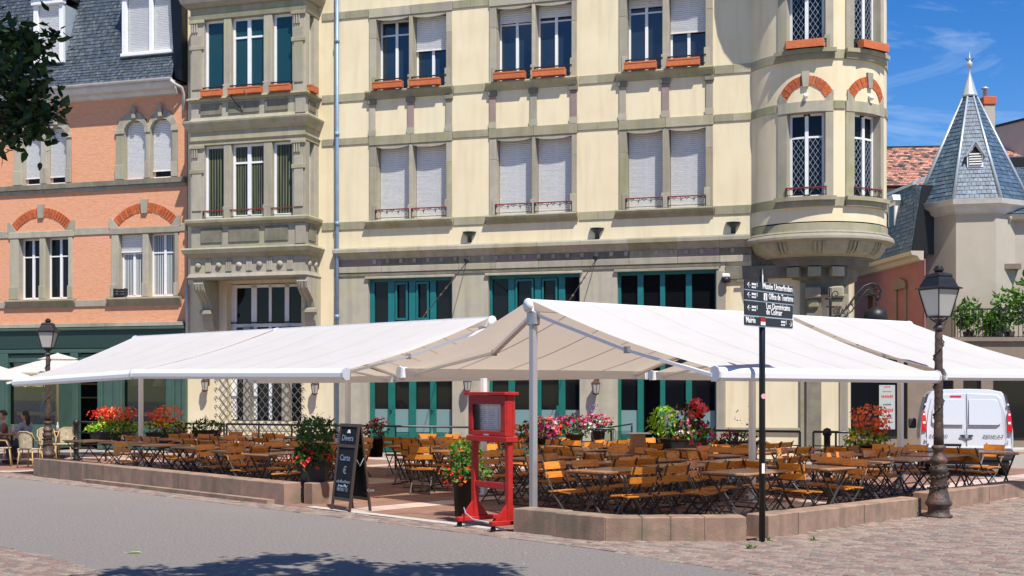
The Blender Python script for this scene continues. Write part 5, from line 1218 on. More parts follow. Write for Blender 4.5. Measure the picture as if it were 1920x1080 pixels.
posts_w = [rL0, lerp_px(rL0, rL1, 530), rL1, rC0, lerp_px(rC0, rC1, 1415), lerp_px(rC0, rC1, 1705)]
obst += [(Vector(p), .6) for p in posts_w]
obst += [(Vector(ground(860, 968)), 1.3), (Vector(ground(590, 944)), 1.2), (Vector(at(1196, 0, 22.0)[:2]), .8)]
rows(WL, A_, BN, (.95, 2.38, 3.8, 5.2, 6.6), .8, 1.43, 11, 'long left wall', '', lambda c, px: px < 625)
rows(W6, B_, CN, (.95, 2.38, 3.8, 5.2, 6.65, 8.05, 9.4), -3.4, 1.43, 16, 'right wall', '', lambda c, px: px > 905)
rows(Vector(at(650, 0, 23.6)[:2]), Vector((.93, -.36)).normalized(), Vector((.36, .93)).normalized(), (-.6, .75, 2.1, 3.45), -.5, 1.4, 6, 'terrace entrance', '', lambda c, px: 640 < px < 905)
print('tables', len(tables))
nch = 0
for (c, d, n, nm) in tables:
    a = math.atan2(d.y, d.x)+R.uniform(-.07, .07)
    if R.random() < .25: a += PI/2
    c = c+Vector((R.uniform(-.08, .08), R.uniform(-.08, .08)))
    place(table0, c.x, c.y, a, f'slatted wooden folding table, {nm}')
    ca, sa = math.cos(a), math.sin(a)
    far = 0
    for (lx_, ly_, rr, side) in ((-.28, -.58, PI, 'near'), (.28, -.58, PI, 'near'), (-.28, .58, 0, 'far'), (.28, .58, 0, 'far')):
        ly2 = ly_+(R.uniform(-.1, .14) if ly_ > 0 else R.uniform(-.14, .1)); lx2 = lx_+R.uniform(-.05, .05)
        X, Y = c.x+ca*lx2-sa*ly2, c.y+sa*lx2+ca*ly2
        q = Vector((X, Y))
        if min(seg_d(q, e, f_) for e, f_ in ((WL, WR), (W3, W4), (W4, W5), (W6, W8), (W8+CN*.2, W10+CN*.2))) < .45: continue
        if any((q-Vector(p)).length < .4 for p in posts_w): continue
        if R.random() < .1: continue
        rz = a+rr+R.uniform(-.3, .3)
        wside = 'left' if lx_ < 0 else 'right'
        nch += 1
        place(chair0 if R.random() < .84 else chair1, X, Y, rz, f'{"near" if side=="near" else "far"} {wside} chair at the {nm}')
print('chairs', nch)
# service cabinet
p = at(1196, 0, 21.6)
t = thing('menu_stand_box', 'brown tapered wooden service stand with a white tray among the tables', 'stand', (p[0], p[1], 0), .1)
MB().add([(-.17, -.15, 0), (.17, -.15, 0), (.17, .15, 0), (-.17, .15, 0), (-.11, -.11, 1.06), (.11, -.11, 1.06), (.11, .11, 1.06), (-.11, .11, 1.06)], [(0, 1, 5, 4), (1, 2, 6, 5), (2, 3, 7, 6), (3, 0, 4, 7), (4, 5, 6, 7)])
mb = MB(); mb.add([(-.2, -.17, 0), (.2, -.17, 0), (.2, .17, 0), (-.2, .17, 0), (-.11, -.11, 1.06), (.11, -.11, 1.06), (.11, .11, 1.06), (-.11, .11, 1.06)], [(0, 1, 5, 4), (1, 2, 6, 5), (2, 3, 7, 6), (3, 0, 4, 7), (4, 5, 6, 7)])
mb.build('cabinet', mat('brown_laminate', (.36, .17, .08), (.3, .14, .065), .5, 3), t); part('tray', M['white'], t, (-.16, .22, -.13, .13, 1.062, 1.085), b=.008)

# ================================================================ PLANTERS
RED = [(.75, .03, .015), (.85, .06, .02), (.6, .02, .01)]; ORA = [(.95, .25, .05), (.9, .14, .05), (1, .36, .12), (.85, .10, .07)]
YEL = [(.85, .6, .02), (.7, .65, .05), (.9, .7, .05)]; MAG = [(.65, .02, .18), (.75, .05, .3), (.5, .02, .12)]; PNK = [(.85, .25, .35), (.9, .12, .15), (.85, .45, .5)]; WHT = [(.85, .85, .8)]; PUR = [(.25, .08, .4), (.4, .2, .6)]
def blossoms(mb, c, rad, n, size, cols, shell=.9):
    for _ in range(n):
        v_ = Vector((R.gauss(0, 1), R.gauss(0, 1), R.gauss(0, 1))).normalized(); k = shell+R.uniform(-.3, .15)
        q = Vector((c[0]+v_.x*rad[0]*k, c[1]+v_.y*rad[1]*k, c[2]+v_.z*rad[2]*k)); s = size*R.uniform(.6, 1.25); mb.col = R.choice(cols)
        d = (v_+Vector((R.uniform(-.4, .4), R.uniform(-.4, .4), R.uniform(-.1, .6)))).normalized(); u = d.orthogonal().normalized(); w_ = d.cross(u); a0 = R.random()*6
        pts = [q-d*s*.15]+[q+d*s*(.12 if j % 2 else .22)+(u*math.cos(a0+j*PI/4)+w_*math.sin(a0+j*PI/4))*s*(.5 if j % 2 == 0 else .3) for j in range(8)]
        mb.add(pts, [(0, 1+j, 1+(j+1) % 8) for j in range(8)])
GB = [(1.5, 1.7, .9), (1, 1.2, .8), (2.2, 2.4, 1.2), (.7, .9, .7), (3.2, 3.2, 1.4)]
LIM = [(6.5, 5.0, 1.6), (5.0, 4.6, 1.6), (7.5, 5.5, 1.4)]
def planter(label, px, D, pot, leaves, flowers, z0=0, pots=M['pot']):
    """pot=(r_top, r_bot, height, base z); leaves=[(dx,dz,rx,ry,rz,n,size,cols)], flowers=[(name,dx,dz,rx,ry,rz,n,size,cols)]"""
    p = at(px, 0, D); t = thing('flower_planter', label, 'planter', (p[0], p[1], pot[3]))
    m_ = MB(); rt, rb, h = pot[0], pot[1], pot[2]
    if len(pot) > 4: # trough
        w_ = pot[4]; m_.add([(-w_*.9, -rb, 0), (w_*.9, -rb, 0), (w_*.9, rb, 0), (-w_*.9, rb, 0), (-w_, -rt, h), (w_, -rt, h), (w_, rt, h), (-w_, rt, h)], [(0, 1, 5, 4), (1, 2, 6, 5), (2, 3, 7, 6), (3, 0, 4, 7), (4, 5, 6, 7), (3, 2, 1, 0)]); m_.box(-w_-.015, w_+.015, -rt-.015, rt+.015, h+.001, h+.03)
    elif pot[2] > .6:  # tall square tapered
        m_.lathe([(rb, 0), (rt, h-.03), (rt+.02, h-.028), (rt+.02, h), (rt-.03, h), (rt-.03, h-.06), (0, h-.06)], 0, 0, 4, PI/4, PI/4+2*PI-1e-9, sm=False) if False else m_.add([(-rb, -rb, 0), (rb, -rb, 0), (rb, rb, 0), (-rb, rb, 0), (-rt, -rt, h), (rt, -rt, h), (rt, rt, h), (-rt, rt, h)], [(0, 1, 5, 4), (1, 2, 6, 5), (2, 3, 7, 6), (3, 0, 4, 7), (4, 5, 6, 7), (3, 2, 1, 0)])
        m_.box(-rt-.012, rt+.012, -rt-.012, rt+.012, h-.05, h+.006, b=.006)
    else: m_.lathe([(rb, 0), (rt, h-.04), (rt+.02, h-.038), (rt+.02, h), (rt-.02, h), (rt-.02, h-.05), (0, h-.05)], 0, 0, 14)
    m_.build('pot', pots, t)
    mb = MB()
    for (dx, dz, rx, ry, rz_, n, s, cols) in leaves: leafcloud(mb, (dx, 0, h+dz), (rx, ry, rz_), n, s, cols, shape=.5)
    for _ in range(10): x = R.uniform(-.1, .1); mb.tube([(x, 0, h-.05), (x*2+R.uniform(-.08, .08), R.uniform(-.1, .1), h+R.uniform(.1, .3))], .006, 4)
    mb.build('foliage', M['leaf'], t, kind='stuff')
    for (nm, dx, dz, rx, ry, rz_, n, s, cols) in flowers:
        mb = MB(); blossoms(mb, (dx, 0, h+dz), (rx, ry, rz_), n, s, cols); mb.build(nm, M['petal'], t, kind='stuff')
    return t
rdp = lambda x: raild(x)-.35
DK = [(1, 1.1, .8), (.7, .8, .7), (1.4, 1.5, .8)]
planter('wide planter with orange red blooms above lime yellow leaves, left of the first awning post', 212, 29.6, (.2, .18, .25, .55, .5), [(0, .1, .66, .27, .2, 620, .1, LIM), (0, .22, .5, .25, .2, 120, .1, GB)], [('orange_flowers', .1, .46, .52, .25, .2, 190, .085, ORA), ('red_flowers', -.25, .45, .35, .22, .17, 80, .09, RED), ('yellow_flowers', 0, .12, .64, .29, .16, 110, .07, YEL)])
planter('planter with orange blooms over magenta flowers, right of the first awning post', 311, 29.2, (.2, .18, .25, .55, .42), [(0, .05, .5, .25, .3, 260, .11, GB+LIM[:1])], [('orange_flowers', 0, .45, .45, .24, .22, 170, .085, ORA), ('yellow_flowers', 0, .22, .54, .27, .1, 90, .07, YEL), ('magenta_flowers', .1, .02, .5, .27, .18, 60, .08, MAG)])
planter('small dark planter with white flowers before the lattice grille', 387, 28.6, (.17, .14, .25, .62, .3), [(0, .08, .38, .2, .22, 220, .1, DK+GB[:2])], [('white_flowers', -.1, .12, .35, .2, .15, 26, .05, WHT), ('magenta_flowers', .2, -.08, .3, .2, .12, 14, .06, MAG)])
planter('dark leafy planter with sparse white flowers left of the chalkboard', 592, 26.2, (.18, .15, .25, .62, .35), [(0, .1, .45, .22, .3, 280, .12, DK)], [('magenta_flowers', -.25, .15, .25, .2, .12, 16, .07, MAG), ('white_flowers', .0, .25, .3, .2, .2, 16, .05, WHT)])
planter('dark pot with red and pink flowers right of the chalkboard', 704, 26.3, (.19, .15, .42, .4), [(0, .1, .28, .2, .25, 170, .1, DK)], [('red_flowers', .08, .3, .25, .18, .12, 26, .1, RED+PNK[:2]), ('magenta_flowers', -.05, .12, .3, .2, .15, 30, .08, MAG)])
planter('planter of pink and red begonias just right of the red menu stand', 1008, 25.4, (.2, .17, .4, .45), [(0, .1, .45, .25, .28, 260, .1, GB)], [('orange_flowers', -.35, .08, .25, .2, .22, 60, .09, ORA), ('pink_flowers', .15, .2, .38, .24, .26, 130, .12, PNK+MAG[:2]), ('violet_flowers', .1, .0, .3, .2, .15, 50, .07, PUR+MAG[:1])])
planter('planter of mixed orange and magenta flowers left of the glass gate', 1077, 25.2, (.18, .13, .45, .5), [(0, .12, .36, .2, .24, 200, .1, GB)], [('orange_flowers', -.25, .1, .2, .18, .15, 40, .08, ORA), ('magenta_flowers', 0, .25, .34, .22, .14, 80, .1, MAG), ('white_flowers', .25, .12, .15, .15, .15, 30, .07, WHT)])
planter('planter of white and pink flowers on the ramp rail beside the open door', 1122, 26.6, (.15, .12, .25, .72), [(0, .1, .32, .2, .22, 180, .09, GB+LIM[:1])], [('pink_flowers', 0, .2, .34, .22, .16, 80, .1, PNK[:2]+MAG), ('white_flowers', -.1, .1, .25, .2, .12, 30, .07, WHT), ('violet_flowers', -.1, .45, .15, .1, .15, 14, .05, PUR)])
planter('large planter of lime leaves with red and magenta blooms before the open teal door', 1278, 23.0, (.22, .18, .35, .55, .42), [(-.35, .35, .3, .25, .28, 230, .1, LIM), (.15, .1, .5, .25, .3, 260, .11, GB), (.2, .1, .3, .25, .15, 90, .1, LIM), (.1, .4, .3, .2, .3, 130, .12, [(.5, .3, .5), (.3, .25, .3)])], [('red_flowers', .28, .6, .22, .2, .18, 55, .12, RED[:2]+PNK[:2]), ('magenta_flowers', .3, .1, .38, .28, .26, 75, .11, MAG), ('white_flowers', .05, .15, .3, .22, .12, 30, .09, WHT), ('orange_flowers', -.2, .02, .2, .2, .12, 26, .09, ORA), ('pink_flowers', -.05, .38, .3, .2, .15, 30, .09, PNK)])
planter('low dark trough with sparse magenta flowers by the cream wall', 1384, 24.2, (.2, .17, .38, .42, .36), [(0, .05, .38, .2, .14, 190, .09, DK)], [('magenta_flowers', -.15, .12, .25, .2, .1, 26, .08, MAG+RED[:1]), ('violet_flowers', .1, .5, .25, .12, .25, 14, .05, PUR)])
planter('planter with a dome of orange blooms over yellow leaves in front of the shop window', 1626, 23.4, (.2, .16, .35, .45), [(0, .1, .42, .25, .25, 300, .1, LIM+GB[:2])], [('orange_flowers', .05, .5, .38, .25, .3, 210, .08, ORA), ('yellow_flowers', -.15, .1, .35, .25, .16, 60, .08, YEL), ('red_flowers', .2, .3, .2, .2, .2, 60, .08, RED+ORA)])
g = ground(592, 944)
planter('tall black square planter with a dark shrub and hanging red begonias left of the chalkboard', 590, g[1]+.25, (.21, .16, .68, 0), [(0, .36, .27, .25, .34, 420, .09, DK+GB[:2]), (0, .05, .38, .32, .22, 380, .1, DK)], [('red_flowers', 0, .02, .46, .38, .22, 80, .085, RED), ('white_flowers', .05, .55, .3, .26, .35, 30, .045, WHT)])
g = ground(873, 972)
planter('tall black planter with a light green bush and red begonias behind the menu stand', 873, g[1]+.25, (.2, .15, .58, 0), [(0, .34, .24, .22, .2, 420, .07, [(a*1.5, b_*1.6, c) for a, b_, c in GB[:4]]), (0, .05, .33, .3, .18, 280, .1, GB)], [('red_flowers', -.06, .02, .34, .3, .2, 120, .07, RED+ORA[:1])])
# glass gate / ramp rail beside the open door
p = lerp_px(Vector(railp[0]), Vector(railp[-1]), 1110); t = thing('ramp_gate', 'low dark framed glass gate panel beside the open teal door', 'gate', (p.x, p.y+.3, 0), math.radians(-3))
for a, c in ((0, .04), (.46, .52), (.96, 1.0)): part('gate_post', M['iron'], t, (a*.9, c*.9, -.02, .02, 0, .95+a*.12))
mb = MB(); mb.bar((.0, 0, .96), (.9, 0, 1.1), .05, .03); mb.build('gate_rail', M['iron'], t); part('pane', M['glass'], t, (.045, .41, -.005, .0, .1, .9), (.475, .86, -.005, .0, .1, .95))
# ================================================================ STREET LAMPS
def street_lamp(label, x, D, mbase=.11):
    p = at(x, 0, D); t = thing('street_lamp', label, 'street lamp', (p[0], p[1], 0), R.uniform(0, .6), None); zz = lambda y: EYE+(HZ-y)/F_PX*17.7
    m_ = MB(); m_.lathe([(r_*.92, z_*.82) for r_, z_ in [(.21, 0), (.21, .05), (.18, .06), (.17, .1), (.16, .18), (.2, .23), (.21, .26), (.175, .31), (.135, .5), (.115, .75), (.13, .8), (.15, .84), (.13, .88), (.11, .92), (.12, .97), (.14, 1.0), (.12, 1.04), (.085, 1.1), (.08, 1.18), (.11, 1.22), (.11, 1.25), (.08, 1.28)]], 0, 0, 20); m_.build('base', M['rust'], t)
    m_ = MB(); prof = [(.072, 1.051), (.07, 1.2)]; 
    for k in range(12): z = 1.35+k*.115; prof += [(.066-.001*k, z), (.062-.001*k, z+.05)]
    prof += [(.05, 2.72)]; m_.lathe(prof, 0, 0, 16)
    for k in range(26):   # climbing relief on the shaft
        a = k*.75; z = 1.3+k*.05; m_.tube([(.06*math.cos(a), .06*math.sin(a), z), (.075*math.cos(a+.35), .075*math.sin(a+.35), z+.035), (.06*math.cos(a+.7), .06*math.sin(a+.7), z+.07)], [.008, .014, .006], 5)
    m_.build('shaft', M['rust'], t)
    for k in range(30):
        a = k*.55; z = .35+k*.0125; rr = .145-.035*(k/30); m_ = MB() if k == 0 else m_; m_.tube([(rr*math.cos(a), rr*math.sin(a), z), ((rr+.01)*math.cos(a+.25), (rr+.01)*math.sin(a+.25), z+.03), (rr*math.cos(a+.5), rr*math.sin(a+.5), z+.02)], [.006, .016, .006], 5)
    m_.build('base_relief', M['rust'], t)
    m_ = MB(); m_.lathe([(.05, 2.7), (.08, 2.72), (.08, 2.75), (.045, 2.78), (.045, 2.84), (.07, 2.86)], 0, 0, 14)
    m_.build('collar', M['rust'], t)
    for k in range(4):
        a = PI/4+k*PI/2; c, s = math.cos(a), math.sin(a)
        m_ = MB(); m_.tube([(.04*c, .04*s, 2.82), (.1*c, .1*s, 2.86), (.15*c, .15*s, 2.93), (.13*c, .13*s, 2.99)], .011, 6); m_.build('scroll_arm', M['iron'], t)
    # lantern: square tapered
    z0, z1 = zz(594), zz(543); b0, b1 = .115, .195
    fr = MB()
    for k in range(4):
        a = PI/4+k*PI/2; q = math.sqrt(2); fr.bar((b0*q*math.cos(a), b0*q*math.sin(a), z0), (b1*q*math.cos(a), b1*q*math.sin(a), z1), .018)
    for b_, z in ((b0, z0), (b1, z1)):
        for k in range(4):
            a = k*PI/2; c, s = math.cos(a), math.sin(a); fr.bar((b_*c-b_*s, b_*s+b_*c, z), (b_*c+b_*s, b_*s-b_*c, z), .02)
    ln = fr.build('lantern_frame', M['iron'], t)
    for k in range(4):
        a = k*PI/2; c, s = math.cos(a), math.sin(a); q = MB()
        P = lambda b_, w_, z: (b_*c-w_*s, b_*s+w_*c, z)
        q.add([P(b0-.004, -b0+.01, z0+.01), P(b0-.004, b0-.01, z0+.01), P(b1-.004, b1-.01, z1-.01), P(b1-.004, -b1+.01, z1-.01)], [(0, 1, 2, 3)]); q.build('lantern_glass', M['lampglass'], ln)
    sq = lambda r, z: (r*1.4142, z)
    rf = MB(); pr = [sq(.23, z1+.005), sq(.235, z1+.02), sq(.19, z1+.04), sq(.15, zz(524)), sq(.13, zz(520)), sq(.14, zz(518)), sq(.12, zz(514)), sq(.06, zz(511))]
    vs = []; 
    for r, z in pr: vs += [(r*math.cos(PI/4+k*PI/2), r*math.sin(PI/4+k*PI/2), z) for k in range(4)]
    rf.add(vs, [(i*4+k, i*4+(k+1) % 4, (i+1)*4+(k+1) % 4, (i+1)*4+k) for i in range(len(pr)-1) for k in range(4)]+[(3, 2, 1, 0), (28, 29, 30, 31)]); rf.build('lantern_roof', M['iron'], t)
    MB().lathe([(.05, zz(511)), (.07, zz(508)), (.08, zz(505)), (.05, zz(502)), (.06, zz(500)), (.03, zz(498)), (0, zz(497))], 0, 0, 12).build('finial', M['iron'], t)
    return t
street_lamp('rusty ornate cast iron lamp post standing in the gap of the right wall', 1760, 17.7)
street_lamp('ornate cast iron lamp post at the far left by the cafe umbrella', 90, 30.9)

# ================================================================ SIGNPOST
g = ground(1429, 1017); t = thing('direction_signpost', 'black signpost with four white lettered direction boards at the front corner', 'signpost', (g[0], g[1], 0), math.radians(49))
DS = g[1]; zs_ = lambda y: EYE+(HZ-y)/F_PX*DS
MB().lathe([(.038, 0), (.038, zs_(517)), (.028, zs_(516)), (.028, zs_(505)), (0, zs_(504))], 0, 0, 14).build('pole', M['black'], t)
lft, rgt = -.37, .80
scr = [(531, 546.5), (548.5, 565.5), (568, 593.5), (596, 612)]
def arrow(par, x, z, s, sg):
    m_ = MB(); y = -.052
    m_.bar((x-sg*.0*s, y, z), (x+sg*.9*s, y, z), .004, .12*s, up=(0, 1, 0)); m_.bar((x+sg*.9*s, y, z), (x+sg*.45*s, y, z+.4*s), .004, .12*s, up=(0, 1, 0)); m_.bar((x+sg*.9*s, y, z), (x+sg*.45*s, y, z-.4*s), .004, .12*s, up=(0, 1, 0)); m_.build('arrow', M['letters'], par, kind='stuff')
for i, (ya, yb) in enumerate(scr):
    z1, z0 = zs_(ya), zs_(yb); x0, x1 = lft, rgt+(.03 if i == 1 else 0)
    b_ = part('sign_board', M['black'], t, (x0, x1, -.05, -.036, z0, z1), (x0, x1, -.049, -.037, z1+.001, z1+.006) if False else (x0, x1, -.0501+.001, -.0365, z0, z1-.001), b=0) if False else part('sign_board', M['black'], t, (x0, x1, -.05, -.036, z0, z1), b=.003)
    b_.location.x = -.125
    part('board_edge', M['zinc'], b_, (x0+.01, x1-.01, -.046, -.04, z0-.012, z0-.001))
    h = z1-z0
    if i == 0: text('lettering', 'Musée Unterlinden', .105, M['letters'], b_, (.04, -.0515, z0+h*.28), (PI/2, 0, 0), .92)
    if i == 1: text('lettering', 'Office de Tourisme', .105, M['letters'], b_, (.19, -.0515, z0+h*.28), (PI/2, 0, 0), .74); part('info_square', M['letters'], b_, (.075, .155, -.052, -.0505, z0+.012, z1-.012)); text('lettering', 'i', .1, M['black'], b_, (.105, -.0535, z0+h*.2), (PI/2, 0, 0), 1)
    if i == 2: text('lettering', 'Les Dominicains', .1, M['letters'], b_, (.13, -.0515, z0+h*.57), (PI/2, 0, 0), .9); text('lettering', 'de Colmar', .1, M['letters'], b_, (.13, -.0515, z0+h*.15), (PI/2, 0, 0), .9)
    if i == 3: text('lettering', 'Mairie', .1, M['letters'], b_, (lft+.02, -.0515, z0+h*.28), (PI/2, 0, 0), .9); arrow(b_, .7, z0+h*.5, .08, 1); part('sticker', M['red'], b_, (-.005, .115, -.053, -.0505, z0+.005, z1-.005)); part('sticker', M['letters'], b_, (.0, .11, -.0545, -.0532, z0+.01, z0+.05))
    if i < 3: arrow(b_, lft+.13, z0+h*.5, .08, -1); 
    xo = lft+.16 if i < 3 else .5
    m_ = MB()
    for q in range(3): m_.box(xo+q*.035, xo+q*.035+.028, -.0525, -.0505, z0+h*.5+.005, z0+h*.5+.03)
    for q in range(3): m_.box(xo+q*.035, xo+q*.035+.024, -.0525, -.0505, z0+h*.5-.03, z0+h*.5-.01)
    m_.box(xo+.12, xo+.13, -.0525, -.0505, z0+h*.5-.01, z0+h*.5+.04); m_.build('walking_time', M['letters'], b_, kind='stuff')
m_ = MB(); c_ = Vector((-.75*.0, -.0, 0)); 
for nm, zc_, ang in (('round_sticker', zs_(743), -75),):
    a = math.radians(ang-49); q = MB(); q.tube([(.0, -.0, 0), (.0, -.003, 0)], .032, 14); q.sm = [False]*len(q.f); o = q.build(nm, mat('pink_sticker', (.7, .35, .4), None, .5), t); o.location = (.038*math.cos(a)+.0, .038*math.sin(a), zc_); o.rotation_euler = (0, 0, a+PI/2)
a = math.radians(-150-0); q = part('paper_sticker', M['letters'], t, (-.018, .018, -.0015, .0015, -.06, .06)); q.location = (.0395*math.cos(math.radians(-130)), .0395*math.sin(math.radians(-130)), zs_(878)); q.rotation_euler = (0, 0, math.radians(-40))

# ================================================================ RED MENU STAND
M['glass_clear'] = glass('case_glass', (.93, .93, .95), 1.25)
gl_, gr_ = Vector(ground(852, 988)), Vector(ground(925, 999)); ang = math.atan2((gr_-gl_).y, (gr_-gl_).x); wS = (gr_-gl_).length
t = thing('menu_stand', 'red painted wooden menu display case on a wheeled frame', 'menu stand', (gl_.x, gl_.y, 0), ang); nin = .3
zt_ = lambda y: EYE+(HZ-y)/F_PX*16.1
xa, xb = .08, wS+.03; yf, yb_ = .2, .33
for x in (xa+.035, xb-.035):
    part('foot', M['red'], t, (x-.045, x+.045, -.04, .66, .085, .145), b=.008)
    m_ = MB(); m_.prism([(yf-.16, .146), (yb_+.14, .146), (yb_-.03, .36), (yf+.03, .36)], x-.02, x+.02, 'x'); m_.build('brace', M['red'], t)
    part('leg', M['red'], t, (x-.04, x+.04, yf+.02, yf+.1, .146, zt_(829)), b=.008)
    for y in (0, .6):
        q = MB(); q.tube([(x-.012, y, .04), (x+.012, y, .04)], .038, 12); q.build('caster', M['black'], t); part('caster_fork', M['iron'], t, (x-.018, x+.018, y-.012, y+.012, .05, .084))
part('crossbar', M['red'], t, (xa+.08, xb-.08, yf+.03, yf+.09, zt_(917), zt_(905)), b=.006)
part('case_shelf', M['red'], t, (xa-.035, xb+.035, yf-.04, yb_+.03, zt_(829)+.002, zt_(818)), b=.008)
z0, z1 = zt_(817), zt_(741)
cs = part('case_back', M['red'], t, (xa, xb, yb_-.03, yb_, z0, z1)); part('case_side', M['red'], t, (xa, xa+.03, yf, yb_-.032, z0, z1), b=.004); part('case_side', M['red'], t, (xb-.03, xb, yf, yb_-.032, z0, z1), b=.004); part('case_bottom', M['red'], t, (xa+.032, xb-.032, yf, yb_-.032, z0, z0+.03)); 
dr = part('case_door', M['red'], t, (xa, xb, yf-.03, yf-.002, z0, z0+.06), (xa, xb, yf-.03, yf-.002, z1-.12, z1), (xa, xa+.1, yf-.03, yf-.002, z0+.06, z1-.12), (xb-.1, xb, yf-.03, yf-.002, z0+.06, z1-.12), b=.005)
part('pane', M['glass_clear'], dr, (xa+.1, xb-.1, yf-.014, yf-.010, z0+.06, z1-.12)); part('lock', M['zinc'], dr, ((xa+xb)/2-.05, (xa+xb)/2+.05, yf-.036, yf-.031, z0+.0, z0+.02))
part('case_roof', M['red'], t, (xa-.05, xb+.05, yf-.07, yb_+.03, z1+.002, zt_(735)), b=.006)
M['paper_'] = M['paper'] = mat('aged_menu_paper', (.66, .6, .68), None, .7)
n_ = 3; w_ = (xb-xa-.2)/n_
for k in range(n_):
    x0 = xa+.1+k*w_; pg = part('menu_page', M['paper'], t, (x0+.008, x0+w_-.008, yb_-.038, yb_-.033, z0+.08, z1-.14)); m_ = MB()
    for j in range(14):
        z = z1-.2-j*.026; m_.box(x0+.025, x0+.025+(w_-.06)*R.uniform(.4, 1), yb_-.0395, yb_-.0382, z, z+.008)
    m_.box(x0+w_/2-.01, x0+w_/2+.01, yb_-.0395, yb_-.0382, z1-.18, z1-.155); m_.build('menu_print', M['black'], pg, kind='stuff')
m_ = MB(); pts = [(xa-.0, .1, .26), (xa+.15, .02, .2), (xa+.35, -.01, .14), (xb-.05, .0, .12)]; m_.tube(pts, .009, 6); m_.build('lock_chain', M['zinc'], t)

# ================================================================ CHALKBOARD
g0, g1 = Vector(ground(613, 955)), Vector(ground(650, 963)); ang = math.radians(-52)
t = thing('chalkboard', 'dark wooden double sided chalkboard easel with chalk writing', 'chalkboard', ((g0.x+g1.x)/2, (g0.y+g1.y)/2, 0), ang); HB = EYE-(795-HZ)/F_PX*18.6+.0
sl = .17; Wd = .285; M['chalkwood'] = mat('dark_brown_wood', (.06, .035, .025), None, .5); M['slateboard'] = mat('blackboard', (.010, .012, .015), (.02, .023, .027), .9, 4, spec=.15); M['chalk'] = mat('chalk', (.2, .26, .34), None, .9)
def apanel(sg):
    off = lambda z: (-sl*(1-z/HB)-.012) if sg < 0 else (sl*(1-z/HB)+.012)
    yo = .25
    X = lambda x, y, z: (x, yo+off(z)+y, z)
    f = MB(); f.box(-Wd, -Wd+.045, -.014, .014, 0, HB); f.box(Wd-.045, Wd, -.014, .014, 0, HB)
    for z in (.16, HB-.36, HB-.045): f.box(-Wd+.045, Wd-.045, -.014, .014, z, z+.045)
    fr = f.build('frame', M['chalkwood'], t, X); part('board', M['slateboard'], fr, (-Wd+.046, Wd-.046, -.004, .004, .206, HB-.361), (-Wd+.046, Wd-.046, -.004, .004, HB-.314, HB-.046), xf=X)
    return X, fr
X, fr = apanel(-1); apanel(1)
def chalk(x0, z, w_, h, seed, th=.006, n=26):
    r_ = random.Random(seed); m_ = MB(); pts = []
    for k in range(n): pts.append(X(x0+w_*k/n+r_.uniform(-.008, .008), -.008, z+h*(.5+.5*math.sin(k*1.9+seed))*r_.uniform(.5, 1)))
    m_.tube(pts, th, 3); m_.build('chalk_writing', M['chalk'], fr, kind='stuff')
def ctext(s, size, x, z):
    o = text('chalk_lettering', s, size, M['chalk'], fr, (x, .25-sl*(1-z/HB)-.012-.009, z), (PI/2-math.atan2(sl, HB), 0, 0), 1.0, ext=.001)
ctext('Divers', .13, -.19, HB-.26); ctext('Carte', .13, -.18, HB-.56); ctext('€', .16, -.05, HB-.76)
q = MB(); q.prism([(-.05, HB-.14), (.05, HB-.14), (.02, HB-.09), (-.02, HB-.09)], -.002, .002); q.build('chalk_drawing', M['letters'], fr, lambda x, y, z: X(x, -.008+y, z))
chalk(-.2, .42, .4, .06, 3); chalk(-.15, .36, .3, .05, 5, .007); ctext('MENU 15', .08, -.17, .3)
m_ = MB(); m_.tube([X(Wd-.02, 0, HB*.62), (Wd-.02, .25, HB*.52), (Wd-.02, .25+sl*.38+.01, HB*.62)], .006, 5); m_.build('stay_chain', M['zinc'], t)
M['tag_ink'] = M['letters']; text('side_lettering', 'Coca', .06, M['chalk'], t, (Wd+.002, .36, .3), (PI/2, 0, PI/2), 1)

# ================================================================ VAN
ang = math.radians(-17); vp = at(1812, 0, 25.9)
van = thing('parked_van', 'white panel van with closed rear doors parked behind the terrace', 'van', (vp[0], vp[1], 0), ang)
M['vanwhite'] = mat('white_car_paint', (.60, .63, .67), None, .28, coat=.6); M['vanblack'] = mat('black_bumper_plastic', (.03, .032, .036), None, .6); M['tail'] = mat('red_tail_lamp', (.6, .01, .015), None, .15, coat=.6); M['tyre'] = mat('tyre', (.018, .018, .018), None, .85)
HH = 1.86
def vsec(y):      # half width / height profile of the body at distance y from the tail
    sec = [(0, .38), (.86, .38), (.92, .5), (.93, .8), (.92, 1.0), (.875, 1.35), (.80, 1.68), (.70, 1.8), (.45, 1.85), (0, HH)]
    k = min(1, max(0, (y)/.25)); top = HH-(.04*(1-k)**2)
    s_ = []
    for x, z in sec:
        f = 1
        if y > 2.9:
            q = (y-2.9)/1.35
            zt_v = HH-q*.5-max(0, q-.35)*.55
            z = min(z, zt_v) if z > 1.0 else z
            f = 1-.10*q*q
        if y < .08: f *= .985; z = z-(z-1)*.012
        s_.append((x*f, z))
    return s_
ys = [0, .03, .1, .3, .8, 1.5, 2.2, 2.9, 3.1, 3.3, 3.6, 3.9, 4.15, 4.25]
mb = MB(); vs = []; n = None
for y in ys:
    s_ = vsec(y); ring_ = [(-x, z) for x, z in s_[::-1] if True]+[(x, z) for x, z in s_[1:-1]] if False else [(x, z) for x, z in s_]+[(-x, z) for x, z in s_[::-1][1:-1]]
    n = len(ring_); yoff = lambda z: 0 if y > .2 else max(0, (z-1.05))*.16*(1-y/.2)
    vs += [(x, y+yoff(z), z) for x, z in ring_]
mb.add(vs, [(i*n+k, i*n+(k+1) % n, (i+1)*n+(k+1) % n, (i+1)*n+k) for i in range(len(ys)-1) for k in range(n)]+[tuple(range(n-1, -1, -1)), tuple((len(ys)-1)*n+k for k in range(n))], False)
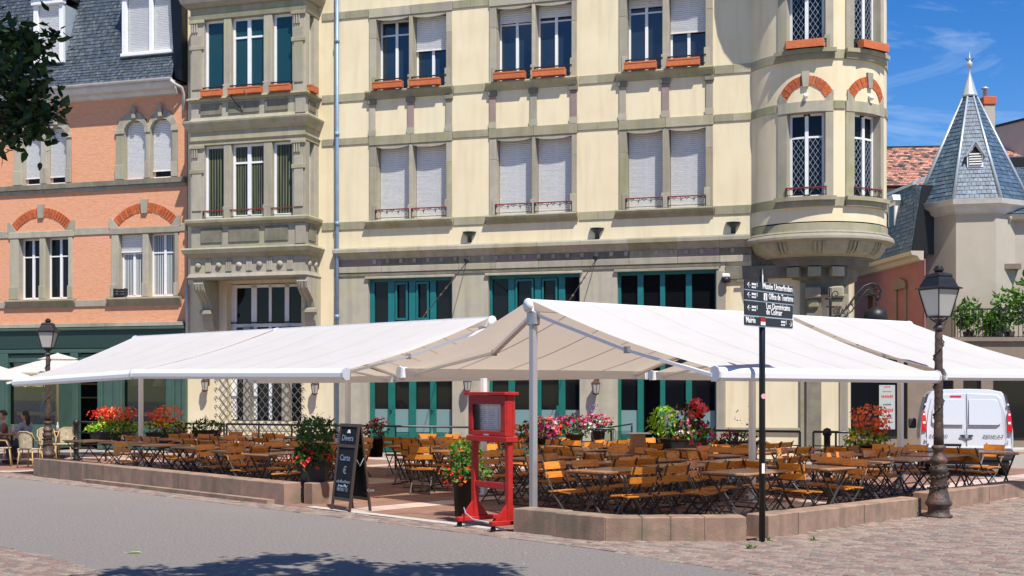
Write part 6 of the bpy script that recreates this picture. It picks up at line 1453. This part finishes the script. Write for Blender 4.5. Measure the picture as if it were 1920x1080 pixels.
body = fixn(mb.build('body', M['vanwhite'], van))
for m_ in body.data.polygons: m_.use_smooth = False
bv = body.modifiers.new('bevel', 'BEVEL'); bv.width = .035; bv.segments = 3; bv.limit_method = 'ANGLE'; bv.angle_limit = math.radians(20)
back = lambda x, y, z: (x, y-.002+max(0, z-1.05)*.16, z)
for sg in (-1, 1):
    m_ = MB(); w0, w1 = (.012, .80) if sg > 0 else (-.80, -.012)
    poly = [(sg*.008, .62), (sg*.79, .62), (sg*.795, 1.05), (sg*.76, 1.4), (sg*.70, 1.66), (sg*.6, 1.74), (sg*.008, 1.77)]
    if sg < 0: poly = poly[::-1]
    m_.prism(poly, -.028, -.0); d_ = m_.build('rear_door', M['vanwhite'], van, back); bvv = d_.modifiers.new('bevel', 'BEVEL'); bvv.width = .012; bvv.segments = 2
    # pressed panel where a window would be
    p2 = [(sg*.05, 1.1), (sg*.62, 1.1), (sg*.69, 1.15), (sg*.68, 1.4), (sg*.62, 1.6), (sg*.56, 1.64), (sg*.05, 1.64)]
    if sg < 0: p2 = p2[::-1]
    m_ = MB(); m_.prism(p2, -.040, -.0285); q = m_.build('door_panel', M['vanwhite'], d_, back); bvv = q.modifiers.new('bevel', 'BEVEL'); bvv.width = .01; bvv.segments = 2
    m_ = MB(); pl = [(sg*.80, .98), (sg*.90, .95), (sg*.90, 1.12), (sg*.872, 1.36), (sg*.83, 1.40), (sg*.805, 1.2)]
    if sg < 0: pl = pl[::-1]
    m_.prism(pl, -.035, .12); tl = m_.build('tail_lamp', M['tail'], van, back); part('reversing_light', M['letters'], tl, (sg*.82, sg*.87, -.039, -.0355, 1.12, 1.17), xf=back); part('reversing_light', M['letters'], tl, (sg*.83, sg*.865, -.039, -.0355, 1.3, 1.34), xf=back)
    m_ = MB(); pl = [(sg*.835, 1.42), (sg*.87, 1.40), (sg*.79, 1.74), (sg*.75, 1.76)]
    if sg < 0: pl = pl[::-1]
    m_.prism(pl, -.012, .35); m_.build('corner_trim', M['vanblack'], van, back)
    for z in (.75, 1.5): part('door_hinge', M['vanwhite'], van, (sg*.8, sg*.84, -.04, -.0, z, z+.05), xf=back, b=.008)
    for y in (.95, 3.45):
        m_ = MB(); m_.tube([(sg*.70, y, .32), (sg*.9, y, .32)], .32, 20); wh = m_.build('wheel', M['tyre'], van); m_ = MB(); m_.tube([(sg*.9, y, .32), (sg*.912, y, .32)], .2, 16); m_.build('rim', M['zinc'], wh)
    m_ = MB(); m_.mbox(Matrix.Translation((sg*1.03, 3.0, 1.05)), .18, .1, .24, b=.03); m_.build('wing_mirror', M['vanblack'], van)
    m_ = MB(); m_.add([(sg*.925, .3, .95), (sg*.925, 2.0, .95), (sg*.86, 2.0, 1.5), (sg*.86, .3, 1.5)], [(0, 1, 2, 3)]) if False else None
part('rear_bumper', M['vanblack'], van, (-.93, .93, -.1, .06, .36, .6), b=.05); part('bumper_skirt', M['vanblack'], van, (-.85, .85, -.04, .2, .26, .358), b=.03)
part('tailgate_sill', M['vanwhite'], van, (-.88, .88, -.06, .02, .602, .64), b=.01)
m_ = MB(); m_.prism([(-.14, .86), (-.06, .83), (.06, .83), (.14, .86), (.12, .89), (-.12, .89)], -.045, -.029); hd = m_.build('door_handle', M['vanblack'], van, back)
m_ = MB(); m_.prism([(-.04, .86), (0, .8), (.04, .86), (0, .94)], -.055, -.046); m_.build('badge', M['zinc'], hd, back)
part('high_brake_light', M['tail'], van, (-.32, -.1, -.036, -.0285, 1.69, 1.72), xf=back); part('number_plate', M['pot'], van, (-.6, -.1, -.045, -.0285, .64, .7), xf=back, b=.005)
text('lettering', 'RENAULT', .075, M['black'], van, (.33, -.032, .84), (PI/2, 0, 0), 1.25); text('lettering', 'KANGOO', .075, M['black'], van, (-.74, -.032, .84), (PI/2, 0, 0), 1.1)
m_ = MB(); m_.tube([(-.005, -.03, .62), (-.005, -.03+.002, .9), (-.005, -.03, 1.05)], .004, 4); m_.build('door_seam', M['vanblack'], van)

# ================================================================ WALL LANTERNS, CABLES
for i, (x, y, lab) in enumerate(((384, 722, 'copper wall lantern left of the lattice grille'), (590, 728, 'copper wall lantern right of the lattice grille'), (876, 722, 'copper wall lantern on the pier left of the middle teal doors'), (1117, 727, 'copper wall lantern on the pier right of the middle teal doors'))):
    u = U(x, .2); z = Z(x, y, .2); t = thing('wall_lantern', lab, 'wall lantern', FW(u, .0, z), FROT, 'copper wall lanterns')
    part('wall_plate', M['copper'], t, (-.05, .05, -.02, -.001, .0, .3), b=.008); m_ = MB(); m_.tube([(0, -.02, .2), (0, -.12, .3), (0, -.2, .27)], .012, 6); m_.build('arm', M['copper'], t)
    m_ = MB(); m_.lathe([(.0, .27), (.03, .26), (.05, .2), (.13, .13), (.13, .11)], 0, -.2, 6, sm=False); m_.build('lantern_cap', M['copper'], t); m_ = MB(); m_.lathe([(.115, .108), (.075, -.14)], 0, -.2, 6, sm=False); m_.build('lantern_glass', M['lampglass'], t)
    for k in range(6): a = k*PI/3; m_ = MB(); m_.bar((.118*math.cos(a), -.2+.118*math.sin(a), .108), (.078*math.cos(a), -.2+.078*math.sin(a), -.14), .012); m_.build('lantern_bar', M['copper'], t)
    MB().lathe([(.09, -.14), (.09, -.17), (.03, -.2), (0, -.22)], 0, -.2, 10).build('lantern_foot', M['copper'], t)
for i, ((xa_, ya), (xb_, yb)) in enumerate((((874, 493), (792, 596)), ((1117, 488), (1068, 563)))):
    a = FW(U(xa_, .06), .06, Z(xa_, ya, .06)); e = at(xb_, yb, 27.5 if i == 0 else 24)
    t = thing('guy_cable', ('stay cable from the wall hook above the first pier to the left awning', 'stay cable from the wall hook above the second pier to the central awning')[i], 'cable', a, 0, 'awning stay cables')
    d = Vector(e)-Vector(a); m_ = MB(); m_.tube([(0, 0, 0), d], .012, 5); m_.build('cable', M['iron'], t); m_ = MB()
    for k in (.3, .5, .62, .9): m_.tube([d*k, d*(k+.03)], .025, 6)
    m_.build('turnbuckle', M['copper'], t, kind='stuff'); m_ = MB(); m_.tube([(-.05, .06, .1), (0, 0, 0), (.06, -.0, .06), (.02, .04, .12)], .022, 6); m_.build('wall_hook', M['iron'], t)
for i, (x, y) in enumerate(((449, 200), (1388, 525))): pass
# bent flag bracket on the oriel
u = U(455, ov+.3); t = thing('flag_bracket', 'thin black bent metal bracket fixed to the oriel parapet', 'bracket', FW(U(447, ov), ov, Z(447, 192, ov)), FROT)
m_ = MB(); s = .0152; m_.tube([(.15, -.02, -.28), (-.18, -.12, .15), (.06, -.16, .5), (.1, -.1, .42), (.0, -.06, .2), (.12, -.02, .1)], .014, 5); m_.build('bracket_rod', M['iron'], t)
# camera on the corner
t = thing('security_camera', 'small round grey camera on the corner wall by the signpost', 'camera', FW(U(1362, .05), .05, Z(1362, 525, .05)), FROT)
m_ = MB(); m_.lathe([(.1, .06), (.12, .0), (.1, -.07), (0, -.1)], 0, -.08, 12); m_.build('dome', M['iron'], t); part('mount', M['white'], t, (-.1, .1, -.16, -.0, .061, .16), b=.02)
# scrolled iron bracket with hanging round lamp at the turret corner
bc = at(1557, 590, 31.2); t = thing('scroll_bracket', 'black wrought iron scroll bracket carrying a round hanging shop lamp', 'wrought iron bracket', bc, math.radians(10))
k_ = 31.2/F_PX
P = lambda x, y: ((x-1557)*k_, 0, (590-y)*k_)
def spiral(cx, cy, r0, a0, turns, sg=1, n=22): return [P(cx+r0*(1-i/n*.85)*math.cos(a0+sg*2*PI*turns*i/n), cy+r0*(1-i/n*.85)*math.sin(a0+sg*2*PI*turns*i/n)) for i in range(n+1)]
m_ = MB()
m_.tube([P(1557, 600), P(1557, 540)], .03, 6); m_.tube([P(1547, 560), P(1567, 560)], .028, 6); m_.tube([P(1549, 575), P(1565, 575)], .02, 6)
m_.tube([P(1558, 596), P(1575, 590), P(1592, 575), P(1608, 552), P(1625, 535), P(1640, 530), P(1653, 533), P(1659, 543), P(1657, 555), P(1650, 562)], .028, 7)
m_.tube([P(1560, 598), P(1580, 596), P(1600, 583), P(1614, 562), P(1630, 543), P(1645, 540)], .018, 6)
m_.tube(spiral(1568, 552, 9, PI/2, 1.2), .014, 5); m_.tube(spiral(1650, 552, 7, -PI/2, 1.3), .014, 5); m_.tube(spiral(1568, 585, 7, 0, 1.2, -1), .014, 5)
for i in range(9):
    x = 1574+i*8.5; y = 590-i*6.6; m_.tube(spiral(x, y, 4.5, i, 1.1), .011, 4); m_.tube([P(x-3, y-6), P(x+5, y+8)], .01, 4)
m_.tube([P(1650, 560), P(1648, 575)], .012, 5); m_.build('scrollwork', M['iron'], t)
m_ = MB(); m_.lathe([(0, .0), (.06, -.02), (.1, -.06), (.28, -.14), (.31, -.3), (.28, -.42), (.2, -.42)], *P(1648, 0)[:2], 18); o = m_.build('round_lamp', M['iron'], t); o.location.z = P(0, 572)[2]

# ================================================================ LEFT CAFE: umbrellas, rattan chairs, people
def umbrella(label, x, D, half, ze, za):
    p = at(x, 0, D); t = thing('parasol', label, 'parasol', (p[0], p[1], 0), math.radians(28), 'white cafe parasols')
    MB().tube([(0, 0, 0), (0, 0, za+.06)], .025, 8).build('pole', M['wood_y'], t); m_ = MB(); vs = [(0, 0, za)]; n = 8
    for j in range(1, 6):
        for k in range(4):
            for i in range(6):
                a = [(-1, -1), (1, -1), (1, 1), (-1, 1)]; c0, c1 = a[k], a[(k+1) % 4]; s = i/6
                q = (c0[0]+(c1[0]-c0[0])*s, c0[1]+(c1[1]-c0[1])*s); r = half*j/5
                vs.append((q[0]*r, q[1]*r, za+(ze-za)*(j/5)+.0*abs(s-.5)-.03*math.sin(PI*j/5)*(1 if abs(s-.5) < .4 else .3)))
    fs = [(0, 1+i, 1+(i+1) % 24) for i in range(24)]
    for j in range(4): fs += [(1+j*24+i, 1+(j+1)*24+i, 1+(j+1)*24+(i+1) % 24, 1+j*24+(i+1) % 24) for i in range(24)]
    m_.add(vs, fs); m_.build('canopy', M['fabric'], t)
    m_ = MB(); m_.add([(-.3*half, -.3*half, za-.28*(za-ze)+.03), (.3*half, -.3*half, za-.28*(za-ze)+.03), (.3*half, .3*half, za-.28*(za-ze)+.03), (-.3*half, .3*half, za-.28*(za-ze)+.03), (0, 0, za+.05)], [(0, 1, 4), (1, 2, 4), (2, 3, 4), (3, 0, 4)]); m_.build('vent_cap', M['fabric'], t)
    for k in range(4): a = [(-1, -1), (1, -1), (1, 1), (-1, 1)][k]; m_ = MB(); m_.bar((0, 0, za-.06), (a[0]*half*.98, a[1]*half*.98, ze-.03), .02); m_.build('rib', M['wood_y'], t)
    MB().lathe([(.3, 0), (.3, .05), (.05, .08)], 0, 0, 14).build('foot', M['iron'], t)
umbrella('white square parasol behind the left lamp post', 108, 33.2, 1.55, 2.28, 2.78)
umbrella('white square parasol cut off by the left edge of the photo', -45, 29.5, 1.35, 2.08, 2.6)
M['cane'] = mat('pale_cane', (.55, .38, .17), (.42, .28, .12), .6, 30); M['weave'] = mat('woven_cream', (.55, .48, .34), (.25, .2, .13), .7, 60, ramp=(.45, .55))
def bistro(label, x, y, rz):
    t = thing('rattan_chair', label, 'chair', (x, y, 0), rz, 'rattan bistro chairs on the left')
    for sx in (-1, 1):
        for sy in (-1, 1): m_ = MB(); m_.tube([(sx*.17, sy*.17, .44), (sx*.21, sy*.21, 0)], .015, 6); m_.build('leg', M['cane'], t)
    part('seat', M['weave'], t, (-.2, .2, -.2, .2, .43, .46), b=.012)
    m_ = MB(); m_.tube([(-.21, -.1, .62), (-.22, .12, .64), (-.2, .22, .8), (-.1, .27, .86), (.1, .27, .86), (.2, .22, .8), (.22, .12, .64), (.21, -.1, .62)], .014, 6); m_.tube([(-.21, -.1, .62), (-.19, -.17, .44)], .013, 6); m_.tube([(.21, -.1, .62), (.19, -.17, .44)], .013, 6); m_.build('arm_hoop', M['cane'], t)
    m_ = MB(); n = 8; vs = []
    for k in range(n+1): a = PI*k/n; x_ = -.17*math.cos(a); y_ = .17+.08*math.sin(a); vs += [(x_, y_, .47), (x_*1.1, y_+.02, .84)]
    m_.add(vs, [(2*k, 2*k+2, 2*k+3, 2*k+1) for k in range(n)]); m_.build('woven_back', M['weave'], t)
for i, (x, D, rz, lab) in enumerate(((57, 28.9, 2.9, 'rattan bistro chair with woven back just left of the left wall'), (4, 29.5, 1.9, 'rattan bistro chair at the left edge of the photo'), (88, 31.4, .5, 'rattan bistro chair facing the left lamp post'), (122, 31.6, .1, 'rattan bistro chair right of the left lamp post'), (25, 32.6, .2, 'rattan bistro chair behind the seated woman'))):
    p = at(x, 0, D); bistro(lab, p[0], p[1], rz)
for i, (x, D, lab) in enumerate(((22, 30.4, 'round cafe table in front of the seated woman'), (105, 32.4, 'round cafe table behind the left lamp post'))):
    p = at(x, 0, D); t = thing('cafe_table', lab, 'table', (p[0], p[1], 0)); MB().lathe([(0, .72), (.33, .72), (.34, .735), (.33, .75), (0, .752)], 0, 0, 20).build('tabletop', M['wood_t'], t); MB().tube([(0, 0, .03), (0, 0, .719)], .025, 8).build('pedestal', M['iron'], t); MB().lathe([(.22, 0), (.2, .03), (.04, .05)], 0, 0, 14).build('foot', M['iron'], t)
    p2 = (p[0]+.08, p[1]-.1); b2 = thing('bottle', ('clear glass bottle on the round table at the left edge', 'clear glass bottle on the round table by the lamp post')[i], 'bottle', (p2[0], p2[1], .753)); MB().lathe([(.035, 0), (.035, .13), (.013, .18), (.013, .23), (0, .232)], 0, 0, 10).build('glass', M['curtain_white'], b2)
SKIN = mat('skin', (.50, .29, .20), (.45, .25, .17), .55, 20)
def skinned(name, pts, edges, radii, m, parent, root=0, sub=2):
    me = bpy.data.meshes.new(name); me.from_pydata(pts, edges, []); o = bpy.data.objects.new(name, me); COL.objects.link(o)
    o.modifiers.new('skin', 'SKIN')
    if not me.skin_vertices:
        with bpy.context.temp_override(object=o, active_object=o): bpy.ops.mesh.customdata_skin_add()
    sv = me.skin_vertices[0].data
    for i, r in enumerate(radii): sv[i].radius = (r, r) if not isinstance(r, tuple) else r
    sv[root].use_root = True
    s = o.modifiers.new('sub', 'SUBSURF'); s.levels = sub; s.render_levels = sub
    dg = bpy.context.evaluated_depsgraph_get(); m2 = bpy.data.meshes.new_from_object(o.evaluated_get(dg)); m2.name = name
    m2.materials.clear(); m2.materials.append(m); m2.shade_smooth() if hasattr(m2, 'shade_smooth') else None
    o.modifiers.clear(); o.data = m2; o.parent = parent; return o
def person(label, loc, rz, pose, top, bottom, hair, long_hair=True):
    t = thing('person', label, 'person', loc, rz)
    if pose == 'sit':
        hip = (0, 0, .52); P_ = [hip, (0, .02, .72), (0, .03, .92), (0, .02, 1.02), (0, .0, 1.1),
            (-.17, .02, .96), (-.23, -.06, .74), (-.16, -.28, .72), (-.1, -.38, .74), (.17, .02, .96), (.23, -.06, .74), (.16, -.28, .72), (.1, -.38, .74),
            (-.1, -.02, .5), (-.13, -.42, .5), (-.13, -.38, .1), (-.13, -.5, .05), (.1, -.02, .5), (.13, -.42, .5), (.13, -.38, .1), (.13, -.5, .05)]
    else:
        P_ = [(0, 0, .92), (0, 0, 1.12), (0, .01, 1.34), (0, 0, 1.47), (0, 0, 1.54),
            (-.18, 0, 1.38), (-.23, .0, 1.12), (-.2, -.2, 1.05), (-.15, -.3, 1.08), (.18, 0, 1.38), (.23, .0, 1.12), (.24, -.03, .88), (.24, -.05, .8),
            (-.09, 0, .86), (-.1, -.01, .48), (-.1, 0, .09), (-.1, -.12, .04), (.09, 0, .86), (.1, -.01, .48), (.1, 0, .09), (.1, -.12, .04)]
    Rd = [(.15, .11), (.13, .1), (.15, .1), .055, .05, .06, .042, .032, .02, .06, .042, .032, .02, .085, .06, .042, .03, .085, .06, .042, .03]
    E = [(0, 1), (1, 2), (2, 3), (3, 4), (2, 5), (5, 6), (6, 7), (7, 8), (2, 9), (9, 10), (10, 11), (11, 12), (0, 13), (13, 14), (14, 15), (15, 16), (0, 17), (17, 18), (18, 19), (19, 20)]
    # fingers
    n0 = len(P_)
    for w_, e_ in ((8, 7), (12, 11)):
        a = Vector(P_[w_]); d = (a-Vector(P_[e_])).normalized(); sidev = d.cross(Vector((0, 0, 1))); sidev = sidev.normalized() if sidev.length > .1 else Vector((0, 1, 0))
        for k, l in enumerate((.065, .08, .085, .075)):
            b0 = a+d*.02+sidev*(-.03+.02*k); i0 = len(P_); P_ += [tuple(b0), tuple(b0+d*l*.5), tuple(b0+d*l*.9+Vector((0, 0, -.02)))]; Rd += [.009, .0085, .007]; E += [(w_, i0), (i0, i0+1), (i0+1, i0+2)]
        i0 = len(P_); b0 = a+sidev*.025-d*.02; P_ += [tuple(b0+sidev*.02+d*.02), tuple(b0+sidev*.03+d*.06)]; Rd += [.01, .008]; E += [(w_, i0), (i0, i0+1)]
    skinned('body', P_, E, Rd, SKIN, t)
    h = Vector(P_[4])+Vector((0, -.015, .1)); m_ = MB()
    pr = [(0, -.125), (.035, -.118), (.055, -.09), (.066, -.045), (.074, .0), (.075, .045), (.062, .09), (.035, .115), (0, .124)]
    m_.lathe([(r, z+h.z) for r, z in pr], h.x, h.y, 16, sy=1.2)
    for sg in (-1, 1): m_.lathe([(0, h.z-.03), (.012, h.z-.02), (.012, h.z+.02), (0, h.z+.03)], h.x+sg*.077, h.y+.005, 6)
    m_.tube([(h.x, h.y-.08, h.z+.02), (h.x, h.y-.105, h.z-.02), (h.x, h.y-.085, h.z-.028)], [.008, .013, .01], 6); m_.build('head', SKIN, t)
    dk = M['bark']; 
    for sg in (-1, 1): m_ = MB(); m_.lathe([(0, h.z-.004), (.009, h.z+.006), (0, h.z+.016)], h.x+sg*.028, h.y-.083, 6); m_.build('eye', M['black'], t)
    part('mouth', M['red'], t, (h.x-.02, h.x+.02, h.y-.089, h.y-.084, h.z-.058, h.z-.05))
    hm = mat('hair', hair, None, .5); m_ = MB(); vs = []
    m_.lathe([(0, h.z+.135), (.045, h.z+.125), (.075, h.z+.09), (.088, h.z+.04), (.086, h.z-.01)], h.x, h.y+.012, 16, a0=-.25, a1=PI+.25, sy=1.2)
    m_.lathe([(0, h.z+.135), (.045, h.z+.125), (.075, h.z+.09), (.082, h.z+.06)], h.x, h.y+.012, 16, sy=1.2)
    if long_hair: m_.tube([(h.x, h.y+.07, h.z+.03), (h.x, h.y+.1, h.z-.08), (h.x, h.y+.1, h.z-.2), (h.x, h.y+.09, h.z-.28)], [.06, .065, .055, .02], 8)
    m_.build('hair', hm, t)
    cm = mat('shirt', top, None, .8); bm_ = mat('trousers', bottom, None, .8)
    s_ = [0, 1, 2, 5, 6, 9, 10]; Pc = [P_[i] for i in s_]; Rc = [(.165, .125), (.148, .115), (.165, .115), .075, .055, .075, .055]; Ec = [(0, 1), (1, 2), (2, 3), (3, 4), (2, 5), (5, 6)]
    skinned('shirt', Pc, Ec, Rc, cm, t)
    s_ = [0, 13, 14, 15, 17, 18, 19]; Pc = [P_[i] for i in s_]; Rc = [(.165, .125), .1, .075, .055, .1, .075, .055]; skinned('trousers', Pc, [(0, 1), (1, 2), (2, 3), (0, 4), (4, 5), (5, 6)], Rc, bm_, t)
    for i in (16, 20):
        q = Vector(P_[i]); m_ = MB(); m_.mbox(Matrix.Translation((q.x, q.y+.05, .035)), .09, .24, .06, b=.02); m_.build('shoe', M['pot'], t)
p = at(47, 0, 30.9); person('woman with dark tied hair sitting at the left cafe table in a pale blue top', (p[0], p[1], .0), 1.3+PI, 'sit', (.25, .28, .4), (.08, .08, .12), (.02, .012, .01))
p = at(6, 0, 31.0); person('person with dark hair sitting at the very left edge of the cafe', (p[0], p[1], .0), -1.1, 'sit', (.2, .1, .08), (.05, .05, .06), (.02, .012, .01), False)
u = U(64); pw = FW(u, -1.6); person('person with dark hair and dark top standing inside the green shop', (pw[0], pw[1], .0), FROT, 'stand', (.03, .03, .035), (.03, .03, .04), (.03, .015, .01), False)
u = U(37); pw = FW(u, -1.2); person('grey haired person in a blue shirt standing inside the green shop window', (pw[0], pw[1], .0), FROT-.4, 'stand', (.12, .13, .3), (.05, .05, .06), (.45, .43, .42), False)

# ================================================================ TREE (its crown hangs in at the top left and shades the road)
tx, ty = -6.4, 6.2
tree = thing('tree', 'dark green broadleaf tree whose branch hangs in at the top left', 'tree', (tx, ty, 0))
tr = MB(); tr.tube([(0, 0, -.1), (.05, .02, 1.2), (.0, .08, 2.6), (.15, .0, 4.0), (.3, .1, 5.5), (.5, .1, 7.5)], [.26, .2, .18, .16, .12, .05], 10); tr.build('trunk', M['bark'], tree)
vis = [at(x, y, D) for x, y, D in ((-40, 120, 7.6), (-5, 90, 7.4), (20, 110, 7.3), (42, 95, 7.2), (62, 78, 7.2), (-30, 200, 7.6), (5, 190, 7.3), (32, 165, 7.1), (50, 200, 7.0), (62, 228, 7.2), (35, 235, 7.2), (0, 235, 7.5), (-30, 250, 7.6), (20, 75, 7.4), (48, 135, 7.0), (-10, 150, 7.8), (-45, 60, 7.6), (70, 178, 7.1), (30, 205, 7.3))]
br = MB(); root = Vector((.0, .08, 3.2))
for v_ in vis:
    e = Vector(v_)-Vector((tx, ty, 0)); mid = root.lerp(e, .5)+Vector((R.uniform(-.1, .1), R.uniform(-.1, .1), R.uniform(.1, .25))); br.tube([root, mid, e], [.03, .016, .005], 5)
shade = []
R2 = random.Random(11)
def gpos(px, py, h):   # crown point at height h whose shadow falls on the ground at that pixel
    g_ = ground(px, py); return Vector((g_[0]-lv.x/-lv.z*h, g_[1]-lv.y/-lv.z*h, h))
for _ in range(150):
    px = R2.uniform(40, 930); hh_ = R2.uniform(6.1, 7.2)
    edge = 1052+ (abs(px-640)/320)**2*14
    py = R2.uniform(edge+10, 1260)
    shade.append(gpos(px, py, hh_))
for px, py in ((480, 1052), (530, 1049), (560, 1047), (420, 1064), (900, 1066), (860, 1070), (650, 1060), (250, 1072), (370, 1071), (780, 1066)): shade.append(gpos(px, py, 6.1))
cr_ = Vector((.3, .1, 5.5))
for c in shade:
    e = c-Vector((tx, ty, 0)); mid = cr_.lerp(e, .5)+Vector((0, 0, .2)); 
    if R2.random() < .45: br.tube([cr_, mid, e], [.035, .02, .006], 4)
br.build('branches', M['bark'], tree)
DKL = [(1, 1.1, 1), (.6, .7, .6), (1.5, 1.6, 1.1), (.8, 1, .7), (.35, .4, .4)]
lf = MB()
def bigleaf(mb, q, s):
    d = Vector((R.gauss(0, 1), R.gauss(0, 1), R.gauss(-.3, .8))).normalized(); w_ = d.cross(Vector((R.gauss(0, .5), R.gauss(0, .5), 1))).normalized(); n_ = d.cross(w_); mb.col = R.choice(DKL)
    mb.add([q, q+d*s*.25+w_*s*.3, q+d*s*.6+w_*s*.24+n_*s*.05, q+d*s, q+d*s*.6-w_*s*.24+n_*s*.05, q+d*s*.25-w_*s*.3], [(0, 1, 2, 3), (0, 3, 4, 5)])
for v_ in vis:
    c = Vector(v_)-Vector((tx, ty, 0))
    for _ in range(90): bigleaf(lf, c+Vector((R.gauss(0, .065), R.gauss(0, .12), R.gauss(0, .07))), R.uniform(.045, .085))
for v_ in (at(92, 72, 7.2), at(108, 66, 7.2), at(88, 250, 7.2), at(8, 270, 7.4)):
    c = Vector(v_)-Vector((tx, ty, 0))
    for _ in range(12): bigleaf(lf, c+Vector((R.gauss(0, .03), R.gauss(0, .06), R.gauss(0, .03))), R.uniform(.05, .09))
lf2 = MB()
for c in shade:
    e = c-Vector((tx, ty, 0))
    for _ in range(210): bigleaf(lf2, e+Vector((R.gauss(0, .15), R.gauss(0, .17), R.gauss(0, .08))), R.uniform(.1, .16))
for _ in range(5000):
    v_ = Vector((R.gauss(0, 1), R.gauss(0, 1), R.gauss(0, 1))).normalized()*R.random()**.33; bigleaf(lf2, Vector((.2+v_.x*2.0-1.2, -1.2+v_.y*2.2, 6.4+v_.z*1.5)), R.uniform(.1, .16))
crown = lf.build('crown', M['leaf_d'], tree, kind='stuff'); lf2.build('upper_crown', M['leaf_d'], tree, kind='stuff')
# small things on the ground
g = ground(250, 1037.5); t = thing('fallen_leaf', 'pale green fallen leaf lying on the road', 'leaf', (g[0], g[1], .004)); m_ = MB(); m_.col = (.55, .7, .25); m_.add([(-.07, 0, .0), (-.03, -.035, .012), (.05, -.03, .02), (.1, 0, .006), (.05, .035, .016), (-.03, .03, .01)], [(0, 1, 2, 3), (0, 3, 4, 5)]); m_.tube([(-.07, 0, .0), (-.11, .01, .01)], .002, 3); m_.build('blade', M['petal'], t)
for i, (x, y) in enumerate(((1440, 1016), (1407, 1030), (1525, 1016))):
    g = ground(x, y); t = thing('weed_tuft', ('tiny weed tuft at the foot of the signpost', 'tiny weed tuft between cobbles in front of the signpost', 'tiny weed tuft between cobbles right of the signpost')[i], 'weed', (g[0], g[1], .0)); m_ = MB(); leafcloud(m_, (0, 0, .015), (.06, .03, .015), 26, .05, GB); m_.build('leaves', M['leaf'], t, kind='stuff')

grit = MB()
for _ in range(420):
    x, y = R.uniform(-7, 4.5), R.uniform(11.6, 24)
    if not inpoly(x, y, [T2(p) for p in rd]): continue
    s_ = R.uniform(.004, .014); grit.lathe([(s_, .001), (s_*.7, s_*.7), (0, s_)], x, y, 5, sm=False)
g_o = grit.build('road_grit', M['joint']); g_o['kind'] = 'stuff'; tag(g_o, 'loose grit and tiny pebbles scattered over the grey road', 'grit')
